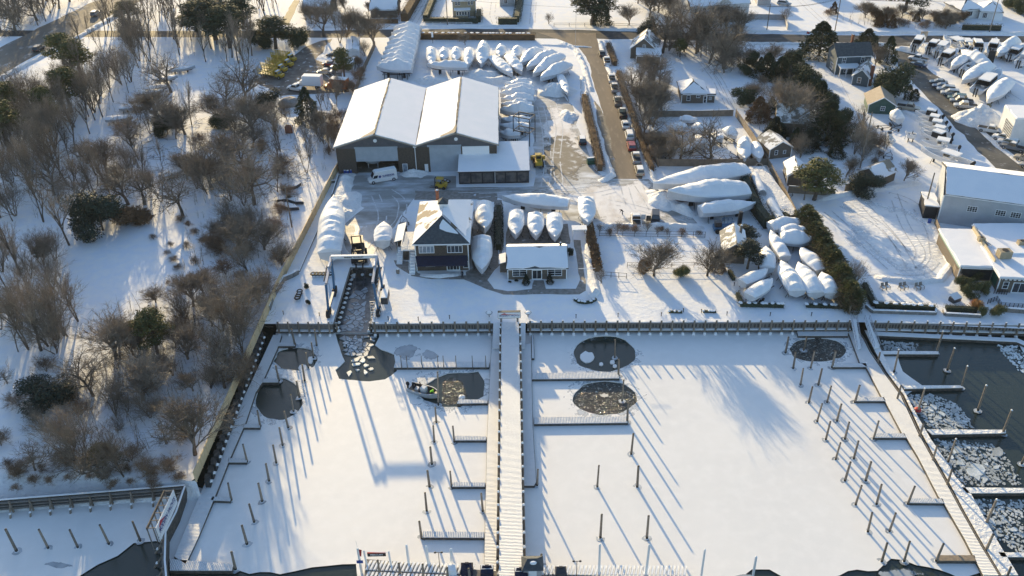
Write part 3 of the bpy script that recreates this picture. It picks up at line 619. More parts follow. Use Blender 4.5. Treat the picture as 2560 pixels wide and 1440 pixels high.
# fixed central pier
PT = [G(1254, 806, 0), G(1297, 806, 0), G(1309, 1500, 0), G(1247, 1500, 0)]
t = thing('fixed_pier', 'long snow-covered central pier with white-capped piles on both sides', 'pier', PT[0]); o = PT[0]
mb = MB(); mb.prism([((p-o).x, (p-o).y) for p in (PT[3], PT[2], PT[1], PT[0])], -.45, -.05); obj('deck_frame', mb, woodgrey, t)
mb = MB(); mb.prism([((p-o).x, (p-o).y) for p in (PT[3], PT[2], PT[1], PT[0])], -.047, .1); obj('snow_cover', mb, planksnow_y, t)
for sd_ in (0, 1):
    n = 24
    for k in range(n):
        f = (k+.7)/n; a, b = (PT[0], PT[3]) if sd_ == 0 else (PT[1], PT[2]); p = a.lerp(b, f)-o; p.x += (-.22, .22)[sd_]
        mb = MB(); mb.tube((0, 0, -2.4), (0, 0, .15), .17, .15, 8, 0); mb.blob((0, 0, .2), (.19, .19, .2), 8, 5, 1); mb.bar((0, 0, -.6), (-.45*(1 if sd_ else -1), 0, -.6), .2, .25, 0)
        obj('pile', mb, [pilewood, snow_soft], t, loc=p)
for k in (0.35, .5, .62, .8):
    pass
# right-hand docks
rt = lambda x, y: (1820+x/2.182, 780+y/2.182)
t = thing('floating_dock', 'long slanting floating dock on the right edge of the ice basin', 'dock', G(2300, 1150, ZD))
LL = [(655, 110), (718, 278), (752, 300), (835, 460), (858, 492), (948, 662), (974, 690), (1035, 790), (1150, 1012), (1180, 1050), (1290, 1240), (1392, 1440)]
RR = [(1478, 1440), (1386, 1290), (1270, 1085), (1192, 940), (1110, 795), (1038, 665), (942, 460), (850, 335), (770, 215), (738, 150), (705, 105)]
deck(t, 'walkway', [rt(*p) for p in LL+RR], ZD)
deck(t, 'head_float', [rt(375, 108), rt(655, 108), rt(655, 132), rt(382, 132)], ZD, top=planksnow_x)
for k, q in enumerate([[(575, 281), (752, 281), (760, 302), (571, 302)], [(700, 466), (850, 466), (862, 488), (692, 488)], [(798, 664), (962, 664), (974, 688), (792, 688)], [(990, 1018), (1170, 1020), (1182, 1046), (984, 1044)]]):
    deck(t, 'finger', [rt(*p) for p in q], ZD, top=planksnow_x)
deck(t, 'finger', [rt(*p) for p in [(1148, 1328), (1345, 1328), (1354, 1362), (1140, 1362)]], ZD, top=plank)['label'] = 'bare wooden finger without snow'
t = thing('floating_dock', 'snow-heaped floating dock facing the dark water on the right', 'dock', G(2400, 1150, ZD))
L2 = [(742, 100), (800, 215), (862, 325), (960, 455), (1052, 655), (1122, 785), (1205, 930), (1284, 1080), (1400, 1285), (1492, 1440)]
R2 = [(1585, 1440), (1470, 1250), (1330, 1000), (1240, 900), (1200, 830), (1110, 700), (1040, 580), (965, 440), (875, 290), (832, 200), (805, 110)]
deck(t, 'walkway', [rt(*p) for p in L2+R2], ZD, top=snow_bank)
for q in [[(835, 214), (1148, 216), (1150, 232), (845, 232)], [(952, 402), (1280, 402), (1282, 416), (960, 422)], [(1080, 642), (1515, 644), (1518, 664), (1112, 672)], [(1270, 958), (1640, 962), (1640, 990), (1300, 992)], [(1470, 1312), (1640, 1314), (1640, 1340), (1490, 1340)]]:
    deck(t, 'finger', [rt(*p) for p in q], ZD, top=snow_bank)
deck(t, 'head_walkway', [rt(*p) for p in [(800, 108), (1580, 145), (1700, 200), (1690, 215), (1575, 165), (806, 128)]], ZD, top=snow_soft)
t = thing('rub_rail', 'dark weathered edge boards in the gap between the two right-hand docks', 'dock edge', G(2300, 1150, ZD)); o = t.location; mb = MB()
for a, b in zip(RR[:-1], RR[1:]): mb.bar(G(*rt(a[0]+8, a[1]), ZD)-o+Vector((0, 0, -.15)), G(*rt(b[0]+8, b[1]), ZD)-o+Vector((0, 0, -.15)), .14, .4)
obj('edge_board', mb, woodgrey, t)
for s, (a, b, c, d) in enumerate([((2126, 800), (2140, 800), (2152, 872), (2142, 875)), ((2160, 800), (2172, 800), (2198, 870), (2184, 872))]):
    t = thing('gangway', ['railed ramp from the gate down to the slanting dock', 'railed ramp from the gate down to the snow-heaped dock'][s], 'gangway', G(*a, 0)); o = t.location
    P = [G(*a, .05)-o, G(*b, .05)-o, G(*c, ZD+.2)-o, G(*d, ZD+.2)-o]; mb = MB(); dz = Vector((0, 0, .15))
    mb.face([p+dz for p in P][::-1]); mb.face(P)
    for i in range(4): mb.face([P[i], P[(i+1) % 4], P[(i+1) % 4]+dz, P[i]+dz])
    obj('ramp_deck', mb, snow_soft, t)
    for e in ((P[0], P[3]), (P[1], P[2])):
        mb = MB(); up = Vector((0, 0, 1.05)); mb.bar(e[0]+up, e[1]+up, .06, .06); mb.bar(e[0]+up*.5, e[1]+up*.5, .05, .05)
        for k in range(7): p = e[0].lerp(e[1], k/6); mb.bar(p, p+up, .05, .05)
        obj('handrail', mb, silver, t)
# T-head deck at the bottom
TH = [(903, 1404), (1100, 1418), (1260, 1430), (1310, 1430), (1400, 1432), (1560, 1444), (1820, 1452), (1820, 1500), (900, 1500)]
TH = [(914, 1396), (1100, 1412), (1215, 1425), (1460, 1436), (1760, 1452), (1760, 1500), (905, 1500)]
t = thing('fuel_dock', 'broad slatted dock head crossing the end of the central pier', 'dock', G(1200, 1440, -.4)); o = t.location
poly = [(G(*p, -.4).x-o.x, G(*p, -.4).y-o.y) for p in TH]; poly.reverse()
mb = MB(); mb.prism(poly, -.5, -.12); obj('deck_frame', mb, woodgrey, t)
mb = MB(); r = random.Random(3)
for row in range(4):                       # snow lying in ridges on each plank
    y1 = -.35-row*1.75
    x = -14.0
    while x < 26:
        yo = -.078*(x+13) if x < 0 else -1.0-.03*x
        yb = y1+3.0+yo; a = .33
        if not (-.8 < x < 2.4):
            mb.face([(x, yb, .02), (x-.42, yb-1.5, .02), (x-.42+a, yb-1.5, .02), (x+a, yb, .02)]); mb.face([(x+.05, yb-.05, .14), (x-.37, yb-1.45, .14), (x-.47+a, yb-1.45, .14), (x-.05+a, yb-.05, .14)])
            for u, v in (((x, yb), (x-.42, yb-1.5)), ((x-.42+a, yb-1.5), (x+a, yb))): mb.face([(u[0], u[1], -.1), (v[0], v[1], -.1), (v[0], v[1], .14), (u[0], u[1], .14)])
        x += .5
obj('snow_ridges', mb, snow_soft, t)
# ---- piles
mb = MB(); mb.tube((0, 0, -.3), (0, 0, .4), .17, .165, 9, 1, False); mb.tube((0, 0, .4), (0, 0, 4.0), .165, .13, 9, 0); 
pm = mb
def make_pile(label, group, cap=False, wh=False):
    t = thing('mooring_pile', label, 'pile', (0, 0, 0), 0, group)
    mb = MB(); mb.tube((0, 0, -.4), (0, 0, .45), .18, .175, 9, 1, False); mb.tube((0, 0, .45), (0, 0, 3.98), .17, .14, 9, 0); obj('post', mb, [white if wh else pilewood, pilebase], t)
    mb = MB(); mb.blob((0, 0, 4.0), (.15, .15, .16 if cap or wh else .04), 9, 4, 0, half=True); obj('snow_cap', mb, snow_soft if (cap or wh) else pilebase, t)
    mb = MB(); r = random.Random(2); mb.tube((0, 0, -.03), (0, 0, .05), .3, .22, 10, 0); mb.face([(math.cos(a_*.45)*.62*(1+.15*math.sin(a_*2.1)), math.sin(a_*.45)*.58, .007) for a_ in range(14)], 1); obj('ice_collar', mb, [snow_soft, ice_plate], t)
    return t
PILE = {}
def pile(x, y, ty, label, group, kind='p', red_=False):
    if kind not in PILE:
        PILE[kind] = make_pile(label, group, kind == 'c', kind == 'w'); o = PILE[kind]; first = True
    else: o = None
    h = HT(x, y, ty, -2)
    if o is None: o = dup(PILE[kind], (0, 0, 0), 0, 1, label, group)
    o.location = G(x, y, -2); o.scale = (rnd.uniform(.85, 1.12), rnd.uniform(.85, 1.12), h/4.02)
    o.rotation_euler = (R_(rnd.uniform(-2.2, 2.2)), R_(rnd.uniform(-2.2, 2.2)), rnd.uniform(0, 6))
    return o
g_ = 'mooring piles standing in the harbour'
Lrow = [(792, 865, 825), (784, 895, 856), (771, 921, 883), (762, 953, 913), (749, 994, 952), (734, 1029, 988), (721, 1070, 1028), (707, 1114, 1069), (691, 1158, 1113), (673, 1203, 1160), (656, 1254, 1209), (636, 1306, 1260), (618, 1361, 1314)]
for k, q in enumerate(Lrow): pile(*q, f'{ORD[k]} pile from the shore in the free-standing row by the left dock', g_)
for k, q in enumerate([(738, 866, 824), (698, 953, 913), (651, 1068, 1026), (618, 1155, 1112), (579, 1251, 1208), (589, 1424, 1381)]): pile(*q, f'pile at the tip of the {ORD[k]} finger of the left dock, counting from the shore', g_)
for k, q in enumerate([(1096, 1014, 930), (1091, 1057, 1018), (1086, 1106, 1064), (1080, 1161, 1117), (1074, 1218, 1175), (1067, 1278, 1233)]): pile(*q, f'{ORD[k]} pile from the workboat in the row left of the pier', g_)
for k, q in enumerate([(1136, 1106, 1066), (1129, 1218, 1179), (1054, 1346, 1302)]): pile(*q, f'pile at the tip of the {ORD[k]} short finger below the workboat', g_)
pile(1207, 1279, 1235, 'lone pile against the left floating dock of the pier', g_)
for k, q in enumerate([(1537, 895, 849), (1546, 941, 897), (1555, 1003, 951), (1568, 1057, 1007), (1578, 1136, 1083), (1593, 1218, 1163), (1617, 1346, 1289)]): pile(*q, f'{ORD[k]} pile from the seawall in the column running past the round holes', g_)
for k, q in enumerate([(1493, 1218, 1164), (1501, 1345, 1289)]): pile(*q, ['upper', 'lower'][k]+' of the two piles nearest the pier on the right ice', g_)
pile(1343, 1214, 1173, 'pile at the lower end of the right floating dock of the pier', g_)
RLt = [(330, 135, 313, 225), (368, 218, 355, 310), (412, 308, 395, 400), (458, 405, 440, 497), (508, 497, 485, 600), (558, 600, 533, 697), (610, 708, 587, 805), (667, 815, 637, 922), (725, 945, 695, 1053), (795, 1095, 762, 1200), (875, 1257, 838, 1362)]
RRt = [(420, 137, 412, 210), (468, 215, 450, 308), (514, 308, 492, 400), (558, 402, 540, 495), (615, 500, 593, 597), (665, 600, 637, 695), (712, 700, 685, 802), (780, 818, 750, 922), (845, 943, 810, 1050), (915, 1093, 880, 1198), (998, 1253, 960, 1362)]
for nm, tb in (('outer', RLt), ('inner', RRt)):
    for k, (a, b, c, d) in enumerate(tb): pile(*rt(c, d), rt(a, b)[1], f'{ORD[k]} pile from the seawall in the {nm} row of the slanting pair', g_)
for k, (a, b, c, d) in enumerate([(583, 215, 567, 305), (708, 397, 692, 495), (815, 595, 793, 695), (1005, 948, 980, 1050), (1170, 1258, 1135, 1360)]): pile(*rt(c, d), rt(a, b)[1], f'pile at the tip of the {ORD[k]} finger of the slanting dock, counting from the seawall', g_)
for k, (a, b, c, d) in enumerate([(937, 207, 905, 330), (1165, 108, 1135, 225), (1232, 198, 1195, 320), (1302, 297, 1272, 415), (1408, 405, 1362, 540), (1540, 537, 1497, 665), (1070, 415, 1035, 545), (1240, 690, 1200, 820), (1452, 1020, 1405, 1160), (1650, 700, 1600, 830)]):
    pile(*rt(c, d), rt(a, b)[1], ['tall white-capped pile where the first right-hand finger begins', 'pile at the tip of the first finger over the dark basin', 'pile standing alone in the dark basin above the second finger', 'pile at the tip of the second finger over the dark basin', 'pile standing alone in the dark basin above the third finger', 'pile at the tip of the third finger over the dark basin', 'tall pile with a red float at its foot', 'tall pile rising from the brash ice beside the snow-heaped dock', 'tall pile below the fourth right-hand finger', 'pile at the right edge of the dark basin'][k], g_, 'c')
for k, (a, b, c, d) in enumerate([(835, 222, 815, 290), (948, 402, 920, 485), (1068, 607, 1040, 690), (1143, 728, 1113, 820), (1230, 860, 1192, 955), (1447, 1210, 1405, 1305), (1550, 1390, 1520, 1450)]):
    pile(*rt(c, d), rt(a, b)[1], f'{ORD[k]} short pile down the gap between the two right-hand docks', g_)
for k, (a, b, ty) in enumerate([(42, 1378, 1323), (121, 1371, 1321), (195, 1369, 1322), (273, 1361, 1309), (351, 1353, 1303)]): pile(a, b, ty, f'{ORD[k]} from the left of five leaning piles in the lagoon ice', 'five piles in the lagoon')
for k, (a, b, ty) in enumerate([(1025, 1418, 1365), (1074, 1420, 1369), (1130, 1425, 1374), (1497, 1440, 1356+4), (1612, 1446, 1365), (1750, 1450, 1379), (1876, 1462, 1394), (1018+905, 1470, 1399)]):
    if k < 7: pile(a, b+12, ty, f'{ORD[k]} from the left of the white posts along the dock head', 'white posts along the dock head', 'w')
for k, (a, b, ty) in enumerate([(952, 1446, 1402), (1004, 1450, 1406), (1060, 1456, 1411), (1122, 1462, 1418), (1178, 1466, 1420), (1355, 1410, 1385)]): pile(a, b+6, ty, ['first dark pile from the left on the dock head', 'second dark pile from the left on the dock head', 'third dark pile from the left on the dock head', 'fourth dark pile from the left on the dock head', 'dark pile beside the hooded grill on the dock head', 'dark pile right of the kiosk on the dock head'][k], 'dark piles on the dock head')
# slim posts along the finger above the workboat
for k, x in enumerate((1005, 1019, 1056, 1096, 1110, 1141, 1182, 1215)):
    mb = MB(); mb.tube((0, 0, -.4), (0, 0, 2.9), .07, .06, 7); tag(obj('guide_post', mb, pilewood, loc=G(x, 924, -2)), f'{ORD[k]} slim post from the left along the finger above the workboat', 'post', 'slim posts on the upper finger')
# breakwater along the lagoon
def breakwater(label, pts, n):
    a0 = Vector((*pts[0], 0)); t = thing('timber_breakwater', label, 'breakwater', a0); P = [Vector((*p, 0))-a0 for p in pts]
    mb = MB(); mr = MB(); ms = MB()
    for a, b in zip(P, P[1:]):
        mb.bar(a+Vector((0, 0, -1.2)), b+Vector((0, 0, -1.2)), .15, 2.4)
        u = (b-a).normalized(); nr = Vector((u.y, -u.x, 0))
        for z in (-.3, -.85, -1.35): mr.bar(a+nr*.28+Vector((0, 0, z)), b+nr*.28+Vector((0, 0, z)), .3, .16)
        ms.bar(a+Vector((0, 0, .05)), b+Vector((0, 0, .05)), .22, .1)
    obj('board_wall', mb, wooddark, t); obj('rails', mr, woodgrey, t); obj('snow_cap', ms, snow_soft, t)
    for a, b in zip(P, P[1:]):
        u = (b-a).normalized(); nr = Vector((u.y, -u.x, 0)); k = max(2, int(n*(b-a).length/sum((q-p).length for p, q in zip(P, P[1:]))))
        for i in range(k):
            p = a.lerp(b, (i+.5)/k); mp = MB(); mp.tube(p+nr*.5+Vector((0, 0, -2.3)), p+nr*.45+Vector((0, 0, .0)), .15, .13, 7, 0); mp.tube(p+nr*1.9+Vector((0, 0, -2.4)), p+nr*.5+Vector((0, 0, -.6)), .14, .13, 7, 0); mp.blob(p+nr*1.3+Vector((0, 0, -1.45)), (.2, .25, .14), 7, 4, 1)
            obj('braced_pile', mp, [pilewood, snow_soft], t)
breakwater('long timber breakwater at the top of the lagoon', [g2(-150, 1262), g2(0, 1250), g2(150, 1238), g2(300, 1226), g2(462, 1213)], 14)
breakwater('mossy timber breakwater running down beside the white yard sign', [g2(462, 1216), g2(440, 1280), g2(414, 1330), g2(412, 1400), g2(418, 1470)][::-1][::-1], 9)
# ------------------------------------------------------------ buildings
def slab(mb, pts, th=.18, m=0, up=0.0):
    pts = [Vector(p)+Vector((0, 0, up)) for p in pts]; n = len(pts); i = len(mb.v); dn = Vector((0, 0, -th))
    nz = (pts[1]-pts[0]).cross(pts[2]-pts[0]).z
    if nz < 0: pts.reverse()
    mb.v += [tuple(p) for p in pts]+[tuple(p+dn) for p in pts]
    mb.f.append(tuple(range(i, i+n))); mb.m.append(m); mb.f.append(tuple(range(i+n, i+2*n))[::-1]); mb.m.append(m)
    for k in range(n): mb.f.append((i+k, i+n+k, i+n+(k+1) % n, i+(k+1) % n)); mb.m.append(m)
def ragged(pts, amt=.3, step=1.1, seed=0):
    c = sum((Vector(p) for p in pts), Vector((0, 0, 0)))/len(pts); out = []
    for a, b in zip(pts, pts[1:]+pts[:1]):
        a, b = Vector(a), Vector(b); n = max(2, int((b-a).length/step))
        for k in range(n):
            p = a.lerp(b, k/n); v = noise.noise(p*.5+Vector((seed, 3, 0)))+.5*noise.noise(p*1.7+Vector((seed, 9, 0))); out.append(p+(c-p).normalized()*max(.02, amt*(.35+1.1*v)))
    return out
def mapside(side, W, D):
    return {'F': lambda u, z, e: (u, -e, z), 'B': lambda u, z, e: (u, D+e, z), 'L': lambda u, z, e: (-e, u, z), 'R': lambda u, z, e: (W+e, u, z)}[side]
def panel(mb, mp, u0, z0, u1, z1, e0, e1, m=0):
    q = [mp(u, z, e) for u, z, e in ((u0, z0, e0), (u1, z0, e0), (u1, z1, e0), (u0, z1, e0), (u0, z0, e1), (u1, z0, e1), (u1, z1, e1), (u0, z1, e1))]
    xs = [p[0] for p in q]; ys = [p[1] for p in q]; zs = [p[2] for p in q]
    mb.box(min(xs), min(ys), min(zs), max(xs), max(ys), max(zs), m)
def window(root, mp, u, z, w_, h_, nx=2, ny=1, fm=None, gm=None, name='window', t=.1):
    fm = fm or white; mb = MB()
    for a in ((u-w_/2, z, u-w_/2+t, z+h_), (u+w_/2-t, z, u+w_/2, z+h_), (u-w_/2+t, z, u+w_/2-t, z+t), (u-w_/2+t, z+h_-t, u+w_/2-t, z+h_)): panel(mb, mp, *a, -.02, .07)
    for k in range(1, nx): x = u-w_/2+w_*k/nx; panel(mb, mp, x-.035, z+t, x+.035, z+h_-t, .012, .06)
    for k in range(1, ny): y = z+h_*k/ny; panel(mb, mp, u-w_/2+t, y-.025, u+w_/2-t, y+.025, .014, .05)
    f = obj(name, mb, fm, root); mb = MB(); panel(mb, mp, u-w_/2+t*.9, z+t*.9, u+w_/2-t*.9, z+h_-t*.9, -.015, .01); obj('pane', mb, gm or glass, f); return f
def house(name, label, cat, fl, fr, D, h, roof='x', rise=2.0, wall=shingle_l, rm=roofdark, oh=.35, snow_=.16, opens=(), trim=white, z=0.0, W=None, group=None, foundation=True, rake=True, sm=None):
    a = Vector((*fl, z)) if len(fl) == 2 and abs(fl[0]) < -1 else G(*fl, z); b = G(*fr, z); W = W or (b-a).length; root = thing(name, label, cat, a, yaw(a, b), group)
    mb = MB(); mb.box(0, 0, -.3, W, D, h)
    if roof == 'x':
        for x in (0, W):
            q = [(x, 0, h), (x, D, h), (x, D/2, h+rise)]; mb.face(q if x else q[::-1])
        rp = [[(-oh, -oh, h-oh*rise/(D/2)), (W+oh, -oh, h-oh*rise/(D/2)), (W+oh, D/2, h+rise), (-oh, D/2, h+rise)], [(-oh, D+oh, h-oh*rise/(D/2)), (W+oh, D+oh, h-oh*rise/(D/2)), (W+oh, D/2, h+rise), (-oh, D/2, h+rise)]]
    elif roof == 'y':
        for y in (0, D):
            q = [(0, y, h), (W, y, h), (W/2, y, h+rise)]; mb.face(q if not y else q[::-1])
        s = oh*rise/(W/2)
        rp = [[(-oh, -oh, h-s), (-oh, D+oh, h-s), (W/2, D+oh, h+rise), (W/2, -oh, h+rise)], [(W+oh, -oh, h-s), (W+oh, D+oh, h-s), (W/2, D+oh, h+rise), (W/2, -oh, h+rise)]]
    elif roof == 'hip':
        k = min(W, D)/2; o = oh; s = o*rise/k
        if W >= D: r0, r1 = (k, D/2, h+rise), (W-k, D/2, h+rise)
        else: r0, r1 = (W/2, k, h+rise), (W/2, D-k, h+rise)
        c = [(-o, -o, h-s), (W+o, -o, h-s), (W+o, D+o, h-s), (-o, D+o, h-s)]
        rp = [[c[0], c[1], r1, r0], [c[1], c[2], r1], [c[2], c[3], r0, r1], [c[3], c[0], r0]] if W >= D else [[c[0], c[1], r0], [c[1], c[2], r1, r0], [c[2], c[3], r1], [c[3], c[0], r0, r1]]
    elif roof == 'flat': rp = [[(-oh, -oh, h+.2), (W+oh, -oh, h+.2), (W+oh, D+oh, h+.2), (-oh, D+oh, h+.2)]]
    elif roof == 'shed':
        rp = [[(-oh, -oh, h+.1), (W+oh, -oh, h+.1), (W+oh, D+oh, h+rise), (-oh, D+oh, h+rise)]]
        mb.face([(0, 0, h), (0, D, h), (0, D, h+rise-.1)][::-1]); mb.face([(W, 0, h), (W, D, h), (W, D, h+rise-.1)])
        mb.face([(0, D, h), (W, D, h), (W, D, h+rise-.1), (0, D, h+rise-.1)][::-1])
    obj('wall', mb, wall, root)
    mb = MB(); [slab(mb, p, .2, up=.03) for p in rp]
    ro = obj('roof', mb, rm, root)
    if snow_:
        mb = MB()
        for p in rp:
            c = Vector((sum(q[0] for q in p)/len(p), sum(q[1] for q in p)/len(p), sum(q[2] for q in p)/len(p))); slab(mb, ragged([Vector(q)+(c-Vector(q))*.006 for q in p], .4, 1.0, len(label)), snow_, up=.034+snow_)
        obj('snow_cover', mb, sm or snow_plain, ro)
    if trim:
        mb = MB()
        for x, y in ((0, 0), (W, 0)): mb.box(x-.09, y-.03, 0, x+.09, y+.09, h-.05)
        if roof in ('x', 'hip', 'flat', 'shed'): mb.box(.1, -oh-.06, h-oh*rise/(min(D, W)/2)*(roof != 'flat' and roof != 'shed')-.2, W-.1, -oh-.012, h-oh*rise/(min(D, W)/2)*(roof not in ('flat', 'shed'))+.0)
        elif rake:
            for x0, x1, z0, z1 in ((-oh, W/2, h-s, h+rise), (W+oh, W/2, h-s, h+rise)): mb.bar((x0, -oh-.03, z0-.08), (x1, -oh-.03, z1-.08), .06, .22)
        obj('trim', mb, trim, root)
    for o in opens:
        kd, side, u, z0, w_, h_ = o[:6]; nx, ny = (o[6], o[7]) if len(o) > 7 else (2, 2)
        mp = mapside(side, W, D)
        if kd == 'w': window(root, mp, u, z0, w_, h_, nx, ny)
        elif kd == 'p': window(root, mp, u, z0, w_, h_, nx, ny, gm=paleglass)
        elif kd == 'd': window(root, mp, u, z0, w_, h_, nx, ny, name='door', t=.16)
        elif kd == 'g':
            mb = MB(); panel(mb, mp, u-w_/2, z0, u+w_/2, z0+h_, -.02, .05); obj('garage_door', mb, white, root)
    return root, W
def part(root, name, mb, m, smooth=False): return obj(name, mb, m, root, smooth)
def chimney(root, x, y, z0, z1, m=brick, w_=.6):
    mb = MB(); mb.box(x-w_/2, y-w_/2, z0, x+w_/2, y+w_/2, z1, 0); mb.box(x-w_/2-.08, y-w_/2-.08, z1+.003, x+w_/2+.08, y+w_/2+.08, z1+.15, 0); mb.blob((x, y, z1+.15), (w_/2, w_/2, .22), 8, 4, 1, half=True); obj('chimney', mb, [m, snow_soft], root)

# --- the big double-gabled boat barn
A = Vector((-39.2, 184.4, 0)); BW, BD, BE, BR_ = 36.4, 34.5, 6.7, 2.9
t = thing('boat_barn', 'big dark-shingled boat barn with two snow-covered gables and roller doors', 'barn', A)
WH = t; hw = BW/2
mb = MB()
def wbox(x0, x1, z0, z1, y=0.0, d=.35): mb.box(x0, y, z0, x1, y+d, z1)
DL0, DL1, DR0, DR1 = 4.3, 13.9, 21.1, 28.3
wbox(0, DL0, -.2, BE); wbox(DL1, DR0, -.2, BE); wbox(DR1, BW, -.2, BE); wbox(DL0, DL1, 6.3, BE); wbox(DR0, DR1, 6.3, BE)
mb.box(0, .351, -.2, .35, BD, BE); mb.box(BW-.35, .351, -.2, BW, BD, BE); mb.box(.351, BD-.35, -.2, BW-.351, BD, BE)
for x in (0, hw): mb.face([(x, BD, BE), (x+hw/2, BD, BE+BR_), (x+hw, BD, BE)])
part(t, 'wall', mb, shingle)
mb = MB()
for x in (0, hw):
    mb.face([(x-.02, -.08, BE-.1), (x+hw+.02, -.08, BE-.1), (x+hw/2, -.08, BE+BR_)]); mb.box(x+.02, -.1, BE-.45, x+hw-.02, -.004, BE-.103)
part(t, 'gable_boards', mb, trimdark)
mb = MB(); ms = MB()
for x in (0, hw):
    for x0, x1, z0, z1 in ((x-(.5 if x == 0 else 0), x+hw/2, BE-(.15 if x == 0 else 0), BE+BR_), (x+hw+(.5 if x else 0), x+hw/2, BE-(.15 if x else 0), BE+BR_)):
        q = [(x0, -.6, z0), (x1, -.6, z1), (x1, BD+.4, z1), (x0, BD+.4, z0)]; slab(mb, q, .22, up=.05)
        q = [(x0+(x1-x0)*.008, -.5, z0+.03), (x1-(x1-x0)*.02, -.5, z1-.03), (x1-(x1-x0)*.02, BD+.3, z1-.03), (x0+(x1-x0)*.008, BD+.3, z0+.03)]
        c = 2.2*0
        q2 = ragged([Vector(k_) for k_ in q], .2, 1.3, x0); slab(ms, q2, .2, up=.27)
rf = part(t, 'roof', mb, rooftan)
mbp = MB()
for x in (0, hw):
    zf = lambda u, y: (x+hw/2-u, y, BE+BR_-u*BR_/(hw/2)+.31); mbp.face([zf(.1, -.5), zf(.1, 2.6+x*.08), zf(.7, 1.6), zf(1.6, .9), zf(2.6+x*.05, .35), zf(3.4, -.48)][::-1])
part(rf, 'bare_patch', mbp, rooftan)
barnsnow = mat('barn_roof_snow', (.88, .89, .92), (.85, .87, .9), .3, .8, .22, .25, dist=.25, spec=.2)
part(rf, 'snow_cover', ms, barnsnow)
mb = MB()
for x in (0, hw): 
    for k in range(16):
        if rnd.random() < .75: y = -.4+k*(BD/16); mb.bar((x+hw/2, y, BE+BR_+.34), (x+hw/2, y+rnd.uniform(1.2, 2.2), BE+BR_+.34), .22, .1)
part(rf, 'ridge_cap', mb, wooddark)
mb = MB()
for x in (0, hw): mb.tube((x+hw/2, -.16, BE+1.35), (x+hw/2, -.06, BE+1.35), .42, .42, 16)
part(t, 'round_emblem', mb, white)
mb = MB(); mb.box(DL0, .1, 2.9, DL1, .2, 6.3); mb.box(DL0-.1, -.25, 6.3, DL1+.1, .0, 6.6); part(t, 'roller_door', mb, doorgrey, ); mb = MB(); mb.box(DR0, .1, 0, DR1, .2, 6.3); mb.box(DR0-.4, -.25, 6.3, DR1+.1, .0, 6.7); part(t, 'roller_door', mb, doorgrey)
mb = MB(); mb.box(28.6, -.12, 0, 34.7, -.004, 6.2); g = part(t, 'garage_door', mb, white)
for k in range(4):
    window(g, mapside('F', 1, 1), 29.6+k*1.32, 3.6, .9, .6, 3, 2, name='door_light', t=.06)
for o in [(15.3, 0, .95, 2.1)]:
    window(t, mapside('F', 1, 1), o[0], o[1], 1.15, 2.2, 1, 1, gm=paleglass, name='door', t=.1)
window(t, mapside('F', 1, 1), 20.2, 0, .8, 2.0, 1, 1, gm=white, name='door', t=.06)
mb = MB(); mb.tube((17.9, -.25, .2), (17.9, -.25, 6.3), .09, .09, 8); mb.box(17.55, -.5, 6.3, 18.25, -.12, 6.8); part(t, 'downspout', mb, white)
mb = MB(); mb.box(0, 14, 0, BW, 14.2, 6); part(t, 'inner_partition', mb, trimdark)
mb = MB(); mb.box(.4, .4, .01, BW-.4, 13.9, .03); part(t, 'floor_slab', mb, gravel)
for nm, x, m in (('dim_boat_hull', 7.6, gelgrey),):
    mb = MB(); mb.blob((x, 3, 2.0), (2.0, 1.4, 1.0), 12, 6, 0); mb.box(x-1.2, 2.6, .05, x-1, 2.8, 1.2); mb.box(x+1, 2.6, .05, x+1.2, 2.8, 1.2)
    tag(obj('stored_boat', mb, m, loc=(A.x, A.y, 0)), 'grey boat hull standing in the dim open bay of the barn', 'boat')
# lean-to
p = G(1148, 461); q = G(1323, 461); t = thing('lean_to_shed', 'low snow-roofed lean-to with a row of dark mesh windows in front of the barn', 'shed', p); LW = q.x-p.x; LD = 11.8
mb = MB(); mb.box(0, .12, -.1, LW, .3, 3.0); mb.box(0, .301, -.1, .15, LD, 3.05); mb.box(LW-.15, .301, -.1, LW, LD, 3.05); mb.face([(0, .3, 3.05), (0, LD, 3.05), (0, LD, 4.6)][::-1]); mb.face([(LW, .3, 3.05), (LW, LD, 3.05), (LW, LD, 4.6)]); part(t, 'wall', mb, black_paint)
mb = MB(); slab(mb, [(-.2, -.25, 3.12), (LW+.2, -.25, 3.12), (LW+.2, LD, 4.75), (-.2, LD, 4.75)], .12); r_ = part(t, 'roof', mb, steel)
mb = MB(); slab(mb, [(-.15, -.15, 3.3), (LW+.15, -.15, 3.3), (LW+.15, LD-.1, 4.95), (-.15, LD-.1, 4.95)], .17); part(r_, 'snow_cover', mb, snow_plain)
mesh_g = mat('dark_mesh_screen', (.05, .05, .055), (.13, .12, .11), .7, .3)
for k in range(6):
    x0 = .12+k*(LW-.24)/6; window(t, mapside('F', 1, 1), x0+(LW-.24)/12, .25, (LW-.24)/6-.02, 2.6, 1, 1, fm=black_paint, gm=mesh_g, t=.12)
mb = MB(); mb.tube((LW*.515, -.05, 0), (LW*.515, -.05, 3.0), .05, .05, 6); part(t, 'downspout', mb, white)

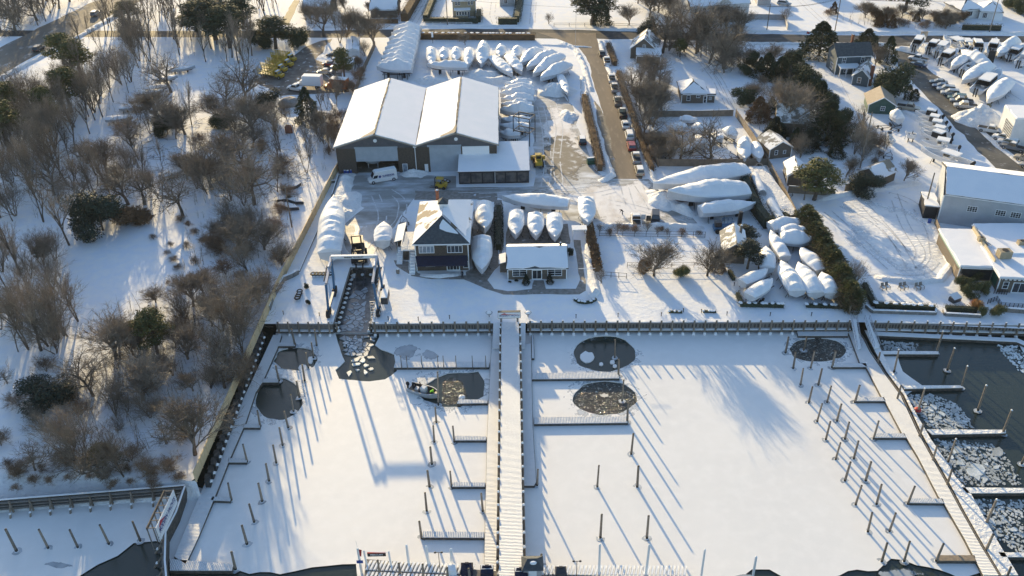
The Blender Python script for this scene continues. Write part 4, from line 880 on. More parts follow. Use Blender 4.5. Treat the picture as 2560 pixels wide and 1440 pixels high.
# --- two-storey office
t, OW = house('office_house', 'two-storey dark-shingled office with navy awning and hipped snowy roof', 'house', (1043, 677), (1173, 675), 16.0, 6.3, 'none' if 0 else 'hip', 2.9, shingle, roofpatch, .45, None,
    [('p', 'F', 2.1, 3.9, 2.9, 1.6, 4, 1), ('w', 'F', 7.4, 3.9, 2.9, 1.6, 4, 1), ('w', 'F', 2.6, .9, 1.8, .8, 2, 1), ('d', 'F', 6.9, 0, 2.5, 2.1, 4, 1), ('w', 'F', 9.3, .5, 1.0, 1.5, 1, 1), ('w', 'R', 4, 3.8, 1.2, 1.5), ('w', 'R', 9, 3.8, 1.2, 1.5), ('w', 'L', 5, 3.8, 1.2, 1.5)])
ro = [c for c in t.children if c.name.startswith('roof')][0]
ro.data.materials.append(roofdark)
for pl in ro.data.polygons:
    if pl.normal.y < -.3 and pl.normal.z > .3: pl.material_index = 1
mb = MB(); k = OW/2; 
_z = lambda x, y: (x, y, 6.3+2.9/k*y+.13); mb.face([_z(k+.25, 4.1), _z(k-.1, 3.6), _z(k-.4, 2.9), _z(k-.35, 2.3), _z(k+.9, 1.75), _z(k+3.2, 1.25), _z(k+3.0, 1.6), _z(k+1.6, 2.9)]); part(ro, 'snow_patch', mb, snow_soft)
mb = MB(); slab(mb, [(OW-.3, .9, 6.72), (k+.15, k+.2, 9.28), (k+.15, 10.7, 9.28), (OW+.1, 15.8, 6.52), (OW-.15, 9, 6.62), (OW+.05, 5, 6.55), (OW-.35, 3, 6.75)], .05, up=.2); part(ro, 'snow_slab', mb, snow_plain)
mb = MB(); mb.box(k-.75, 8.2, 8.7, k+.75, 9.7, 9.9, 0); mb.face([(k-1, 7.95, 9.9), (k+1, 7.95, 9.9), (k, 8.95, 10.9)], 1); mb.face([(k+1, 7.95, 9.9), (k+1, 9.95, 9.9), (k, 8.95, 10.9)], 1); mb.face([(k+1, 9.95, 9.9), (k-1, 9.95, 9.9), (k, 8.95, 10.9)], 1); mb.face([(k-1, 9.95, 9.9), (k-1, 7.95, 9.9), (k, 8.95, 10.9)], 1); part(t, 'cupola', mb, [white, roofdark])
chimney(t, 3.4, 14.2, 6.5, 9.6)
mb = MB(); q = [(-.1, -.02, 3.3), (OW-.3, -.02, 3.3), (OW-.1, -1.9, 2.45), (.3, -1.9, 2.45)]; slab(mb, q, .08); mb.box(.3, -1.93, 2.1, OW-.1, -1.87, 2.4); part(t, 'awning', mb, navy)
mb = MB(); mb.box(-3.0, 2.5, 2.9, -.02, 9.5, 3.05, 0); mb.box(-2.95, 4, -.1, -.03, 9.4, 2.89, 1); part(t, 'annex', mb, [white, shingle])
mb = MB()
for x0, y0, x1, y1 in ((-3, 2.5, -3, 9.5), (-3, 2.5, -.1, 2.5)):
    mb.bar((x0, y0, 4.0), (x1, y1, 4.0), .1, .08)
    for i in range(16): u = i/15; mb.bar((x0+(x1-x0)*u, y0+(y1-y0)*u, 3.05), (x0+(x1-x0)*u, y0+(y1-y0)*u, 4), .05, .05)
part(t, 'deck_railing', mb, white)
mb = MB(); mb.box(-2.9, 2.6, 3.06, -.1, 9.4, 3.2); part(t, 'deck_snow', mb, planksnow_y)
mb = MB(); mb.box(-4.6, 6.5, -.1, -3.05, 13, 2.5, 0); slab(mb, [(-4.9, 6.2, 2.6), (-3.05, 6.2, 3.2), (-3.05, 13.2, 3.2), (-4.9, 13.2, 2.6)], .12, 1); slab(mb, [(-4.8, 6.3, 2.75), (-3.05, 6.3, 3.35), (-3.05, 13, 3.35), (-4.8, 13, 2.75)], .14, 2); part(t, 'side_porch', mb, [shingle, roofdark, snow_soft])
for x0, y0, y1, z1 in ((-1.4, -1.4, 3.9, 3.0), (-4.2, 2.4, 6.4, 1.6)):
    mb = MB(); n = 9
    for i in range(n): mb.box(x0, y0+(y1-y0)*i/n, 0, x0+1.1, y0+(y1-y0)*(i+1)/n, .15+z1*i/n, 0)
    mb.bar((x0, y0, 1), (x0, y1, z1+1), .06, .06, 1); mb.bar((x0+1.1, y0, 1), (x0+1.1, y1, z1+1), .06, .06, 1); part(t, 'stairs', mb, [snow_soft, white])
# --- small shop
t, SW = house('marina_shop', 'small single-storey shop with long snowy ridge roof and white double doors', 'shop', (1270, 699), (1416, 697), 8.0, 2.7, 'x', 1.9, shingle_l, roofdark, .35, .17,
    [('w', 'F', 2.2, .7, 2.7, 1.6, 2, 3), ('d', 'F', 5.4, 0, 1.9, 2.1, 2, 1), ('w', 'F', 8.7, .7, 2.7, 1.6, 2, 3)], trim=white)
chimney(t, 9.9, 4.2, 3.8, 5.2, steel, .35)
mb = MB(); mb.box(-1.5, 2.5, -.1, -.02, 5.5, 2.0, 0); slab(mb, [(-1.7, 2.3, 2.1), (-.02, 2.3, 2.6), (-.02, 5.7, 2.6), (-1.7, 5.7, 2.1)], .12, 1); part(t, 'side_entry', mb, [shingle_l, snow_soft])
# --- little boathouse cabin
t, cw = house('garden_cabin', 'small shingled cabin with half-bare gabled roof by the fenced garden', 'cabin', (1806, 657), (1861, 660), 7.0, 3.0, 'y', 1.6, shingle_l, roofpatch2, .4, None, [('d', 'L', 3.0, 0, 1.1, 2.1, 1, 2), ('w', 'L', 1.2, .8, .9, 1.4)], group=None)
mb = MB(); q = [(cw/2+.1, -.3, 4.68), (cw/2+.1, 7.3, 4.68), (cw+.3, 7.3, 3.1), (cw+.3, -.3, 3.1)]; slab(mb, q, .12, up=.14); part(t, 'snow_slab', mb, snow_soft)
chimney(t, cw-.8, 5, 3.6, 5.4, shingle_l, .45)
# --- cottages and sheds
house('cottage', 'small cottage with hipped snowy roof and shingled porch front behind the boat yard', 'cottage', (1703, 258), (1765, 258), 8.5, 3.0, 'hip', 1.8, shingle_l, roofdark, .5, .15, [('w', 'F', 1.8, .7, 1.0, 1.5, 1, 2), ('w', 'F', 4.3, 1.5, 1.0, .8, 2, 1), ('d', 'F', 6.2, 0, 1.0, 2.1, 1, 2)])
house('shed', 'low shed joined to the right side of the cottage', 'shed', (1763, 256), (1786, 257), 3.5, 2.2, 'flat', 0, shingle_l, roofdark, .2, .2, [('w', 'F', 1.2, .8, .7, .8)])
t, w_ = house('house', 'grey shingled house with steep gable and side chimney at the street corner', 'house', (1575, 146), (1640, 150), 9, 3.3, 'y', 3.2, shingle_l, roofpatch2, .4, None, [('w', 'F', 4, 3.2, .9, 1.2)])
chimney(t, 5.0, 3, 4.5, 7.6, white)
house('cottage', 'low snowy front wing of the corner house', 'house', (1590, 158), (1650, 160), 4, 2.4, 'shed', 1.0, shingle_l, roofdark, .3, .16)
t, w_ = house('house', 'dark blue-grey two-storey house with bare dark roof and white porch', 'house', (2086, 187), (2170, 184), 7.0, 5.6, 'x', 2.4, bluegrey, roofdark, .4, None, [('w', 'F', 2.0, 3.3, 1.1, 1.6), ('w', 'F', 7.3, 3.3, 1.1, 1.6), ('w', 'F', 3, .6, 1.1, 1.5), ('w', 'L', 3, .7, 2, 1.8)])
mb = MB(); slab(mb, [(.3, -2.6, 2.7), (6, -2.6, 2.7), (6, -.1, 3.1), (.3, -.1, 3.1)], .14, 0); slab(mb, [(.3, -2.6, 2.85), (6, -2.6, 2.85), (6, -.1, 3.25), (.3, -.1, 3.25)], .12, 1)
for x in (.4, 2.2, 4.1, 5.9): mb.box(x-.1, -2.5, 0, x+.1, -2.3, 2.6, 0)
part(t, 'porch', mb, [white, snow_soft]); chimney(t, 6.2, 6.8, 5, 9, brick)
t, w_ = house('house', 'low wing with snow-streaked roof and brick chimney beside the blue-grey house', 'house', (2128, 212), (2168, 218), 9, 2.9, 'y', 1.9, bluegrey, roofpatch2, .35, None, [('w', 'F', 1.8, .8, 1.0, 1.6, 1, 2)])
chimney(t, w_+.3, 1.5, 0, 5.6, brick, .9)
house('garage', 'green gabled garage with tan roof and one white window', 'garage', (2168, 283), (2235, 287), 7.5, 2.6, 'y', 2.0, greenclap, rooftan, .35, None, [('w', 'F', 3.5, .9, 1.1, 1.2, 2, 2)])
house('house', 'grey house half hidden by trees with a steep front gable', 'house', (1938, 340), (2012, 345), 9, 4.2, 'x', 2.6, shingle_l, roofpatch2, .4, None, [('w', 'F', 4.5, 1.3, 1.2, 1.2), ('w', 'F', 6.6, 1.3, 1.0, 1.2)])
house('shed', 'shingled shed with grey roof and two small windows behind the yard fence', 'shed', (1922, 398), (1976, 392), 6.5, 2.7, 'y', 1.6, shingle_l, roofpatch2, .3, None, [('w', 'F', 1.6, .9, .8, 1.2, 1, 2), ('w', 'F', 3.7, 1.0, .7, .9, 1, 2)])
house('shed', 'brown shed with bright snowy roof beside the shingled shed', 'shed', (1966, 464), (2012, 466), 6.5, 2.6, 'y', 1.4, shingle_l, roofdark, .3, .16, [('w', 'L', 2, .9, .7, 1.2, 1, 2), ('w', 'L', 4.5, .9, .7, 1.2, 1, 2)])
house('shed', 'weathered shed with patchy roof above a round dark bush', 'shed', (2142, 452), (2190, 472), 6.5, 2.6, 'y', 1.6, shingle_l, roofpatch, .3, None)
# houses beyond the street
house('house', 'shingled bungalow with long snowy roof beyond the street on the left', 'house', (760, 36), (825, 37), 9, 2.9, 'x', 3.0, shingle_l, roofdark, .4, .16, [('w', 'F', 3.0, 1.0, 1.8, 1.3, 2, 2), ('d', 'F', 6.1, 0, .9, 2, 1, 1), ('w', 'F', 8, 1, .8, 1.3)])
house('house', 'shingled house with wide snowy roof behind the roadside trees', 'house', (928, 45), (994, 44), 9, 3, 'x', 3.2, shingle_l, roofdark, .4, .16)
t, w_ = house('house', 'tan two-storey house with rows of white windows inside clipped hedges', 'house', (1133, 42), (1190, 40), 9, 5.6, 'x', 2.4, tanclap, roofdark, .4, .15, [('w', 'F', 1.2+1.0*k, 3.8, .7, 1.5, 1, 2) for k in range(2)]+[('w', 'F', 5.6+1.0*k, 3.8, .7, 1.5, 1, 2) for k in range(2)])
mb = MB(); mb.box(.6, -1.8, -.1, 5.8, -.02, 2.6, 0); slab(mb, [(.4, -2.1, 2.75), (6, -2.1, 2.75), (6, -.02, 3.0), (.4, -.02, 3.0)], .15, 1); bay = part(t, 'bay', mb, [tanclap, snow_soft])
for k in range(4): window(bay, lambda u, z, e: (u, -1.8-e, z), 1.5+k*.95, .9, .75, 1.4, 1, 1)
window(bay, lambda u, z, e: (u, -1.8-e, z), 5.35, .1, .7, 2.1, 1, 1, name='door')
house('house', 'small grey gabled house beyond the box hedge', 'house', (1250, 16), (1287, 16), 8, 3.6, 'y', 2.2, greyclap, roofdark, .4, .15, [('w', 'F', 2.1, 1, 1.3, 1.6, 2, 1)])
t, w_ = house('house', 'large white two-storey house with shuttered windows behind bare trees', 'house', (1722, 62), (1868, 52), 10, 6.0, 'x', 2.8, whiteclap, roofdark, .4, .15, [('w', 'F', 2+2.9*k, 3.6, 1.1, 1.5, 2, 2) for k in range(6)]+[('w', 'F', 2+2.9*k, .7, 1.1, 1.5, 2, 2) for k in range(6)])
mb = MB(); mb.face([(9.0, -.02, 6.2), (14, -.02, 6.2), (11.5, -.02, 8.4)], 0); slab(mb, [(8.7, -.4, 6.0), (11.5, -.4, 8.6), (11.5, 5, 8.6), (8.7, 5, 6.0)], .15, 1); slab(mb, [(14.3, -.4, 6.0), (11.5, -.4, 8.6), (11.5, 5, 8.6), (14.3, 5, 6.0)], .15, 1); part(t, 'front_gable', mb, [whiteclap, snow_soft])
house('house', 'grey-blue cottage at the top edge right of the white house', 'cottage', (1893, 14), (1925, 14), 7, 2.8, 'x', 2, greyclap, roofdark, .3, .15)
t, w_ = house('house', 'white house with hipped snowy roof at the top right', 'house', (2398, 48), (2452, 44), 9, 3.2, 'hip', 2.0, whiteclap, roofdark, .5, .15, [('w', 'F', 3.2, .8, 2.2, 1.6, 3, 1)])
house('garage', 'white garage wing of the top right house', 'garage', (2446, 48), (2500, 52), 8, 3.0, 'hip', 2.0, whiteclap, roofdark, .4, .15, [('w', 'F', 1.6, .5, 1.4, 1.8, 3, 1), ('g', 'F', 5.4, 0, 3, 2.3)])
house('house', 'low shingled house at the top edge between the hedges', 'house', (2010, -8), (2070, -8), 8, 3, 'x', 2.4, shingle_l, roofdark, .4, .15)
# grey metal warehouse on the right
a = G(2342, 556); b = G(2560, 588); u = (b-a).normalized(); b2 = a+u*34
t, gw = house('metal_warehouse', 'large grey metal-sided warehouse with snowy roof and small paned windows', 'warehouse', (2342, 556), (2560, 588), 15, 6.6, 'x', 2.4, metalwall, steel, .25, .12,
    [('w', 'F', 5.6, 3.4, 1.9, 1.3, 4, 3), ('w', 'F', 10.7, 3.4, 1.9, 1.3, 4, 3), ('w', 'F', 13.4, 3.4, 1.9, 1.3, 4, 3)], trim=white, W=34)
for x in (6.8, 12.0, 17.5):
    window(t, mapside('F', 1, 1), x, 0, .8, 2.1, 1, 1, fm=metalwall, gm=doorgrey, name='door', t=.05)
# restaurant: flat snowy roofs
t, w_ = house('dining_pavilion', 'long open-fronted restaurant wing with flat snowy roof and green tarp side', 'restaurant', (2392, 700), (2475, 703.6), 13.2, 2.9, 'flat', 0, shingle_l, white, .3, .22, trim=white)
mb = MB(); mb.box(.4, -.02, .3, w_-.3, .05, 2.5); part(t, 'front_shade_panel', mb, blackm)  # black sheet stands in for the shade inside the open front
for k in range(5): pass
mb = MB(); mb.box(-.08, .3, 2.3, -.01, 13, 2.8); part(t, 'side_tarp', mb, mat('pale_green_tarp', (.25, .38, .33), rough=.6))
mb = MB(); mb.box(w_+.1, 1.0, 3.0, w_+.3, 13.4, 4.1); part(t, 'parapet', mb, mat('pale_parapet', (.5, .43, .3), (.45, .38, .27), 1, .8))
t, w_ = house('restaurant', 'shingled restaurant with white french doors and flat snowy roof', 'restaurant', (2490, 730), (2640, 738), 10, 3.1, 'flat', 0, shingle_l, white, .45, .22, [('w', 'F', 1.2, .8, 1.0, 1.5, 1, 2), ('d', 'F', 3.6, .05, 2.4, 2.2, 2, 1), ('w', 'F', 6.2, .8, 1.0, 1.5, 1, 2)], trim=white)
mb = MB()
for k in range(14): mb.box(.2+k*.75, -.52, 2.85, .5+k*.75, -.47, 3.1)
part(t, 'eave_brackets', mb, steel)
mb = MB(); mb.box(-.05, 1, .4, -.01, 8, 2.7); part(t, 'green_side_panel', mb, green)
t, w_ = house('flat_building', 'wide flat snow-covered building behind the restaurant', 'building', (2478, 676), (2640, 676), 11, 3.3, 'flat', 0, shingle_l, white, .1, .3)
for k, (x, y) in enumerate(((2508, 642), (2552, 612), (2452, 602))):
    t = thing('rooftop_air_unit', ['large boxy air unit on the snowy restaurant roof', 'boxy air unit at the right edge of the restaurant roof', 'small air unit beside the pale parapet'][k], 'air unit', G(x, y, 3.7)); s = (1.1, .7, .6)[k]
    mb = MB(); mb.box(-s, -s*.7, 0, s, s*.7, s*1.3); obj('casing', mb, tanclap, t); mb = MB(); mb.tube((0, 0, s*1.3), (0, 0, s*1.3+.08), s*.5, s*.5, 12); obj('fan_grille', mb, blackm, t)
# white show building at the right edge
t, w_ = house('white_metal_building', 'white metal building with snowy roof and large paned front at the right edge', 'building', (2492, 330), (2520, 366), 26, 6.6, 'flat', 0, whitemetal, white, .1, .25, trim=white, W=8)
mb = MB(); mb.box(-.06, .1, 5.2, -.01, 12, 6.4, 0); part(t, 'tan_band', mb, rooftan)
for k in range(7):
    window(t, mapside('F', 1, 1), 3.2+k*0.0, 0, .1, .1) if 0 else None
mb = MB(); mb.box(3, -.08, 0, 8, -.01, 5); gf = part(t, 'window_wall', mb, glass); mb = MB()
for k in range(9): mb.box(3+k*.62, -.13, 0, 3.1+k*.62, -.085, 5)
for k in range(10): mb.box(3, -.135, k*.55, 8, -.088, k*.55+.08)
part(gf, 'glazing_bars', mb, white)
# cluttered side porch of the grey warehouse
t, w_ = house('shed', 'small dark lean-to full of gear against the grey warehouse', 'shed', (2306, 545), (2338, 548), 6, 2.6, 'flat', 0, blackm, steel, .2, .25, trim=None)
# ------------------------------------------------------------ boats
PROF = dict(cabin=[(0, .35), (.12, .4), (.2, 1.5), (.5, 1.6), (.62, .95), (.8, .6), (1, .2)], low=[(0, .3), (.3, .9), (.6, .85), (.85, .45), (1, .15)],
            tall=[(0, 1.0), (.08, 2.3), (.45, 2.6), (.6, 1.3), (.8, .7), (1, .2)], mid=[(0, .5), (.1, 1.2), (.35, 1.7), (.5, 1.6), (.7, .9), (1, .15)],
            yacht=[(0, .8), (.1, 1.6), (.3, 2.2), (.5, 2.4), (.62, 1.5), (.8, 1.0), (1, .3)], ridge=[(0, .9), (.12, 1.5), (.4, 2.3), (.6, 1.6), (.85, .9), (1, .2)])
def lerp_prof(pr, t):
    for (a, b), (c, d) in zip(pr, pr[1:]):
        if t <= c: u = (t-a)/(c-a); u = u*u*(3-2*u); return b+(d-b)*u
    return pr[-1][1]
def wrapped(label, bow, stern, beam, prof='cabin', hull=1.5, lift=.6, seed=0, stand='jack', group=None, zs=1.3, name='wrapped_boat', ks=1.0, hm=None):
    a, b = G(*stern, zs), G(*bow, zs); c = (a+b)/2; L = (b-a).length; c.z = 0
    t = thing(name, label, 'boat', c, yaw(a, b), group); pr = PROF[prof]; N = 22; ks *= .86
    def wdt(u): return beam/2*min(1, .86+.5*u)*(1 if u < .5 else max(.01, 1-((u-.5)/.5)**1.9))
    def ghz(u): return lift+hull*(1+.28*max(0, u-.3)**1.5)
    rows = []; hrows = []; o3 = Vector((seed*5.3, 0, 0))
    for i in range(N):
        u = i/(N-1); x = -L/2+L*u; w_ = wdt(u); g = ghz(u); r = lerp_prof(pr, u)*ks; row = []
        fold = .2*(abs(math.sin(u*L*1.15+seed))-.6)*(u < .93)+.12*noise.noise(Vector((u*L*.55, seed*3, 0)))
        for yf, zf in ((-1.02, -.1), (-1.02, .04), (-.92, .27), (-.7, .58), (-.4, .86), (-.1, 1), (.1, 1), (.4, .86), (.7, .58), (.92, .27), (1.02, .04), (1.02, -.1)):
            p = Vector((x, yf*w_, g+r*zf)); k = noise.noise(p*.8+o3)*.16*(1-abs(yf)*.5)+fold*zf; row.append((p.x, p.y*(1+.0), p.z+k+.03))
        rows.append(row)
        kz = lift+hull*.95*max(0, (u-.78)/.22)**2
        hrows.append([(x, -w_*.97, g), (x, -w_*.86, lift+(g-lift)*.42+.0*kz), (x, 0, min(kz, g-.05)), (x, w_*.86, lift+(g-lift)*.42), (x, w_*.97, g)])
    def loft(rows, cap=True):
        mb = MB(); n = len(rows[0])
        for row in rows: mb.v += row
        for i in range(len(rows)-1):
            for j in range(n-1): mb.f.append((i*n+j, i*n+j+1, (i+1)*n+j+1, (i+1)*n+j)[::-1]); mb.m.append(0)
        mb.f.append(tuple(range(n))); mb.m.append(0); mb.f.append(tuple(range((len(rows)-1)*n, len(rows)*n))[::-1]); mb.m.append(0)
        return mb
    mb = loft(rows); cv = obj('cover', mb, [wrap, snow_soft], t, smooth=False)
    for pl in cv.data.polygons:
        if pl.normal.z > .9: pl.material_index = 1
    mh = loft(hrows)
    for i_, f_ in enumerate(mh.f):
        if len(f_) == 4 and f_[3] % 5 in (1, 2): mh.m[i_] = 1
    obj('hull', mh, [hm or wraphull, antifoul_shade], t, smooth=False)
    mb = MB()
    if stand == 'jack':
        for i, u in enumerate((.12, .4, .68)):
            for s in (-1, 1):
                x = -L/2+L*u; w_ = wdt(u); mb.bar((x, s*(w_*.95), 0), (x, s*w_*.55, lift+hull*.35), .08, .08); mb.bar((x, s*(w_*.6), 0), (x, s*w_*.6, lift+hull*.3), .06, .06)
        mb.box(-L*.3, -.12, 0, -L*.24, .12, lift); mb.box(L*.16, -.12, 0, L*.22, .12, lift)
        obj('stand', mb, blackm, t)
    else:
        mb.bar((-L*.45, -beam*.3, .45), (L*.45, 0, .45), .12, .12); mb.bar((-L*.45, beam*.3, .45), (L*.45, 0, .45), .12, .12); mb.bar((L*.45, 0, .45), (L*.62, 0, .4), .12, .12)
        tr = obj('trailer', mb, steel, t); 
        for s in (-1, 1):
            for dx in (0, .8): mw_ = MB(); mw_.tube((-L*.2+dx, s*beam*.36, .33), (-L*.2+dx, s*(beam*.36+.2), .33), .33, .33, 12); obj('wheel', mw_, blackm, tr)
    return t
W_ = wrapped
gr = 'row of wrapped boats stacked side by side at the far left'
for i in range(9):
    x0 = 942+i*5.2; y0 = 190-i*12.2
    W_(['nearest boat of the far left stack, standing on dark trestles', 'second boat of the far left stack counting from the barn', 'third boat of the far left stack counting from the barn', 'fourth boat of the far left stack counting from the barn', 'middle boat of the far left stack', 'fourth boat from the street in the far left stack', 'third boat from the street in the far left stack', 'second boat from the street in the far left stack', 'boat of the far left stack nearest the street'][i], (x0, y0-18), (x0+88-i*2.5, y0-16), 3.6, 'ridge', 1.7, 1.3 if i == 0 else 1.0, i+1, group=gr, zs=2.5, ks=1.35)
gr = 'upright row of wrapped boats below the street'
for i, (bx, by, sx, sy, bm, pf, lb) in enumerate([(1080, 172, 1078, 128, 3, 'mid', 'first wrapped boat from the left in the upright row'), (1111, 158, 1111, 132, 3, 'cabin', 'second wrapped boat in the upright row, rather short'), (1140, 160, 1142, 130, 3.2, 'mid', 'third wrapped boat in the upright row'), (1170, 172, 1174, 130, 3.2, 'mid', 'fourth wrapped boat in the upright row, left of the tallest'), (1203, 170, 1210, 122, 4.0, 'tall', 'tallest wrapped boat of the upright row'), (1250, 150, 1254, 124, 3.2, 'cabin', 'wrapped boat just right of the tallest in the upright row'), (1286, 152, 1296, 126, 3.2, 'cabin', 'second wrapped boat right of the tallest one')]):
    W_(lb, (bx, by), (sx, sy), bm, pf, 1.6, .6, 20+i, group=gr, ks=1.15)
W_('long wrapped boat lying crosswise on a dark cradle in front of the upright row', (1068, 172), (1170, 176), 3.6, 'mid', 1.6, 1.1, 31)
W_('wrapped boat slanting down right beside the ploughed heap', (1282, 196), (1232, 150), 3.6, 'low', 1.7, .7, 32, ks=1.3)
W_('wrapped boat slanting down just right of its twin near the barn roof', (1305, 190), (1272, 148), 3.6, 'mid', 1.7, .7, 33)
for i, q in enumerate([((1302, 168), (1345, 134), 'first of four big diagonal wrapped boats, nearest the upright row'), ((1316, 180), (1385, 140), 'second of four big diagonal wrapped boats'), ((1332, 196), (1402, 148), 'third of four big diagonal wrapped boats'), ((1350, 206), (1420, 170), 'lowest of four big diagonal wrapped boats')]):
    W_(q[2], q[0], q[1], 4.0, 'yacht', 1.7, .7, 40+i, group='four diagonal wrapped boats')
W_('narrow wrapped boat by the ploughed heap at the corner of the yard', (1420, 240), (1400, 192), 2.4, 'low', 1.2, .6, 45, stand='trailer')
gr = 'wrapped boats lined up beside the barn'
for i, (y, x0, x1, pf) in enumerate([(226, 1262, 1330, 'cabin'), (238, 1252, 1334, 'mid'), (251, 1250, 1335, 'ridge'), (264, 1252, 1334, 'mid'), (278, 1252, 1330, 'cabin'), (292, 1250, 1334, 'ridge'), (316, 1252, 1326, 'low'), (332, 1250, 1322, 'low'), (350, 1249, 1300, 'low')]):
    W_(f'{ORD[i]} wrapped boat from the top in the column beside the barn', (x0, y-6), (x1, y-8), 3.4, pf, 1.6, .8, 50+i, group=gr, ks=1.1)
# yard boats
W_('tall snow-topped wrapped boat with a curved roof near the travel lift', (838, 508), (826, 648), 5.2, 'yacht', 2.3, .8, 61, zs=1.5, ks=.95)
W_('wrapped boat with a raised bow against the right side of the office', (1212, 590), (1210, 520), 3.7, 'mid', 1.9, .8, 62)
W_('broad wrapped boat pointing at the footpath beside the office', (1205, 688), (1205, 602), 4.0, 'mid', 1.7, .6, 63)
W_('long low wrapped yacht lying crosswise behind the three small boats', (1256, 502), (1422, 516), 4.2, 'mid', 1.7, .8, 64, zs=1.6, ks=.9)
for i, (x, y0, y1) in enumerate([(1291, 532, 606), (1339, 538, 608), (1386, 540, 612)]): W_(['left of three wrapped boats behind the shop', 'middle of three wrapped boats behind the shop', 'right of three wrapped boats behind the shop'][i], (x+(1 if i else -2), y1-5), (x, y0+4), 3.3, 'cabin', 1.6, .7, 65+i, group='three wrapped boats behind the shop')
W_('lone wrapped boat parked upright right of the long yacht', (1469, 574), (1465, 506), 3.6, 'cabin', 1.7, .9, 69)
# big yachts on the right
W_('largest wrapped yacht lying along the board fence', (1632, 470), (1862, 428), 6.0, 'yacht', 2.2, .8, 71, zs=2.2, ks=1.0)
W_('second large wrapped yacht in front of the largest one', (1668, 492), (1868, 480), 6.2, 'yacht', 2.6, .9, 72, zs=2.5, ks=1.05)
W_('pointed wrapped boat in front of the two large yachts', (1888, 515), (1750, 530), 4.0, 'mid', 1.8, .8, 73, zs=2)
# lower right group
LRG = [((2010, 562), (1924, 575), 3.6, 'mid', 'wrapped boat at the top of the lower right cluster'), ((2022, 585), (1950, 590), 3.8, 'mid', 'wrapped boat just behind the peaked one in the lower right cluster'), ((2032, 610), (1950, 604), 4.0, 'ridge', 'peaked wrapped boat with its bow to the tall hedge'),
       ((1924, 588), (1962, 652), 2.6, 'low', 'narrow wrapped boat slanting across the lower right cluster'), ((1913, 628), (1917, 680), 3.2, 'mid', 'wrapped boat on a dark trailer at the left of the cluster'), ((1998, 630), (2055, 684), 3.4, 'low', 'wrapped boat beside the tall hedge'),
       ((1950, 664), (1992, 738), 3.6, 'mid', 'left of three long wrapped boats ending at the low hedge'), ((1993, 668), (2040, 742), 3.6, 'mid', 'middle of three long wrapped boats ending at the low hedge'), ((2052, 692), (2078, 744), 3.0, 'mid', 'shortest of the three wrapped boats ending at the low hedge'),
       ((1918, 686), (1854, 714), 2.6, 'low', 'upper of two small wrapped boats on trailers by the corner hedge'), ((1930, 710), (1872, 748), 2.8, 'low', 'lower of two small wrapped boats on trailers by the corner hedge')]
for i, (b, s, bm, pf, lb) in enumerate(LRG): W_(lb, b, s, bm, pf, 1.4, .7, 80+i, stand='trailer' if i in (4, 9, 10) else 'jack', zs=1.2)
# small boatyard behind
for i, (x, y, dx, dy, bm, pf, lb) in enumerate([(1720, 306, 22, 2, 2.6, 'low', 'wrapped boat nearest the dark fence in the small boat yard'), (1692, 324, -22, 3, 2.6, 'low', 'wrapped boat on the left of the small boat yard'), (1750, 332, 14, 8, 2.8, 'mid', 'wrapped boat in the middle of the small boat yard'), (1828, 342, 12, 10, 2.8, 'mid', 'wrapped boat below the bare trees in the small boat yard'),
    (1716, 374, -15, 8, 2.6, 'low', 'low wrapped boat beneath the left bare tree'), (1752, 366, 14, 12, 2.8, 'mid', 'wrapped boat between the two bare trees'), (1860, 386, 1, 22, 3.4, 'tall', 'tall wrapped boat near the fence corner of the small boat yard'), (1892, 390, 6, 20, 2.8, 'mid', 'wrapped boat squeezed into the fence corner'), (1795, 352, 10, 9, 2.4, 'low', 'small wrapped boat amid the twigs of the right bare tree')]):
    W_(lb, (x+dx, y+dy), (x-dx, y-dy), bm, pf, 1.3, .7, 100+i, stand='trailer', zs=1)
# right lot wrapped boats
for i, (b, s, bm, pf, ks, lb) in enumerate([((2400, 138), (2465, 172), 4.4, 'yacht', 1.1, 'big wrapped boat with raised bow in the storage lot'), ((2376, 178), (2412, 152), 3, 'mid', 1, 'small wrapped boat behind the snowy debris in the storage lot'), ((2402, 214), (2472, 172), 4.4, 'mid', 1.3, 'long wrapped boat slanting behind the row of cars'), ((2466, 262), (2518, 212), 4.4, 'mid', 1.3, 'long wrapped boat beside the white building'), ((2492, 146), (2536, 112), 3.8, 'tall', 1, 'tall wrapped boat by the street in the storage lot'), ((2226, 290), (2248, 308), 2.8, 'mid', 1.1, 'round wrapped boat on a trailer below the green garage')]):
    W_(lb, b, s, bm, pf, 1.7, .8, 120+i, ks=ks, stand='trailer' if i == 5 else 'jack')
# old boats under snow in the woods
for i, (x, y, dx, dy, lb) in enumerate([(338, 271, 38, -3, 'old white boat with snow on deck among the tree trunks'), (375, 235, 34, -4, 'second old boat in the row under the oak'), (395, 222, 30, -3, 'third old boat in the row under the oak'), (358, 252, 30, -3, 'old boat wedged between its neighbours in the woods'), (415, 200, 30, -5, 'old boat behind the big oak trunk'), (455, 175, 34, -4, 'farthest old boat of the row in the woods'), (300, 300, 34, -2, 'low old boat at the near end of the row in the woods'),
    (225, 385, 34, -6, 'snow-dusted old hull in the thicket'), (445, 430, 42, -16, 'old hull lying under fallen branches'), (560, 430, 36, -14, 'old hull left of the boat yard fence')]):
    W_(lb, (x+dx, y+dy), (x-dx, y-dy), 2.8, 'low', 1.1, .4, 140+i, hm=gelgrey, group='old boats in the woods', ks=.5, zs=.8)
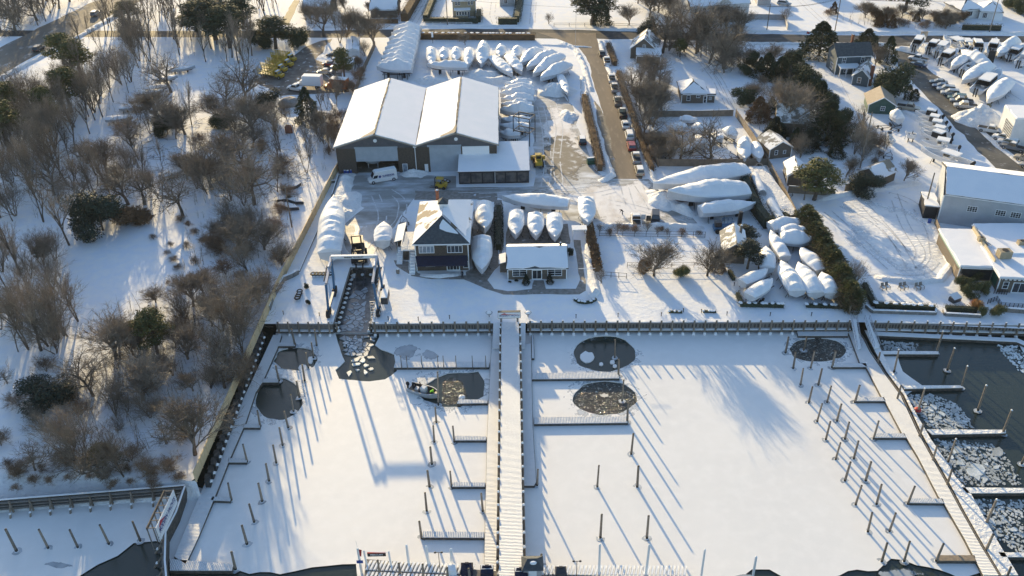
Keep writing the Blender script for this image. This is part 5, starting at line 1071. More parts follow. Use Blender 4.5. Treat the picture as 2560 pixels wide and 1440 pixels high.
# open boats with hard tops
def open_boat(label, bow, stern, beam, top='white', motors=2, cover=None, group=None, hull=1.3, lift=.6, zs=1.0, ttop=True, hm=None):
    a, b = G(*stern, zs), G(*bow, zs); c = (a+b)/2; c.z = 0; L = (b-a).length; t = thing('motor_boat', label, 'boat', c, yaw(a, b), group); N = 16
    mb = MB(); rows = []
    for i in range(N):
        u = i/(N-1); x = -L/2+L*u; w_ = beam/2*min(1, .88+.4*u)*(1 if u < .5 else max(.03, 1-((u-.5)/.5)**2.3)); g = lift+hull*(1+.3*max(0, u-.3)**1.5); kz = lift+hull*.95*max(0, (u-.75)/.25)**2; iw = max(.01, w_-.22)
        rows.append([(x, 0, min(kz, g-.1)), (x, w_*.8, lift+(g-lift)*.4), (x, w_, g), (x, iw, g+.03), (x, iw*.9, lift+.55 if .04 < u < .9 else g-.02), (x, -iw*.9, lift+.55 if .04 < u < .9 else g-.02), (x, -iw, g+.03), (x, -w_, g), (x, -w_*.8, lift+(g-lift)*.4)])
    n = 9
    for r_ in rows: mb.v += r_
    for i in range(N-1):
        for j in range(n): mb.f.append((i*n+j, (i+1)*n+j, (i+1)*n+(j+1) % n, i*n+(j+1) % n)[::-1]); mb.m.append(1 if j == 4 else 0)
    mb.f.append(tuple(range(n))); mb.m.append(0); mb.f.append(tuple(range((N-1)*n, N*n))[::-1]); mb.m.append(0)
    obj('hull', mb, [hm or gel, snow_soft], t)
    mb = MB(); mb.box(-L*.12, -.45, lift+.55, L*.04, .45, lift+1.5); mb.box(-L*.24, -.5, lift+.55, -L*.17, .5, lift+1.15); obj('console', mb, white, t)
    mb = MB(); mb.box(-L*.06, -.42, lift+1.5, L*.045, .42, lift+2.0); obj('windscreen', mb, glass, t)
    if ttop:
        mb = MB(); hh = lift+2.55
        for s in (-1, 1):
            for x in (-L*.2, L*.03): mb.tube((x, s*.6, lift+.6), (x*.95, s*.75, hh), .04, .04, 6)
        f = obj('top_frame', mb, silver, t); mb = MB(); mb.box(-L*.26, -beam*.36, hh, L*.08, beam*.36, hh+.1, 0); mb.box(-L*.255, -beam*.35, hh+.102, L*.075, beam*.35, hh+.28, 1); obj('hard_top', mb, [white, snow_soft], t)
    if cover:
        mb = MB(); mb.face([(-L*.05, -.9, hh-.02), (-L*.05, .9, hh-.02), (-L*.3, beam*.4, lift+hull), (-L*.3, -beam*.4, lift+hull)]); mb.face([(-L*.26, -beam*.35, hh-.02), (L*.06, -beam*.35, hh-.02), (L*.06, -beam*.42, lift+hull), (-L*.3, -beam*.42, lift+hull)]); mb.face([(-L*.26, beam*.35, hh-.02), (L*.06, beam*.35, hh-.02), (L*.06, beam*.42, lift+hull), (-L*.3, beam*.42, lift+hull)][::-1])
        obj('canvas', mb, cover, t)
    for k in range(motors):
        y = (k-(motors-1)/2)*.65; mb = MB(); mb.blob((-L/2-.35, y, lift+hull+.2), (.35, .24, .4), 8, 6); mb.bar((-L/2-.35, y, lift+hull), (-L/2-.45, y, lift-.3), .2, .25); obj('outboard_motor', mb, blackm if motors > 1 or cover else white, t)
    mb = MB()
    for x in (-L*.3, L*.2): mb.box(x-.1, -.3, 0, x+.1, .3, lift+.02); mb.bar((x, -beam*.45, 0), (x, -beam*.25, lift+.4), .08, .08); mb.bar((x, beam*.45, 0), (x, beam*.25, lift+.4), .08, .08)
    obj('stand', mb, blackm, t)
    return t
gr = 'hard-top boats along the driving lane'
for i, (b, s, bm, cv, lb) in enumerate([((2286, 286), (2352, 300), 2.7, blackm, 'topmost hard-top boat with black canvas along the lane'), ((2292, 302), (2360, 316), 2.7, steel, 'second hard-top boat along the lane'), ((2296, 315), (2368, 329), 2.7, None, 'third hard-top boat along the lane'), ((2300, 328), (2376, 346), 2.7, None, 'fourth hard-top boat along the lane'), ((2300, 336), (2372, 360), 2.9, blackm, 'fifth hard-top boat with black canvas over the helm'), ((2298, 360), (2392, 378), 3.0, None, 'sixth hard-top boat, lying above the longest one')]):
    open_boat(lb, b, s, bm, motors=2, cover=cv, group=gr)
open_boat('long white centre-console boat with three black motors at the end of the lane', (2300, 382), (2424, 424), 3.6, motors=3, hull=1.6, lift=.8, group=gr)
for i, (b, s, bm, cv, lb, tt) in enumerate([((2306, 96), (2284, 126), 3.0, blackm, 'boat with dark canopy nearest the street sign in the lot', 1), ((2346, 110), (2320, 132), 2.8, steel, 'boat with blue-grey canopy behind the white pickup', 1), ((2372, 110), (2340, 142), 3.2, None, 'snowy boat with arch top in the upper storage lot', 1), ((2392, 132), (2350, 160), 3.2, blackm, 'boat with black enclosure and white hard top', 1),
    ((2356, 100), (2412, 128), 4.0, None, 'tall white sport boat with raised bow by the street', 1), ((2400, 104), (2424, 132), 3.0, None, 'white pilothouse boat in the top row', 1), ((2432, 106), (2448, 134), 3.0, blackm, 'boat with black tent-like cover in the top row', 1), ((2488, 106), (2476, 136), 3.0, blackm, 'boat with tall black canopy in the top row', 1), ((2556, 124), (2522, 150), 3.2, blackm, 'twin-motor boat with black canvas near the right edge', 1), ((2590, 138), (2545, 166), 3.4, None, 'white boat with two grey motors at the right edge', 1),
    ((2500, 182), (2438, 236), 4.2, blackm, 'large boat with white hard top and dark helm between two wrapped boats', 1), ((2432, 166), (2404, 188), 2.8, None, 'low snowy boat in the middle of the storage lot', 0)]):
    open_boat(lb, b, s, bm, motors=2, cover=cv, ttop=bool(tt), hull=1.5, lift=.8, group='open boats in the upper storage lot')
open_boat('small white skiff on a trailer in the lower storage lot', (2290, 346), (2268, 342), 2.0, motors=1, ttop=False)
open_boat('small dinghy under snow left of the lot', (2212, 330), (2232, 352), 1.8, motors=1, ttop=False, hull=.7, lift=.3)
W_('plastic-wrapped boat with a dark hatch right of the big forklift', (962, 572), (958, 618), 3.6, 'low', 1.9, .8, 171)
# ------------------------------------------------------------ vehicles
def car(label, px, head, kind='suv', col='white', snow_=.5, group=None, name='parked_car', z=0.0, opendoor=False):
    p = G(*px, z); q = G(*head, z); t = thing(name, label, {'pickup': 'pickup truck', 'van': 'van'}.get(kind, 'car'), p, yaw(p, q), group)
    L, W2, H = {'suv': (4.8, .96, 1.75), 'sedan': (4.7, .92, 1.45), 'pickup': (5.7, 1.0, 1.85), 'van': (6.6, 1.0, 2.7), 'minivan': (5.0, .98, 1.8), 'jeep': (4.5, .95, 1.9)}[kind]
    pm_ = PAINT[col]; b = L/2
    mb = MB(); hd = 1.0 if kind != 'sedan' else .88; wl = 1.05 if kind in ('suv', 'pickup', 'jeep', 'minivan') else .92
    if kind == 'van': wl = 1.25
    # lower body as a chamfered loft
    secs = [(-b, .8, .45, wl-.12), (-b+.15, 1, .32, wl), (-b+L*.68 if kind != 'van' else -b+L*.8, 1, .3, wl), (b-.35, .97, .32, wl-.12 if kind != 'van' else wl-.2), (b, .82, .42, wl-.3)]
    for x, wf, z0, z1 in secs:
        w_ = W2*wf; mb.v += [(x, -w_*.96, z0), (x, -w_, z0+.2), (x, -w_*.99, z1-.12), (x, -w_*.9, z1), (x, w_*.9, z1), (x, w_*.99, z1-.12), (x, w_, z0+.2), (x, w_*.96, z0)]
    for i in range(len(secs)-1):
        for j in range(8): mb.f.append((i*8+j, i*8+(j+1) % 8, (i+1)*8+(j+1) % 8, (i+1)*8+j)); mb.m.append(0)
    mb.f.append(tuple(range(8))[::-1]); mb.m.append(0); mb.f.append(tuple(range(32, 40))); mb.m.append(0)
    x0, x1, X0, X1 = {'suv': (-b+.12, b-1.15, -b+.45, b-1.95), 'jeep': (-b+.1, b-1.3, -b+.2, b-1.75), 'minivan': (-b+.1, b-.8, -b+.35, b-1.7), 'sedan': (-b+.7, b-1.2, -b+1.4, b-2.0), 'pickup': (-b+2.2, b-1.35, -b+2.4, b-2.05), 'van': (-b+.08, b-.75, -b+.12, b-1.5)}[kind]
    w0, w1 = W2*.93, W2*.76 if kind != 'van' else W2*.86
    zb = wl-.01; B = [(x0, -w0, zb), (x1, -w0, zb), (x1, w0, zb), (x0, w0, zb)]; T = [(X0, -w1, H), (X1, -w1, H), (X1, w1, H), (X0, w1, H)]
    gl = MB(); fm = .1
    for k in range(4):
        a_, b_, c_, d_ = Vector(B[k]), Vector(B[(k+1) % 4]), Vector(T[(k+1) % 4]), Vector(T[k])
        mb.face([a_, b_, c_, d_])
        n = (b_-a_).cross(d_-a_).normalized()*.015
        if kind == 'van' and k in (0, 2): 
            r0, r1 = ((.80, .97) if k == 0 else (.03, .2)); v0, v1 = .05, .52
        elif kind == 'van' and k == 3: continue
        else: r0, r1, v0, v1 = .05, .95, .1, .82
        f = lambda u, v: (a_.lerp(b_, u)).lerp(d_.lerp(c_, u), v)+n
        gl.face([f(r0, v0), f(r1, v0), f(r1, v1), f(r0, v1)])
    mb.face(T); obj('body', mb, pm_, t); obj('windows', gl, glass, t)
    if kind == 'pickup':
        m2 = MB(); m2.box(-b+.12, -W2*.82, wl-.35, -b+2.1, W2*.82, wl+.012); obj('cargo_bed', m2, blackm if snow_ < .6 else snow_soft, t)
    for sx in (-1, 1):
        for sy in (-1, 1):
            mw_ = MB(); xx = sx*(b-.95); r = .36 if kind not in ('pickup', 'van', 'jeep') else .4
            mw_.tube((xx, sy*(W2-.2), r), (xx, sy*(W2+.02), r), r, r, 14, 0); mw_.tube((xx, sy*(W2+.021), r), (xx, sy*(W2+.03), r), r*.55, r*.5, 10, 1); obj('wheel', mw_, [blackm, silver], t)
    for sy in (-1, 1):
        m2 = MB(); m2.box(b-.1, sy*W2*.62-.16, wl-.5, b+.012, sy*W2*.62+.16, wl-.34); obj('headlight', m2, paleglass, t)
        m2 = MB(); m2.box(-b-.012, sy*W2*.68-.1, wl-.42, -b+.1, sy*W2*.68+.1, wl-.2); obj('taillight', m2, red, t)
    if snow_ > 0:
        m2 = MB(); th = .05+.1*snow_; e = .08; q_ = [(X0+e, -w1+e), (X1-e*2, -w1+e), (X1-e*2, w1-e), (X0+e, w1-e)]; m2.prism(q_, H+.004, H+th)
        if snow_ > .6 and kind != 'van': m2.prism([(x1+.1, -w0+.2), (b-.3, -w0*.85+.1), (b-.3, w0*.85-.1), (x1+.1, w0-.2)], wl+.004, wl+.05)
        obj('roof_snow', m2, snow_soft, t)
    if opendoor:
        m2 = MB(); m2.box(.5, -W2-.95, .4, .58, -W2, 1.6); obj('open_door', m2, pm_, t)
    return t
gr = 'vehicles parked along the sanded road'
RC = [(1505, 134, 'sedan', 'dark', 0, 'dark car at the top of the roadside row'), (1517, 154, 'pickup', 'white', .5, 'white pickup behind the dark car at the top of the row'), (1529, 198, 'pickup', 'white', .5, 'white pickup first below the hedge gap'), (1536, 221, 'pickup', 'silver', .4, 'silver pickup second below the hedge gap'), (1544, 255, 'pickup', 'grey', .3, 'grey pickup third below the hedge gap'), (1556, 284, 'pickup', 'black', .3, 'black pickup with snow on its roof in the middle of the roadside row'), (1563, 313, 'sedan', 'white', .7, 'white hatchback in the roadside row'), (1573, 340, 'minivan', 'white', .7, 'white minivan above the red car'), (1578, 367, 'suv', 'red', 0, 'only red car of the roadside row'), (1590, 396, 'pickup', 'silver', .3, 'silver pickup just below the red car'), (1598, 428, 'suv', 'tan', .3, 'tan vehicle at the bottom of the roadside row')]
for x, y, kd, c_, s_, lb in RC: car(lb, (x, y+4), (x-2.8, y-6), kd, c_, s_, gr)
car('dark snow-topped car alone in the gravel drive beside the hedge', (1455, 356), (1453, 344), 'suv', 'black', .4)
car('white delivery van with dark lettering parked before the open barn door', (957, 452), (935, 456), 'van', 'white', .6, name='delivery_van')
VAN = bpy.data.objects[-1] if 0 else None
car('white pickup with an open door in the sunny yard', (1590, 556), (1589, 546), 'pickup', 'white', .3, opendoor=True)
car('dark boxy off-roader with open door beside the white pickup', (1638, 554), (1638, 564), 'jeep', 'black', .0, opendoor=True)
gr = 'cars parked in a diagonal row in the lot'
for i, (x, y, kd, c_) in enumerate([(2345, 210, 'sedan', 'grey'), (2352, 220, 'sedan', 'blue'), (2364, 228, 'suv', 'silver'), (2358, 226, 'suv', 'green'), (2374, 238, 'suv', 'silver'), (2392, 250, 'suv', 'green'), (2402, 258, 'pickup', 'grey'), (2412, 270, 'pickup', 'silver')]):
    if i == 3: continue
    car(['first car from the top of the diagonal row, dark brownish', 'blue car second in the diagonal row', 'green-grey car third in the diagonal row', '', 'light silver wagon in the middle of the diagonal row', 'dark wagon third from the bottom of the diagonal row', 'grey pickup second from the bottom of the diagonal row', 'silver pickup at the bottom of the diagonal row'][i], (x, y), (x-9, y-.8), kd, c_, 0, gr)
car('white pickup in the upper lot beside the dark blue car', (2295, 152), (2285, 150), 'pickup', 'white', .3)
car('dark blue car in the upper lot below the white pickup', (2294, 166), (2284, 164), 'sedan', 'blue', 0)
car('pale pickup with black bed parked by the green garage', (2270, 274), (2280, 275.5), 'pickup', 'tan', 0)
for i, (x, y, kd, c_) in enumerate([(2474, 330, 'pickup', 'white'), (2506, 350, 'suv', 'white'), (2518, 362, 'suv', 'white'), (2532, 374, 'pickup', 'grey'), (2562, 402, 'suv', 'tan'), (2575, 420, 'sedan', 'silver')]):
    car(['white pickup facing the white building at the end of the heap', 'upper of two white wagons by the paned front', 'lower of two white wagons by the paned front', 'grey pickup right of the snow strip in the lot', 'tan wagon at the right edge of the lot', 'silver car cut by the right edge of the lot'][i], (x, y), (x-8, y-2) if i else (x+8, y+1.5), kd, c_, .1, 'cars by the white building')
car('dark wagon driving on the highway near the top', (240, 38), (250, 31), 'suv', 'grey', 0, name='moving_car')
car('dark car driving on the sandy highway among the pines', (98, 126), (110, 118), 'suv', 'dark', 0, name='moving_car')
car('car with snow at the top edge beyond the white house', (1960, 13), (1968, 14), 'suv', 'silver', .8)
car('white pickup parked before the box truck in the dirt yard', (742, 226), (728, 224), 'pickup', 'white', .7)
# box truck, stake trucks, machines
def boxtruck(label, px, head, body, cabc, L=7.5, bh=2.6, name='box_truck', open_=False, group=None):
    p, q = G(*px), G(*head); t = thing(name, label, 'truck', p, yaw(p, q), group); b = L/2
    mb = MB(); mb.box(-b, -.45, .55, b-.3, .45, .85); obj('chassis', mb, steel, t)
    mb = MB()
    if open_:
        mb.box(-b, -1.15, .95, b-2.4, 1.15, 1.1)
        for k in range(5):
            z = 1.2+k*.3
            for s in (-1, 1): mb.box(-b, s*1.15-.04, z, b-2.4, s*1.15+.04, z+.16)
        for k in range(7):
            x = -b+k*(L-2.4)/6
            for s in (-1, 1): mb.box(x-.04, s*1.15-.06, 1.1, x+.04, s*1.15+.06, 2.7)
        mb.box(b-2.44, -1.15, 1.1, b-2.36, 1.15, 2.8)
    else: mb.box(-b, -1.2, .95, b-2.1, 1.2, .95+bh); 
    obj('stake_bed' if open_ else 'cargo_box', mb, body, t)
    if not open_: mb = MB(); mb.box(-b+.1, -1.1, .953+bh, b-2.2, 1.1, 1.1+bh); obj('roof_snow', mb, snow_soft, t)
    mb = MB(); mb.box(b-2.2, -1.0, .6, b-1.0, 1.0, 1.4); mb.face([(b-2.2, -1, 1.4), (b-1.0, -1, 1.4), (b-1.3, -.9, 2.2), (b-2.2, -.9, 2.2)]); mb.face([(b-2.2, 1, 1.4), (b-1.0, 1, 1.4), (b-1.3, .9, 2.2), (b-2.2, .9, 2.2)][::-1]); mb.face([(b-1, -1, 1.4), (b-1, 1, 1.4), (b-1.3, .9, 2.2), (b-1.3, -.9, 2.2)]); mb.face([(b-2.2, -.9, 2.2), (b-1.3, -.9, 2.2), (b-1.3, .9, 2.2), (b-2.2, .9, 2.2)]); mb.box(b-1.0, -.85, .6, b, .85, 1.35); obj('cab', mb, cabc, t)
    mb = MB(); mb.box(b-2.1, -.8, 2.203, b-1.4, .8, 2.3); obj('cab_snow', mb, snow_soft, t)
    mb = MB(); mb.face([(b-1.02+.03, -.85, 1.48), (b-1.02+.03, .85, 1.48), (b-1.27, .78, 2.1), (b-1.27, -.78, 2.1)]); mb.box(b-2.0, -1.015, 1.5, b-1.35, -.93, 2.0); obj('windows', mb, glass, t)
    for x in (-b+1.5, b-.9):
        for s in (-1, 1): mw_ = MB(); mw_.tube((x, s*.8, .48), (x, s*1.08, .48), .48, .48, 14, 0); mw_.tube((x, s*1.081, .48), (x, s*1.1, .48), .22, .2, 8, 1); obj('wheel', mw_, [blackm, silver], t)
    return t
boxtruck('white box truck standing behind the white pickup', (775, 219), (762, 218.6), white, gel)
gr = 'yellow stake trucks in the dirt yard'
for i, (x, y) in enumerate([(680, 193), (688, 178), (704, 165), (712, 152)]): boxtruck(f'{["nearest", "second", "third", "farthest"][i]} yellow stake-bed truck in the dirt yard', (x, y), (x+14, y+2), yellow, yellow, open_=True, group=gr, name='stake_truck', L=8)
boxtruck('orange truck body half hidden by red twigs', (842, 226), (830, 225), orange, orange, L=7)
for i, (x, y, c_) in enumerate([(835, 141, 'dark'), (836, 156, 'white'), (825, 164, 'red'), (812, 184, 'silver'), (855, 172, 'white')]): car(['dark snow-roofed car behind the yellow pine', 'white snow-roofed car behind the yellow pine', 'red snow-roofed car near the dirt lane', 'silver snow-roofed car above the box truck', 'white snow-roofed van beside the grey shed'][i], (x, y), (x-9, y), 'sedan' if i < 4 else 'van', c_, .9)
house('shed', 'long grey shed with snowy roof beside the dark board fence', 'shed', (842, 182), (885, 181), 5, 2.6, 'x', .8, greyclap, steel, .2, .2)
house('trailer_building', 'long snow-roofed white trailer slanting behind the dark fence', 'trailer', (868, 150), (900, 148), 12, 2.8, 'y', .5, whiteclap, steel, .2, .25)
# ------------------------------------------------------------ trees and shrubs
def grow(r, mt, mc, p, d, L, rad, lvl, maxl, P):
    n = 3 if lvl < 2 else 2; pts = [p]; q = p.copy(); dd = d.copy()
    for k in range(n):
        dd = (dd+Vector((r.gauss(0, P['w']), r.gauss(0, P['w']), r.gauss(0, P['w'])*.6+P['up']*.12))).normalized(); q = q+dd*L/n; pts.append(q.copy())
    for k in range(n):
        a, b = rad*(1-.45*k/n), rad*(1-.45*(k+1)/n)
        if lvl <= 1: mt.tube(pts[k], pts[k+1], a, b, 6 if lvl == 0 else 4, 0, False)
        elif lvl == 2: mc.tube(pts[k], pts[k+1], a, b, 3, 0, False)
        else:
            s = (pts[k+1]-pts[k]).cross(Vector((r.gauss(0, 1), r.gauss(0, 1), r.gauss(0, 1)))).normalized()
            mc.face([pts[k]-s*a, pts[k]+s*a, pts[k+1]+s*b, pts[k+1]-s*b])
    if lvl >= maxl:
        for k in range(P['tw']):
            t = r.random(); o = pts[0].lerp(pts[-1], t); e = (dd+Vector((r.gauss(0, .7), r.gauss(0, .7), r.gauss(0, .5)))).normalized()*L*r.uniform(.5, 1.1)
            s = e.cross(Vector((r.gauss(0, 1), r.gauss(0, 1), r.gauss(0, 1)))).normalized()*P['tr']
            mc.face([o-s, o+s, o+e])
        return
    nb = P['nb'][min(lvl, len(P['nb'])-1)]
    for k in range(nb):
        t = r.uniform(P['t0'] if lvl == 0 else .25, 1.0) if k else 1.0
        i = min(n-1, int(t*n)); o = pts[i].lerp(pts[i+1], t*n-i if i < n else 1)
        ax = dd.cross(Vector((r.gauss(0, 1), r.gauss(0, 1), r.gauss(0, 1)))).normalized()
        an = R_(r.uniform(*P['an'])) if k else R_(r.uniform(0, 20))
        nd = (Matrix.Rotation(an, 3, ax) @ dd); nd.z += P['up']*.3; nd.normalize()
        grow(r, mt, mc, o, nd, L*r.uniform(*P['ls']), max(rad*r.uniform(.45, .68), .013), lvl+1, maxl, P)
BT = {
 'oak': dict(H=4.0, rad=.3, nb=[6, 5, 4, 4], t0=.35, an=(35, 75), ls=(.6, .85), up=.25, w=.17, tw=5, tr=.010, maxl=4),
 'tall': dict(H=6.5, rad=.2, nb=[6, 4, 4, 3], t0=.4, an=(15, 42), ls=(.45, .65), up=.5, w=.09, tw=5, tr=.010, maxl=4),
 'multi': dict(H=2.4, rad=.1, nb=[4, 4, 4, 3], t0=.15, an=(20, 50), ls=(.65, .9), up=.35, w=.15, tw=4, tr=.010, maxl=4),
 'thicket': dict(H=1.5, rad=.05, nb=[4, 4, 4, 3], t0=.05, an=(25, 60), ls=(.65, .9), up=.3, w=.2, tw=4, tr=.010, maxl=4),
 'round': dict(H=2.2, rad=.16, nb=[8, 5, 4, 4], t0=.3, an=(18, 40), ls=(.72, .9), up=.42, w=.07, tw=5, tr=.014, maxl=4),
}
TREES = {}
def tree_proto(kind, v):
    P = BT[kind]; r = random.Random(hash((kind, v)) % 1000 if 0 else sum(map(ord, kind))*7+v*31); mt = MB(); mc = MB()
    st = 1 if kind in ('oak', 'tall', 'round') else (4 if kind == 'multi' else 6)
    if kind == 'tall' and v == 1: st = 2
    for k in range(st):
        a = r.uniform(0, 6.28); ln = .05 if st == 1 else r.uniform(.15, .45)
        grow(r, mt, mc, Vector((math.cos(a)*.15*(st > 1), math.sin(a)*.15*(st > 1), -.1)), Vector((math.cos(a)*ln, math.sin(a)*ln, 1)).normalized(), P['H'], P['rad'], 0, P['maxl'], P)
    top = max(p[2] for p in mc.v)
    wd = sorted(math.hypot(p[0], p[1]) for p in mc.v)[int(len(mc.v)*.93)]*2
    return mt.mesh(kind+'_trunk', bark), mc.mesh(kind+'_crown', twigbrown if kind in ('thicket',) else twig), (top, wd)
def bare(kind, x, y, top=None, H=None, label=None, group=None, s=1.0, name='bare_tree', cat='tree', brown=False):
    v = rnd.randrange(4 if kind != 'round' else 2); key = (kind, v)
    if key not in TREES: TREES[key] = tree_proto(kind, v)
    mt, mc, th = TREES[key]; p = G(x, y, 0); h = H or HT(x, y, top); k = h/th[0]; ks = h*s*{'oak': .85, 'tall': .38, 'multi': .58, 'thicket': .85, 'round': .78}[kind]/th[1]
    t = thing(name, label, cat, p, rnd.uniform(0, 6.28), group); t.scale = (ks, ks, k)
    obj('trunk', mt, None, t) if 0 else obj('trunk', mt, bark, t); obj('crown', mc, twig, t); return t
def leafball(mb, r, c, rad, n, size, shape='ball', squash=1.0, seed=0):
    for _ in range(n):
        d = Vector((r.gauss(0, 1), r.gauss(0, 1), r.gauss(0, 1))).normalized()
        k = r.uniform(.45, 1.0)**.6*(1+.45*noise.noise(d*2.1+Vector((seed, 0, 0))))
        p = Vector(c)+Vector((d.x*rad[0], d.y*rad[1], d.z*rad[2]))*k
        a = Vector((r.gauss(0, 1), r.gauss(0, 1), r.gauss(0, 1))).normalized()*size*r.uniform(.6, 1.3); b = a.cross(d+Vector((0, 0, .3))).normalized()*size*r.uniform(.3, .7)
        mb.face([p-a-b*.3, p+b, p+a-b*.3])
CON = {}
def con_proto(kind, v):
    r = random.Random(v*17+sum(map(ord, kind))); mt = MB(); mc = MB()
    if kind == 'cedar':       # conical, dense to the ground
        mt.tube((0, 0, 0), (0, 0, 9), .25, .05, 7)
        for _ in range(6500):
            z = r.random()**1.25; rr = (1-z)**.75*.38*(1+.5*noise.noise(Vector((z*7, v*3, 0))))+.02; a = r.uniform(0, 6.28); rr *= 1+.55*noise.noise(Vector((math.cos(a)*1.6, math.sin(a)*1.6, z*6+v)))
            k = r.uniform(.35, 1)**.5; p = Vector((math.cos(a)*rr*k*10, math.sin(a)*rr*k*10, .3+z*9.7)); d = Vector((math.cos(a), math.sin(a), .35))
            e = (d+Vector((r.gauss(0, .5), r.gauss(0, .5), r.gauss(0, .4)))).normalized()*r.uniform(.25, .5); s = e.cross(Vector((r.gauss(0, 1), r.gauss(0, 1), r.gauss(0, 1)))).normalized()*r.uniform(.1, .22)
            mc.face([p-s, p+s, p+e])
    elif kind == 'bush':
        mt.tube((0, 0, 0), (0, 0, 5), .25, .1, 7)
        for k in range(12): c = (r.gauss(0, 2.0), r.gauss(0, 2.0), r.uniform(1.6, 6.5)); leafball(mc, r, c, (2.8, 2.8, 2.4), 760, .36, seed=k+v)
        for q in range(2): pass
    elif kind == 'pine':
        mt.tube((0, 0, 0), (.2, .1, 6), .22, .15, 7); mt.tube((.2, .1, 6), (.1, .3, 9.5), .15, .05, 6)
        for k in range(20):
            z = 4.0+k*.3; a = k*2.4+r.uniform(-.5, .5); L = (2.2-.08*k)*r.uniform(.35, 1.1); c = Vector((math.cos(a)*L, math.sin(a)*L, z+.4))
            mt.tube((.15, .1, z-.3), c, .07, .03, 4, 0, False); leafball(mc, r, c, (1.1, 1.1, .85), 210, .24, seed=k)
    elif kind == 'arbor':
        mt.tube((0, 0, 0), (0, 0, 8), .2, .05, 6)
        for _ in range(3800):
            z = r.random(); rr = min(1, (1-z)*2.2+.12)*.2*(1+.5*noise.noise(Vector((z*9, v*3, 2)))); a = r.uniform(0, 6.28); rr *= 1+.4*noise.noise(Vector((math.cos(a)*2, math.sin(a)*2, z*8+v))); k = r.uniform(.4, 1)**.5
            p = Vector((math.cos(a)*rr*k*10, math.sin(a)*rr*k*10, .2+z*9.6)); e = Vector((math.cos(a)*.3+r.gauss(0, .2), math.sin(a)*.3+r.gauss(0, .2), r.uniform(.1, .45))); s = e.cross(Vector((r.gauss(0, 1), r.gauss(0, 1), r.gauss(0, 1)))).normalized()*r.uniform(.06, .14)
            mc.face([p-s, p+s, p+e])
    return mt.mesh(kind+'_trunk', bark), mc.mesh(kind+'_foliage', leafdark), max(p[2] for p in mc.v), sorted(abs(p[0]) for p in mc.v)[int(len(mc.v)*.985)]
CM = {}
def conifer(kind, x, y, top=None, wpx=None, label=None, m=None, group=None, name='conifer', H=None, cat='tree', z=0.0):
    v = rnd.randrange(2); 
    if (kind, v) not in CON: CON[(kind, v)] = con_proto(kind, v)
    mt, mc, th, tw_ = CON[(kind, v)]; p = G(x, y, z); h = H or HT(x, y, top, z); k = h/th
    m = m or leafdark; key = (kind, v, m.name)
    if key not in CM: me = mc.copy(); me.materials.clear(); me.materials.append(m); CM[key] = me
    t = thing(name, label, cat, p, rnd.uniform(0, 6.28), group)
    kx = (wpx/FPX*(p-Vector((0, 0, CAMH))).length/2)/tw_*(1.15 if kind == 'bush' else 1.1) if wpx else k
    t.scale = (kx, kx, k); obj('trunk', mt, bark, t); obj('crown', CM[key], m, t); return t
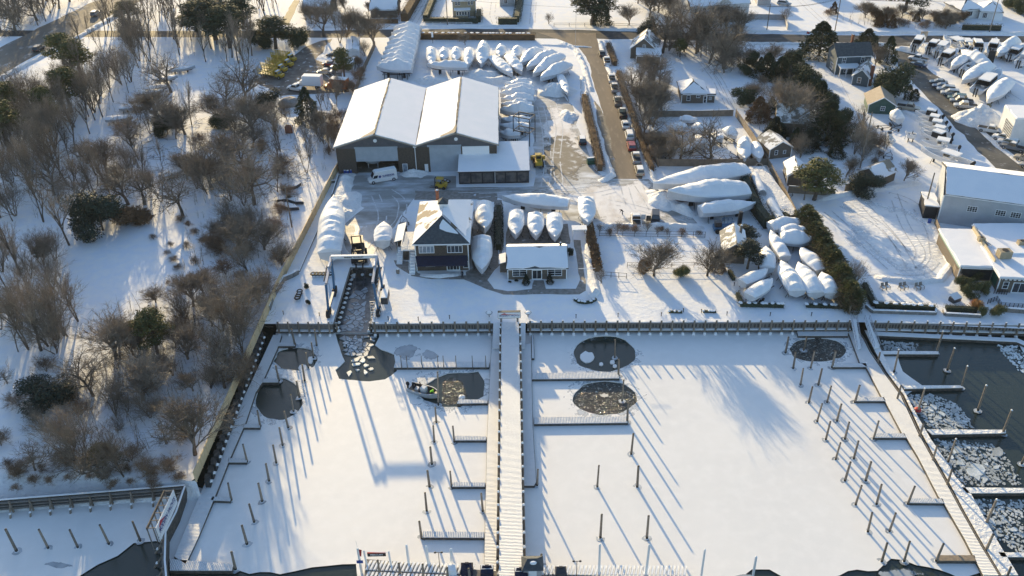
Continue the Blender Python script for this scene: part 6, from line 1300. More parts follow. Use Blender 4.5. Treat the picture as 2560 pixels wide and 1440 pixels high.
# individually placed trees: kind,x,y,top,spread,label
for kd, x, y, ty, s, lb in [
    ('oak', 428, 231, 110, 1.1, 'broad dark-limbed oak by the row of old boats'), ('oak', 612, 262, 130, 1.1, 'bare oak left of the yellow trucks'), ('oak', 568, 279, 160, 1.0, 'bare oak just below the one by the yellow trucks'),
    ('oak', 530, 474, 330, 1.0, 'bare forked tree left of the yard fence clutter'), ('oak', 636, 512, 350, 1.2, 'wide pale-limbed tree above the brown thicket'), ('oak', 457, 539, 410, 1.2, 'bare tree at the upper edge of the clearing'),
    ('tall', 173, 613, 455, 1.2, 'twin-stemmed bare tree left of the dark evergreen'), ('multi', 138, 652, 560, 1.2, 'small leaning bare tree at the left of the clearing'), ('tall', 53, 687, 480, 1.3, 'bare tree far left beside the clearing'), ('tall', 108, 555, 400, 1.3, 'dark-stemmed tree with crossing limbs at the far left'), ('tall', 167, 460, 300, 1.2, 'dark forked trunk in the middle of the left woods'),
    ('multi', 143, 848, 650, 1.3, 'fan-shaped bare tree at the lower left of the clearing'), ('multi', 160, 838, 690, 1.3, 'pale bare tree with its crown over the clearing'), ('tall', 103, 877, 700, 1.3, 'slender leaning tree in the lower left woods'), ('tall', 72, 873, 690, 1.3, 'slender tree beside the leaning one, lower left'),
    ('round', 290, 890, 760, 1.3, 'rounded bare tree left of the yellow-topped pine'), ('multi', 343, 893, 770, 1.2, 'bare tree just left of the yellow-topped pine trunk'), ('multi', 597, 834, 640, 1.3, 'dense bare tree beside the tan fence'), ('multi', 575, 917, 780, 1.2, 'leaning bare tree by the lower tan fence'), ('oak', 233, 990, 880, 1.3, 'crooked bare tree right of the dark bush'),
    ('multi', 290, 1042, 920, 1.3, 'twisted dark tree in the lower woods'), ('round', 358, 1001, 890, 1.4, 'brown rounded tree with thin trunk in the lower woods'), ('oak', 562, 970, 860, 1.3, 'grey crooked tree near the lower tan fence'), ('multi', 216, 1172, 1010, 1.4, 'pale bare tree standing over the marsh edge'), ('multi', 311, 1191, 1060, 1.3, 'slanting tree at the shore with yellowish leaves'),
    ('round', 488, 1137, 1000, 1.5, 'yellow-brown twiggy tree near the end of the tan fence'), ('multi', 187, 1117, 1000, 1.4, 'crooked small tree above the marsh'), ('multi', 377, 1043, 960, 1.7, 'low wide tangled tree in the lower woods'),
    ('round', 1635, 690, 585, 1.9, 'wide vase-shaped bare tree in front of the fenced garden'), ('round', 1768, 690, 597, 1.25, 'slim vase-shaped bare tree left of the garden cabin'), ('multi', 1505, 708, 660, 1.1, 'small bare shrub tree by the garden path'),
    ('oak', 1700, 412, 290, 1.1, 'left of two pale bare trees in the small boat yard'), ('oak', 1775, 413, 275, 1.15, 'right of two pale bare trees in the small boat yard'), ('multi', 1620, 290, 190, 1.2, 'pale bare tree left of the cottage'), ('round', 1620, 290, 205, 1.2, 'bare tree beside the pale one left of the cottage'), ('multi', 1645, 288, 215, 1.3, 'bare tree just left of the cottage wall'),
    ('oak', 1807, 172, 40, 1.0, 'large dark-trunked tree beyond the open snow field'), ('oak', 1742, 128, -20, 1.1, 'thick reddish trunk at the lane entrance'), ('round', 1745, 130, 20, 1.2, 'second trunk at the lane entrance'), ('oak', 1657, 133, 0, 1.2, 'grey trunk right of the corner house'), ('tall', 1638, 112, 15, 1.4, 'thin tree behind the corner house'), ('tall', 1673, 114, 20, 1.6, 'thin tree between the corner house and the lane'),
    ('round', 1573, 62, 0, 1.2, 'lone bare tree on the snowy lawn beyond the street'), ('multi', 1372, 60, 28, 1.3, 'small bare shrubby tree on the sunny lawn beyond the street'), ('round', 1163, 112, 78, 1.2, 'small pruned tree in a bowl of pots below the street hedge'),
    ('round', 1945, 330, 190, 2.0, 'broad brown bare tree over the half-hidden grey house'), ('round', 1985, 300, 200, 1.6, 'brown bare tree behind the broad one'), ('multi', 2020, 480, 405, 1.2, 'bare shrub tree behind the yellow-green pine'), ('round', 2115, 443, 385, 1.3, 'small round bare tree in the snow left of the weathered shed'), ('oak', 2010, 500, 400, .5, 'leaning bare trunk beside the brown shed'),
    ('multi', 2135, 385, 270, 1.1, 'multi-stemmed bare tree below the green garage'), ('tall', 2150, 345, 250, 1.3, 'slim bare tree by the garage corner'), ('round', 2188, 163, 103, 1.2, 'small bare tree between two dark conifers near the street'), ('multi', 2125, 720, 640, 1.5, 'bare shrub leaning out of the tall green hedge'), ('round', 2260, 452, 395, 1.3, 'bare bush behind the weathered shed'), ('round', 2325, 0, -60, 1.2, 'bare tree beyond the top edge'),
    ('multi', 1967, 55, 5, 1.2, 'dark crooked tree by the fence beyond the street'), ('tall', 850, 108, 5, 1.3, 'tree by the street at the top of the dark fence'), ('round', 868, 105, 10, 1.3, 'second tree by the street at the top of the dark fence'), ('tall', 900, 112, 5, 1.3, 'slim tree behind the dark fence top'), ('round', 935, 112, 15, 1.4, 'bare tree just left of the stacked boats'), ('oak', 810, 90, -20, 1.0, 'bare tree at the street left of the lane'), ('round', 780, 60, 5, 1.2, 'bare tree in front of the bungalow')]:
    bare(kd, x, y, ty, None, lb, 'single bare trees', min(s, 1.35))
for kd, x, y, ty, w_, m, lb in [
    ('bush', 258, 576, 478, 105, leafblack, 'huge near-black evergreen bush at the clearing'), ('bush', 662, 286, 224, 68, leafblack, 'round dark evergreen right of the yellow trucks'), ('cedar', 772, 305, 215, 60, leafdark, 'tall dark conifer beside the barn-side thicket'), ('pine', 862, 205, 118, 44, leafpine, 'yellowish pine by the parked cars'),
    ('pine', 165, 175, 80, 60, leafpine, 'pine with a flat top above the highway edge'), ('pine', 205, 200, 95, 60, leafpine, 'second pine above the highway edge'), ('pine', 180, 280, 165, 70, leafpine, 'pine below the two highway pines'), ('pine', 35, 310, 205, 70, leafpine, 'pine at the left edge below the highway'), ('pine', 25, 380, 245, 80, leafpine, 'olive pine at the left edge'), ('pine', 125, 330, 215, 60, leafpine, 'pine half hidden among grey trunks'), ('pine', 325, 60, 0, 50, leafpine, 'small pine by the highway at the top'),
    ('pine', 540, 100, -10, 110, leafdark, 'tall dark pine at the top left'), ('pine', 575, 120, 10, 90, leafdark, 'pine right of the tall dark pine'), ('pine', 500, 90, 0, 80, leafdark, 'pine left of the tall dark pine'), ('pine', 690, 122, 40, 80, leafdark, 'dark pine beside the street'), ('bush', 655, 118, 62, 60, leafdark, 'dark evergreen left of the roadside pine'), ('bush', 735, 118, 65, 60, leafdark, 'dark evergreen right of the roadside pine'), ('pine', 610, 70, -10, 60, leafdark, 'pine near the fence beyond the street'),
    ('pine', 395, 885, 775, 80, leafpine, 'yellow-topped pine in the lower woods'), ('pine', 350, 870, 800, 45, leafpine, 'small yellow pine left of the taller one'), ('bush', 118, 1010, 950, 110, leafblack, 'dark evergreen bush low on the left'), ('pine', 265, 1165, 1115, 60, leafpine, 'small olive pine above the marsh'), ('pine', 110, 650, 612, 34, leafblack, 'tiny dark pine at the left of the clearing'),
    ('bush', 325, 555, 505, 90, leafbrown, 'brown-green bush right of the huge evergreen'), ('bush', 420, 335, 290, 50, leafdark, 'dark evergreen in the middle of the woods'), ('bush', 560, 320, 280, 60, leafdark, 'dark fallen evergreen among the oaks'),
    ('bush', 1610, 684, 638, 40, leafbrown, 'dark rounded evergreen bush left of the vase-shaped tree'), ('bush', 1699, 690, 660, 40, leafgreen, 'round clipped bush in front of the garden'), ('cedar', 1794, 676, 640, 34, leafbrown, 'small conical shrub by the slim bare tree'), ('pine', 1868, 672, 600, 60, leafblack, 'dark conifer beside the garden cabin'), ('pine', 1858, 605, 565, 55, leafblack, 'dark conifer behind the garden cabin'),
    ('cedar', 1315, 710, 684, 17, leafblack, 'small conical evergreen left of the shop doors'), ('cedar', 1374, 708, 681, 17, leafblack, 'small conical evergreen right of the shop doors'), ('bush', 1425, 640, 618, 14, leafblack, 'small dark shrub at the corner of the shop'),
    ('pine', 1480, 62, -30, 90, leafdark, 'tall dark pine on the sunny lawn beyond the street'), ('cedar', 1503, 62, -10, 40, leafdark, 'dark conifer touching the tall pine beyond the street'), ('pine', 1700, 142, 95, 28, leafpine, 'small olive pine by the lane'), ('bush', 1625, 95, 45, 50, leafblack, 'dark evergreen behind the corner house'),
    ('cedar', 2047, 140, 52, 78, leafdark, 'big dark conifer left of the blue-grey house'), ('cedar', 2165, 120, 70, 50, leafdark, 'dark conical tree behind the blue-grey house'), ('cedar', 2216, 158, 88, 36, leafdark, 'dark slim conical tree right of the blue-grey house'), ('bush', 2222, 245, 158, 85, leafdark, 'bushy brown-green conifer right of the house'), ('arbor', 2268, 250, 212, 18, leafdark, 'small upright evergreen by the green garage'), ('arbor', 2284, 252, 222, 18, leafdark, 'second small upright evergreen by the green garage'),
    ('cedar', 1915, 190, 130, 60, leafdark, 'dark cedar in the wooded strip, upper left'), ('cedar', 1950, 200, 140, 60, leafdark, 'dark cedar in the wooded strip, upper middle'), ('cedar', 1985, 195, 132, 60, leafdark, 'dark cedar in the wooded strip, upper right'), ('bush', 2005, 225, 160, 70, leafdark, 'dense dark evergreen beside the steps of the blue-grey house'), ('cedar', 2040, 300, 200, 70, leafdark, 'dark cedar below the blue-grey house'), ('cedar', 2065, 350, 250, 80, leafdark, 'dark cedar right of the half-hidden house'), ('cedar', 2020, 370, 320, 60, leafblack, 'low dark cedar before the half-hidden house'), ('bush', 2100, 330, 270, 60, leafdark, 'dark shrub mass left of the green garage'), ('cedar', 1935, 345, 290, 50, leafblack, 'dark cedar left of the half-hidden house'), ('cedar', 1895, 300, 240, 50, leafbrown, 'brown-green cedar at the fence of the small boat yard'),
    ('pine', 2035, 500, 400, 90, leafpine, 'yellow-green pine above the tall hedge'), ('bush', 2165, 482, 432, 66, leafblack, 'round near-black bush in front of the weathered shed'), ('pine', 2260, 30, -40, 80, leafdark, 'dark pine at the top edge on the right'), ('bush', 2460, 280, 255, 16, leafgreen, 'small snowy shrub by the white building')]:
    conifer(kd, x, y, ty, w_, lb, m, 'single evergreens', name='evergreen_tree' if kd != 'bush' else 'evergreen_bush')
# woodland fill
def inside(poly, x, y):
    c = False
    for (x1, y1), (x2, y2) in zip(poly, poly[1:]+poly[:1]):
        if (y1 > y) != (y2 > y) and x < (x2-x1)*(y-y1)/(y2-y1)+x1: c = not c
    return c
def fill(poly, n, kinds, Hr, label, group, s=(1, 1.5), mind=2.5, seed=1, evergreen=None, brown=0):
    r = random.Random(seed); xs = [p[0] for p in poly]; ys = [p[1] for p in poly]; done = []; tries = 0
    while len(done) < n and tries < n*40:
        tries += 1; x, y = r.uniform(min(xs), max(xs)), r.uniform(min(ys), max(ys))
        if not inside(poly, x, y): continue
        p = G(x, y)
        if any((p-q).length < mind for q in done): continue
        done.append(p); k = r.choice(kinds)
        if k in BT: 
            t = bare(k, x, y, None, r.uniform(*Hr)*(.55 if k == 'thicket' else 1), label if k != 'thicket' else label.replace('tree', 'bush'), group, r.uniform(*s), name='bare_tree' if k != 'thicket' else 'bare_bush', cat='tree' if k != 'thicket' else 'bush')
        else: conifer(k, x, y, None, None, label.replace('bare grey', 'dark evergreen').replace('bare brown', 'dark evergreen'), evergreen, group+' evergreen', H=r.uniform(*Hr)*.7, name='evergreen_tree')
fill([(0, 290), (130, 250), (330, 90), (410, 110), (380, 190), (250, 300), (150, 460), (0, 520)], 84, ['tall', 'tall', 'tall', 'multi'], (10, 15.5), 'bare grey tree below the highway', 'slender trees below the highway', (.9, 1.3), 2.2, 2)
fill([(0, 0), (200, 0), (90, 70), (0, 100)], 24, ['tall', 'tall', 'oak'], (11, 16), 'bare grey tree beyond the highway', 'trees beyond the highway', (1, 1.4), 3, 3)
fill([(340, 60), (420, 0), (480, 0), (500, 80), (640, 120), (620, 180), (480, 150), (400, 120)], 34, ['tall'], (10, 16), 'bare grey tree between the highway and the street', 'trees between highway and street', (1, 1.3), 3, 4)
fill([(480, 0), (700, 0), (690, 60), (500, 60)], 26, ['tall'], (11, 16), 'bare grey tree beyond the street', 'trees beyond the street', (.9, 1.2), 3, 5)
fill([(170, 470), (280, 300), (420, 290), (640, 300), (800, 300), (830, 400), (790, 420), (740, 500), (560, 520), (470, 460), (380, 470), (300, 460)], 50, ['oak', 'multi', 'tall', 'tall', 'thicket', 'round'], (6.5, 12), 'bare grey tree left of the barn', 'trees left of the barn', (1.1, 1.6), 2.6, 6)
fill([(540, 560), (720, 520), (740, 560), (690, 700), (640, 800), (600, 950), (520, 980), (490, 900), (440, 800), (500, 700)], 40, ['multi', 'thicket', 'multi', 'thicket', 'round'], (5, 8.5), 'bare brown tree by the tan fence', 'thicket along the tan fence', (1.2, 1.7), 1.8, 7)
fill([(260, 780), (440, 740), (520, 900), (500, 980), (430, 1000), (300, 960)], 16, ['multi', 'thicket', 'round'], (4, 7), 'bare brown tree near the yellow-topped pine', 'thicket round the yellow-topped pine', (1.2, 1.7), 1.9, 8)
fill([(0, 520), (100, 520), (90, 620), (150, 700), (230, 780), (220, 880), (0, 900)], 24, ['multi', 'tall', 'tall'], (7, 11), 'bare grey tree left of the clearing', 'trees left of the clearing', (1.2, 1.6), 2.4, 9)
fill([(0, 960), (200, 900), (330, 960), (560, 1000), (510, 1080), (440, 1180), (330, 1200), (150, 1180), (0, 1190)], 24, ['multi', 'thicket', 'thicket', 'oak'], (3.5, 6), 'bare grey tree above the marsh', 'low wood above the marsh', (1.2, 1.9), 2.2, 10)
fill([(330, 560), (480, 540), (560, 560), (470, 720), (430, 740), (400, 650)], 16, ['thicket'], (1.8, 3.4), 'bare grey tree in the clearing', 'bushes in the clearing', (1.2, 1.8), 3, 11)
fill([(0, 1140), (430, 1190), (480, 1200), (440, 1215), (0, 1225)], 18, ['thicket'], (2, 3.4), 'bare brown tree along the marsh edge', 'bushes along the marsh edge', (1.3, 2), 2, 12)
fill([(150, 150), (330, 10), (420, 0), (380, 60), (200, 170)], 16, ['tall'], (9, 14), 'bare grey tree along the near verge of the highway', 'trees along the highway verge', (1, 1.3), 2.5, 33)
fill([(100, 470), (260, 430), (420, 440), (440, 500), (320, 520), (180, 520), (110, 540)], 18, ['tall', 'oak', 'multi'], (8, 12), 'bare grey tree above the clearing', 'trees above the clearing', (1.1, 1.4), 3, 34)
fill([(800, 250), (900, 130), (930, 130), (845, 330), (850, 370), (800, 420)], 24, ['tall', 'multi', 'thicket'], (5, 8), 'bare grey tree in the strip beside the barn', 'trees beside the barn', (1, 1.4), 1.8, 13)
fill([(1835, 180), (1880, 140), (2030, 180), (2070, 290), (2090, 400), (2030, 410), (1900, 340), (1850, 260)], 30, ['cedar', 'round', 'multi', 'bush', 'thicket'], (4.5, 8), 'bare brown tree left of the blue-grey house', 'wooded strip', (1.2, 1.7), 2.6, 14, leafdark)
fill([(2060, 50), (2075, 20), (2140, 60), (2190, 68), (2395, 75), (2400, 45), (2260, 40), (2170, 30)], 34, ['cedar', 'round', 'thicket', 'bush', 'round'], (4, 6.5), 'bare brown tree in the top-right roadside screen', 'roadside screen top right', (1.2, 1.6), 1.6, 15, leafbrown)
fill([(2080, 330), (2150, 300), (2230, 410), (2200, 420), (2130, 400)], 22, ['tall', 'thicket', 'multi'], (4, 7), 'bare grey tree left of the lower lot', 'trees left of the lower lot', (1, 1.4), 1.8, 16)
fill([(1570, 0), (1720, 0), (1860, 70), (1900, 100), (1700, 78), (1600, 60)], 24, ['oak', 'tall', 'round'], (6, 10), 'bare grey tree before the white house', 'trees before the white house', (1.1, 1.5), 3, 17)
fill([(1640, 120), (1720, 115), (1790, 120), (1850, 150), (1810, 190), (1760, 150)], 20, ['tall', 'oak', 'multi'], (7, 12), 'bare grey tree by the lane beyond the cottage', 'trees by the lane', (1.1, 1.4), 3, 18)
fill([(1575, 200), (1660, 200), (1660, 290), (1610, 350), (1590, 300)], 20, ['oak', 'multi', 'tall', 'round'], (6, 10), 'bare grey tree left of the cottage', 'trees left of the cottage', (1.1, 1.5), 2.4, 19)
fill([(1600, 350), (1640, 350), (1680, 400), (1660, 412), (1630, 400)], 12, ['thicket', 'multi', 'round'], (4, 7), 'bare brown tree by the small boat yard', 'shrubs at the boat yard corner', (1.2, 1.6), 2, 20)
fill([(1500, 575), (1540, 573), (1760, 580), (1760, 590), (1500, 588)], 11, ['thicket', 'multi'], (2.2, 5), 'bare brown tree by the garden fence', 'bushes along the garden fence', (1, 1.4), 1.6, 21)
fill([(2540, 0), (2600, 0), (2600, 80), (2500, 20)], 8, ['bush', 'pine'], (6, 10), 'bare grey tree at the top right corner', 'trees at the top right corner', (1, 1.3), 3, 22, leafdark)
fill([(700, 20), (1000, 20), (1000, 60), (720, 62)], 14, ['round', 'multi'], (4, 8), 'bare brown tree in the yards beyond the street', 'trees in the yards beyond the street', (1, 1.4), 4, 23)
r = random.Random(77); mb = MB()
for poly, n in (([(0, 290), (330, 90), (620, 150), (640, 300), (820, 300), (820, 420), (740, 520), (700, 700), (620, 850), (520, 1000), (480, 1190), (300, 1190), (0, 1180), (0, 900), (230, 860), (300, 750), (440, 740), (480, 560), (300, 470), (150, 470), (90, 560), (0, 520)], 1500), ([(0, 0), (220, 0), (0, 108)], 160), ([(340, 30), (430, 0), (700, 0), (690, 68), (480, 66), (400, 110), (210, 170)], 300), ([(2060, 50), (2400, 50), (2395, 75), (2180, 70)], 90), ([(1840, 170), (2040, 180), (2090, 400), (1900, 340)], 160)):
    xs = [p[0] for p in poly]; ys = [p[1] for p in poly]; k = 0
    while k < n:
        x, y = r.uniform(min(xs), max(xs)), r.uniform(min(ys), max(ys))
        if not inside(poly, x, y): continue
        p = G(x, y); k += 1
        if noise.noise(p*.06) < -.12: continue
        h = r.uniform(.8, 3.2)*(1 if r.random() < .75 else 1.7); mb.tube(p, p+Vector((r.gauss(0, .15), r.gauss(0, .15), 1))*h, .03+.008*h, .012, 3, 0, False)
        for j in range(r.randint(6, 14)):
            z = r.uniform(.15, 1)*h; d = Vector((r.gauss(0, 1), r.gauss(0, 1), r.uniform(.2, 1.4))).normalized()*r.uniform(.3, 1.1)*(.4+.3*h); s = d.cross(Vector((r.gauss(0, 1), r.gauss(0, 1), r.gauss(0, 1)))).normalized()*.018; o = p+Vector((0, 0, z)); mb.face([o-s, o+s, o+d])
tag(obj('undergrowth', mb, twig), 'thin tangled undergrowth of saplings between the trees of the woods', 'undergrowth', kind='stuff')
# fallen branches and brush among the old boats: nobody could count them
r = random.Random(5); mb = MB()
for _ in range(900):
    x, y = r.uniform(200, 790), r.uniform(290, 520)
    if not inside([(180, 420), (330, 300), (640, 300), (790, 330), (800, 420), (720, 520), (560, 470), (380, 430)], x, y): continue
    p = G(x, y); a = r.uniform(0, 6.28); L = r.uniform(.5, 3); mb.tube(p+Vector((0, 0, .1)), p+Vector((math.cos(a)*L, math.sin(a)*L, r.uniform(0, .9))), .05, .02, 3, 0, False)
tag(obj('brushwood', mb, bark), 'tangle of fallen branches under the trees left of the barn', 'brushwood', kind='stuff')
# hedges
def hedge(label, px, w_, h_, m, dens=70, seed=1, leaf=.16, name='hedge', snowtop=False, z=0, group=None):
    P = [G(*p, z) for p in px]; o = P[0]; t = thing(name, label, 'hedge', o, 0, group); r = random.Random(seed); mb = MB(); core = MB(); sn = MB()
    for a, b in zip(P, P[1:]):
        L = (b-a).length; u = (b-a)/L; nr = Vector((-u.y, u.x, 0)); core.bar(a-o+Vector((0, 0, h_*.42)), b-o+Vector((0, 0, h_*.42)), w_*.62, h_*.82)
        for _ in range(int(L*dens*(w_+h_*2)*.4)):
            s = r.uniform(-w_*.3/L, 1+w_*.3/L); f = r.random(); hh = h_*(1+.16*noise.noise(Vector((a.x+u.x*s*L, a.y+u.y*s*L, seed))*.9))
            if f < w_/(w_+2*h_): v, z_ = r.uniform(-.5, .5), hh*r.uniform(.9, 1.06)
            else: v, z_ = r.choice((-.5, .5))*r.uniform(.8, 1.15), r.uniform(.02, 1)*hh
            p = a-o+u*s*L+nr*v*w_+Vector((0, 0, z_)); e = Vector((r.gauss(0, 1), r.gauss(0, 1), r.gauss(0, .8)+.3)).normalized()*leaf*r.uniform(.7, 1.6); q = e.cross(Vector((r.gauss(0, 1), r.gauss(0, 1), r.gauss(0, 1)))).normalized()*leaf*.4
            mb.face([p-q, p+q, p+e])
        if snowtop:
            k = 0
            while k < L: sn.blob(a-o+u*k+Vector((0, 0, h_*1.0)), (w_*.42, w_*.42, .12), 7, 4, 0, .5, k); k += w_*r.uniform(.5, 1.6)
    obj('core', core, leafblack if m in (boxgreen, leafdark, leafblack) else m, t); obj('foliage', mb, m, t)
    if snowtop: obj('snow_cover', sn, snow_soft, t)
    return t
hedge('long brown clipped hedge along the street above the boats', [(1038, 98), (1337, 100)], 1.5, 2.2, leafbrown, 60, 1, snowtop=True)
hedge('tall brown clipped hedge on the left side of the sanded road', [(1460, 250), (1472, 300), (1488, 365), (1500, 428)], 1.9, 2.1, leafbrown, 60, 2)
hedge('short brown clipped hedge right of the road, nearest the street', [(1520, 118), (1538, 165)], 1.6, 1.8, leafbrown, 60, 3)
hedge('long brown clipped hedge behind the parked cars', [(1545, 188), (1562, 240), (1585, 310), (1608, 380), (1630, 430)], 1.5, 1.8, leafbrown, 60, 4)
hedge('dark clipped hedge between the office boats and the three small boats', [(1247, 526), (1247, 625)], 1.7, 1.6, leafblack, 70, 5)
hedge('loose brown grass hedge beside the garden, upper half', [(1472, 580), (1480, 622)], 1.5, 2.0, leafbrown, 80, 6, leaf=.3); hedge('loose brown grass hedge beside the garden, lower half', [(1484, 630), (1494, 680)], 1.4, 1.9, leafbrown, 80, 7, leaf=.3)
gr = 'low boxwood hedges'
hedge('small curved boxwood hedge on the lawn below the footpath', [(1436, 750), (1447, 757), (1462, 759), (1478, 757), (1490, 750)], .7, .5, boxgreen, 120, 8, .1, snowtop=True, group=gr)
hedge('low boxwood hedge in front of the two trailer boats', [(1850, 765), (1958, 768)], 1.0, .8, boxgreen, 120, 9, .1, snowtop=True, group=gr); hedge('short boxwood hedge at the corner by the two trailer boats', [(1843, 738), (1852, 760)], 1.0, .8, boxgreen, 120, 10, .1, group=gr)
hedge('small boxwood hedge above the corner one', [(1823, 682), (1834, 702)], .9, .9, boxgreen, 120, 11, .1, group=gr); hedge('low boxwood hedge at the tips of the three long wrapped boats', [(2015, 767), (2105, 770)], 1.0, .7, boxgreen, 120, 12, .1, snowtop=True, group=gr)
hedge('clipped hedge curving along the left side of the chair lawn', [(2160, 716), (2170, 740), (2184, 766)], 1.2, 1.1, boxgreen, 120, 13, .12, group=gr); hedge('clipped hedge along the long stone planter', [(2186, 768), (2335, 776)], 1.2, 1.1, boxgreen, 120, 14, .12, snowtop=True, group=gr); hedge('clipped hedge along the short stone planter', [(2362, 776), (2440, 780)], 1.2, 1.1, boxgreen, 120, 15, .12, group=gr)
hedge('tiny half-buried shrub row left of the middle lawn', [(1672, 781), (1705, 782)], .7, .35, boxgreen, 100, 16, .1, snowtop=True, group=gr); hedge('tiny half-buried shrub row right of the middle lawn', [(1757, 780), (1790, 781)], .7, .35, boxgreen, 100, 17, .1, snowtop=True, group=gr)
hedge('front hedge of the tan house behind a white rail fence', [(1062, 56), (1195, 58)], 2.0, 1.9, leafdark, 40, 18); hedge('left hedge of the tan house', [(1064, 54), (1098, -30)], 2.5, 2.6, leafdark, 30, 19); hedge('right hedge end of the tan house', [(1196, 56), (1198, 38)], 2.5, 2.6, leafdark, 30, 20)
hedge('square clipped hedge right of the driveway beyond the street', [(1246, 60), (1293, 60)], 2.5, 2.4, leafdark, 40, 21); hedge('hedge running up from the square clipped hedge', [(1292, 56), (1306, -30)], 2.5, 2.6, leafdark, 30, 22); hedge('thick brown-green hedge left of the snowy driveway', [(1012, 54), (1060, -30)], 4, 3.2, leafbrown, 24, 23); hedge('low brown hedge along the street before the shingled house', [(900, 57), (995, 58)], 1.6, 1.5, leafbrown, 40, 24)
hedge('clipped hedge in front of the top right house', [(2405, 74), (2500, 76)], 1.8, 1.8, leafdark, 40, 25)
hedge('dark bushy hedge clinging to the left side of the sunken yard', [(1853, 445), (1868, 490), (1890, 535), (1918, 572)], 2.4, 3.0, leafblack, 50, 26); hedge('grey-green hedge at the lower end of the sunken yard', [(1922, 568), (1965, 556)], 2.4, 2.6, leafdark, 50, 27)
mb = MB(); mb2 = MB(); pr = random.Random(9)
for _ in range(2): pass
t = thing('ornamental_grass', 'fluffy orange ornamental grass at the end of the short planter', 'grass clump', G(2438, 772)); mb = MB()
for _ in range(700):
    a = pr.uniform(0, 6.28); q = pr.random(); o = Vector((math.cos(a)*.25, math.sin(a)*.25, 0)); e = o+Vector((math.cos(a)*1.1*q, math.sin(a)*1.1*q, pr.uniform(1.1, 1.9)-.5*q)); s = Vector((-math.sin(a), math.cos(a), 0))*.03; mb.face([o-s, o+s, e+s, e-s])
obj('blades', mb, grassorange, t)
# the tall green row: single arborvitae
for i in range(17):
    u = i/16; x, y = 2012+(2128-2012)*u, 568+(776-568)*u
    conifer('arbor', x, y, None, 48+7*math.sin(i*2.3), f'{ORD[i]} evergreen from the top of the tall row beside the wrapped boats', leafgreen if i % 3 else leafpine, 'tall evergreen row', H=4.9+.5*math.sin(i*1.7)+.3*math.cos(i*4.1)); 
    bare('thicket', x-9, y+3, None, 4.3+.3*math.sin(i), f'{ORD[i]} brown twiggy bush from the top at the foot of the evergreen row', 'brown bushes below the evergreen row', 1.1, name='bare_bush', cat='bush')
for i, (x, y, w_, ty) in enumerate([(2402, 726, 34, 690), (2425, 738, 36, 706), (2452, 734, 30, 702), (2430, 690+8, 34, 672), (2487, 788, 30, 758), (2452, 790, 16, 764), (1274, 706, 8, 700), (1290, 703, 10, 697), (768, 720, 12, 708), (771, 760, 12, 746), (2182, 790, 0, 0)]):
    if w_: conifer('bush', x, y, ty, w_, ['snow-spotted shrub at the left corner of the restaurant patio', 'snow-spotted shrub in the middle of the restaurant patio', 'brownish shrub right of the patio shrubs', 'shrub inside the open restaurant front', 'round green shrub by the deck steps', 'small shrub at the end of the short planter', 'tiny shrub left of the shop window', 'tiny shrub under the shop window', 'small potted shrub on the snowy apron, upper', 'small potted shrub on the snowy apron, lower'][i], leafgreen if i < 6 else leafblack, 'garden shrubs', name='shrub', cat='shrub')
# ------------------------------------------------------------ travel lift
o = G(870, 745, 0); t = thing('travel_lift', 'tall blue and white boat hoist straddling the icy slip', 'boat hoist', o)
def B(name, pts, w_, h_, m, rt_=t, tube=False):
    mb = MB()
    for p, q in pts: (mb.tube(Vector(p)-o, Vector(q)-o, w_, h_, 8) if tube else mb.bar(Vector(p)-o, Vector(q)-o, w_, h_))
    return obj(name, mb, m, rt_)
xL, xR = -32.1, -23.9; yF, yB = 127.9, 134.6; ht_ = 8.0
B('cross_beam', [((xL, yB, ht_), (xR, yB, ht_))], .5, .6, gelgrey if 0 else gel)
beam = bpy.data.objects[-1] if 0 else None
for s, x in ((-1, xL), (1, xR)):
    B('side_beam', [((x, yB, ht_), (x-.1*s, yF-.2, ht_-1.2))], .4, .45, silver)
    B('leg', [((x+.35*s*0, yB, ht_-.3), (x+.3*s, yB, .9))], .36, .36, blue); B('leg', [((x, yF, ht_-1.4), (x+.3*s, yF, .9))], .36, .36, blue)
    B('lower_beam', [((x+.3*s, yF, 1.1), (x+.3*s, yB, 1.1))], .4, .45, blue)
    for y in (yF, yB):
        for d in (-.55, .55):
            mb = MB(); mb.tube((x+.3*s-.28-o.x, y+d-o.y, .72), (x+.3*s+.28-o.x, y+d-o.y, .72), .72, .72, 18, 0); mb.tube((x+.3*s+.281*s-o.x, y+d-o.y, .72), (x+.3*s+.3*s-o.x, y+d-o.y, .72), .3, .3, 10, 1); obj('wheel', mb, [blackm, white], t)
    B('hose_reel', [((x+.5*s, yB-2, ht_-.7), (x+.5*s, yF+1, ht_-1.4))], .12, .12, steel, tube=True)
    B('hoist_drum', [((x-.1*s, yB-1.8, ht_-.2), (x-.1*s, yB-3.0, ht_-.35))], .32, .32, silver, tube=True)
    B('sling_cable', [((x-.4*s, yF+.6, ht_-1.5), (x-.4*s, yF+.6, 3.8)), ((x-.4*s, yB-1.2, ht_-.6), (x-.4*s, yB-1.2, 3.8))], .04, .04, steel)
mb = MB(); mb.box(xR+.7-o.x, yF+1.2-o.y, 1.3, xR+1.9-o.x, yF+4.2-o.y, 2.6, 0); mb.box(xR+.75-o.x, yF+1.3-o.y, 2.603, xR+1.85-o.x, yF+4.1-o.y, 2.75, 1); obj('engine_box', mb, [steel, snow_soft], t)
B('access_ladder', [((xR-.9, yF-1.4, .1), (xR-.9, yF-.6, 3.2)), ((xR-.1, yF-1.4, .1), (xR-.1, yF-.6, 3.2))]+[((xR-.9, yF-1.4+.8*k/7, .1+3.1*k/7), (xR-.1, yF-1.4+.8*k/7, .1+3.1*k/7)) for k in range(8)], .06, .06, silver)
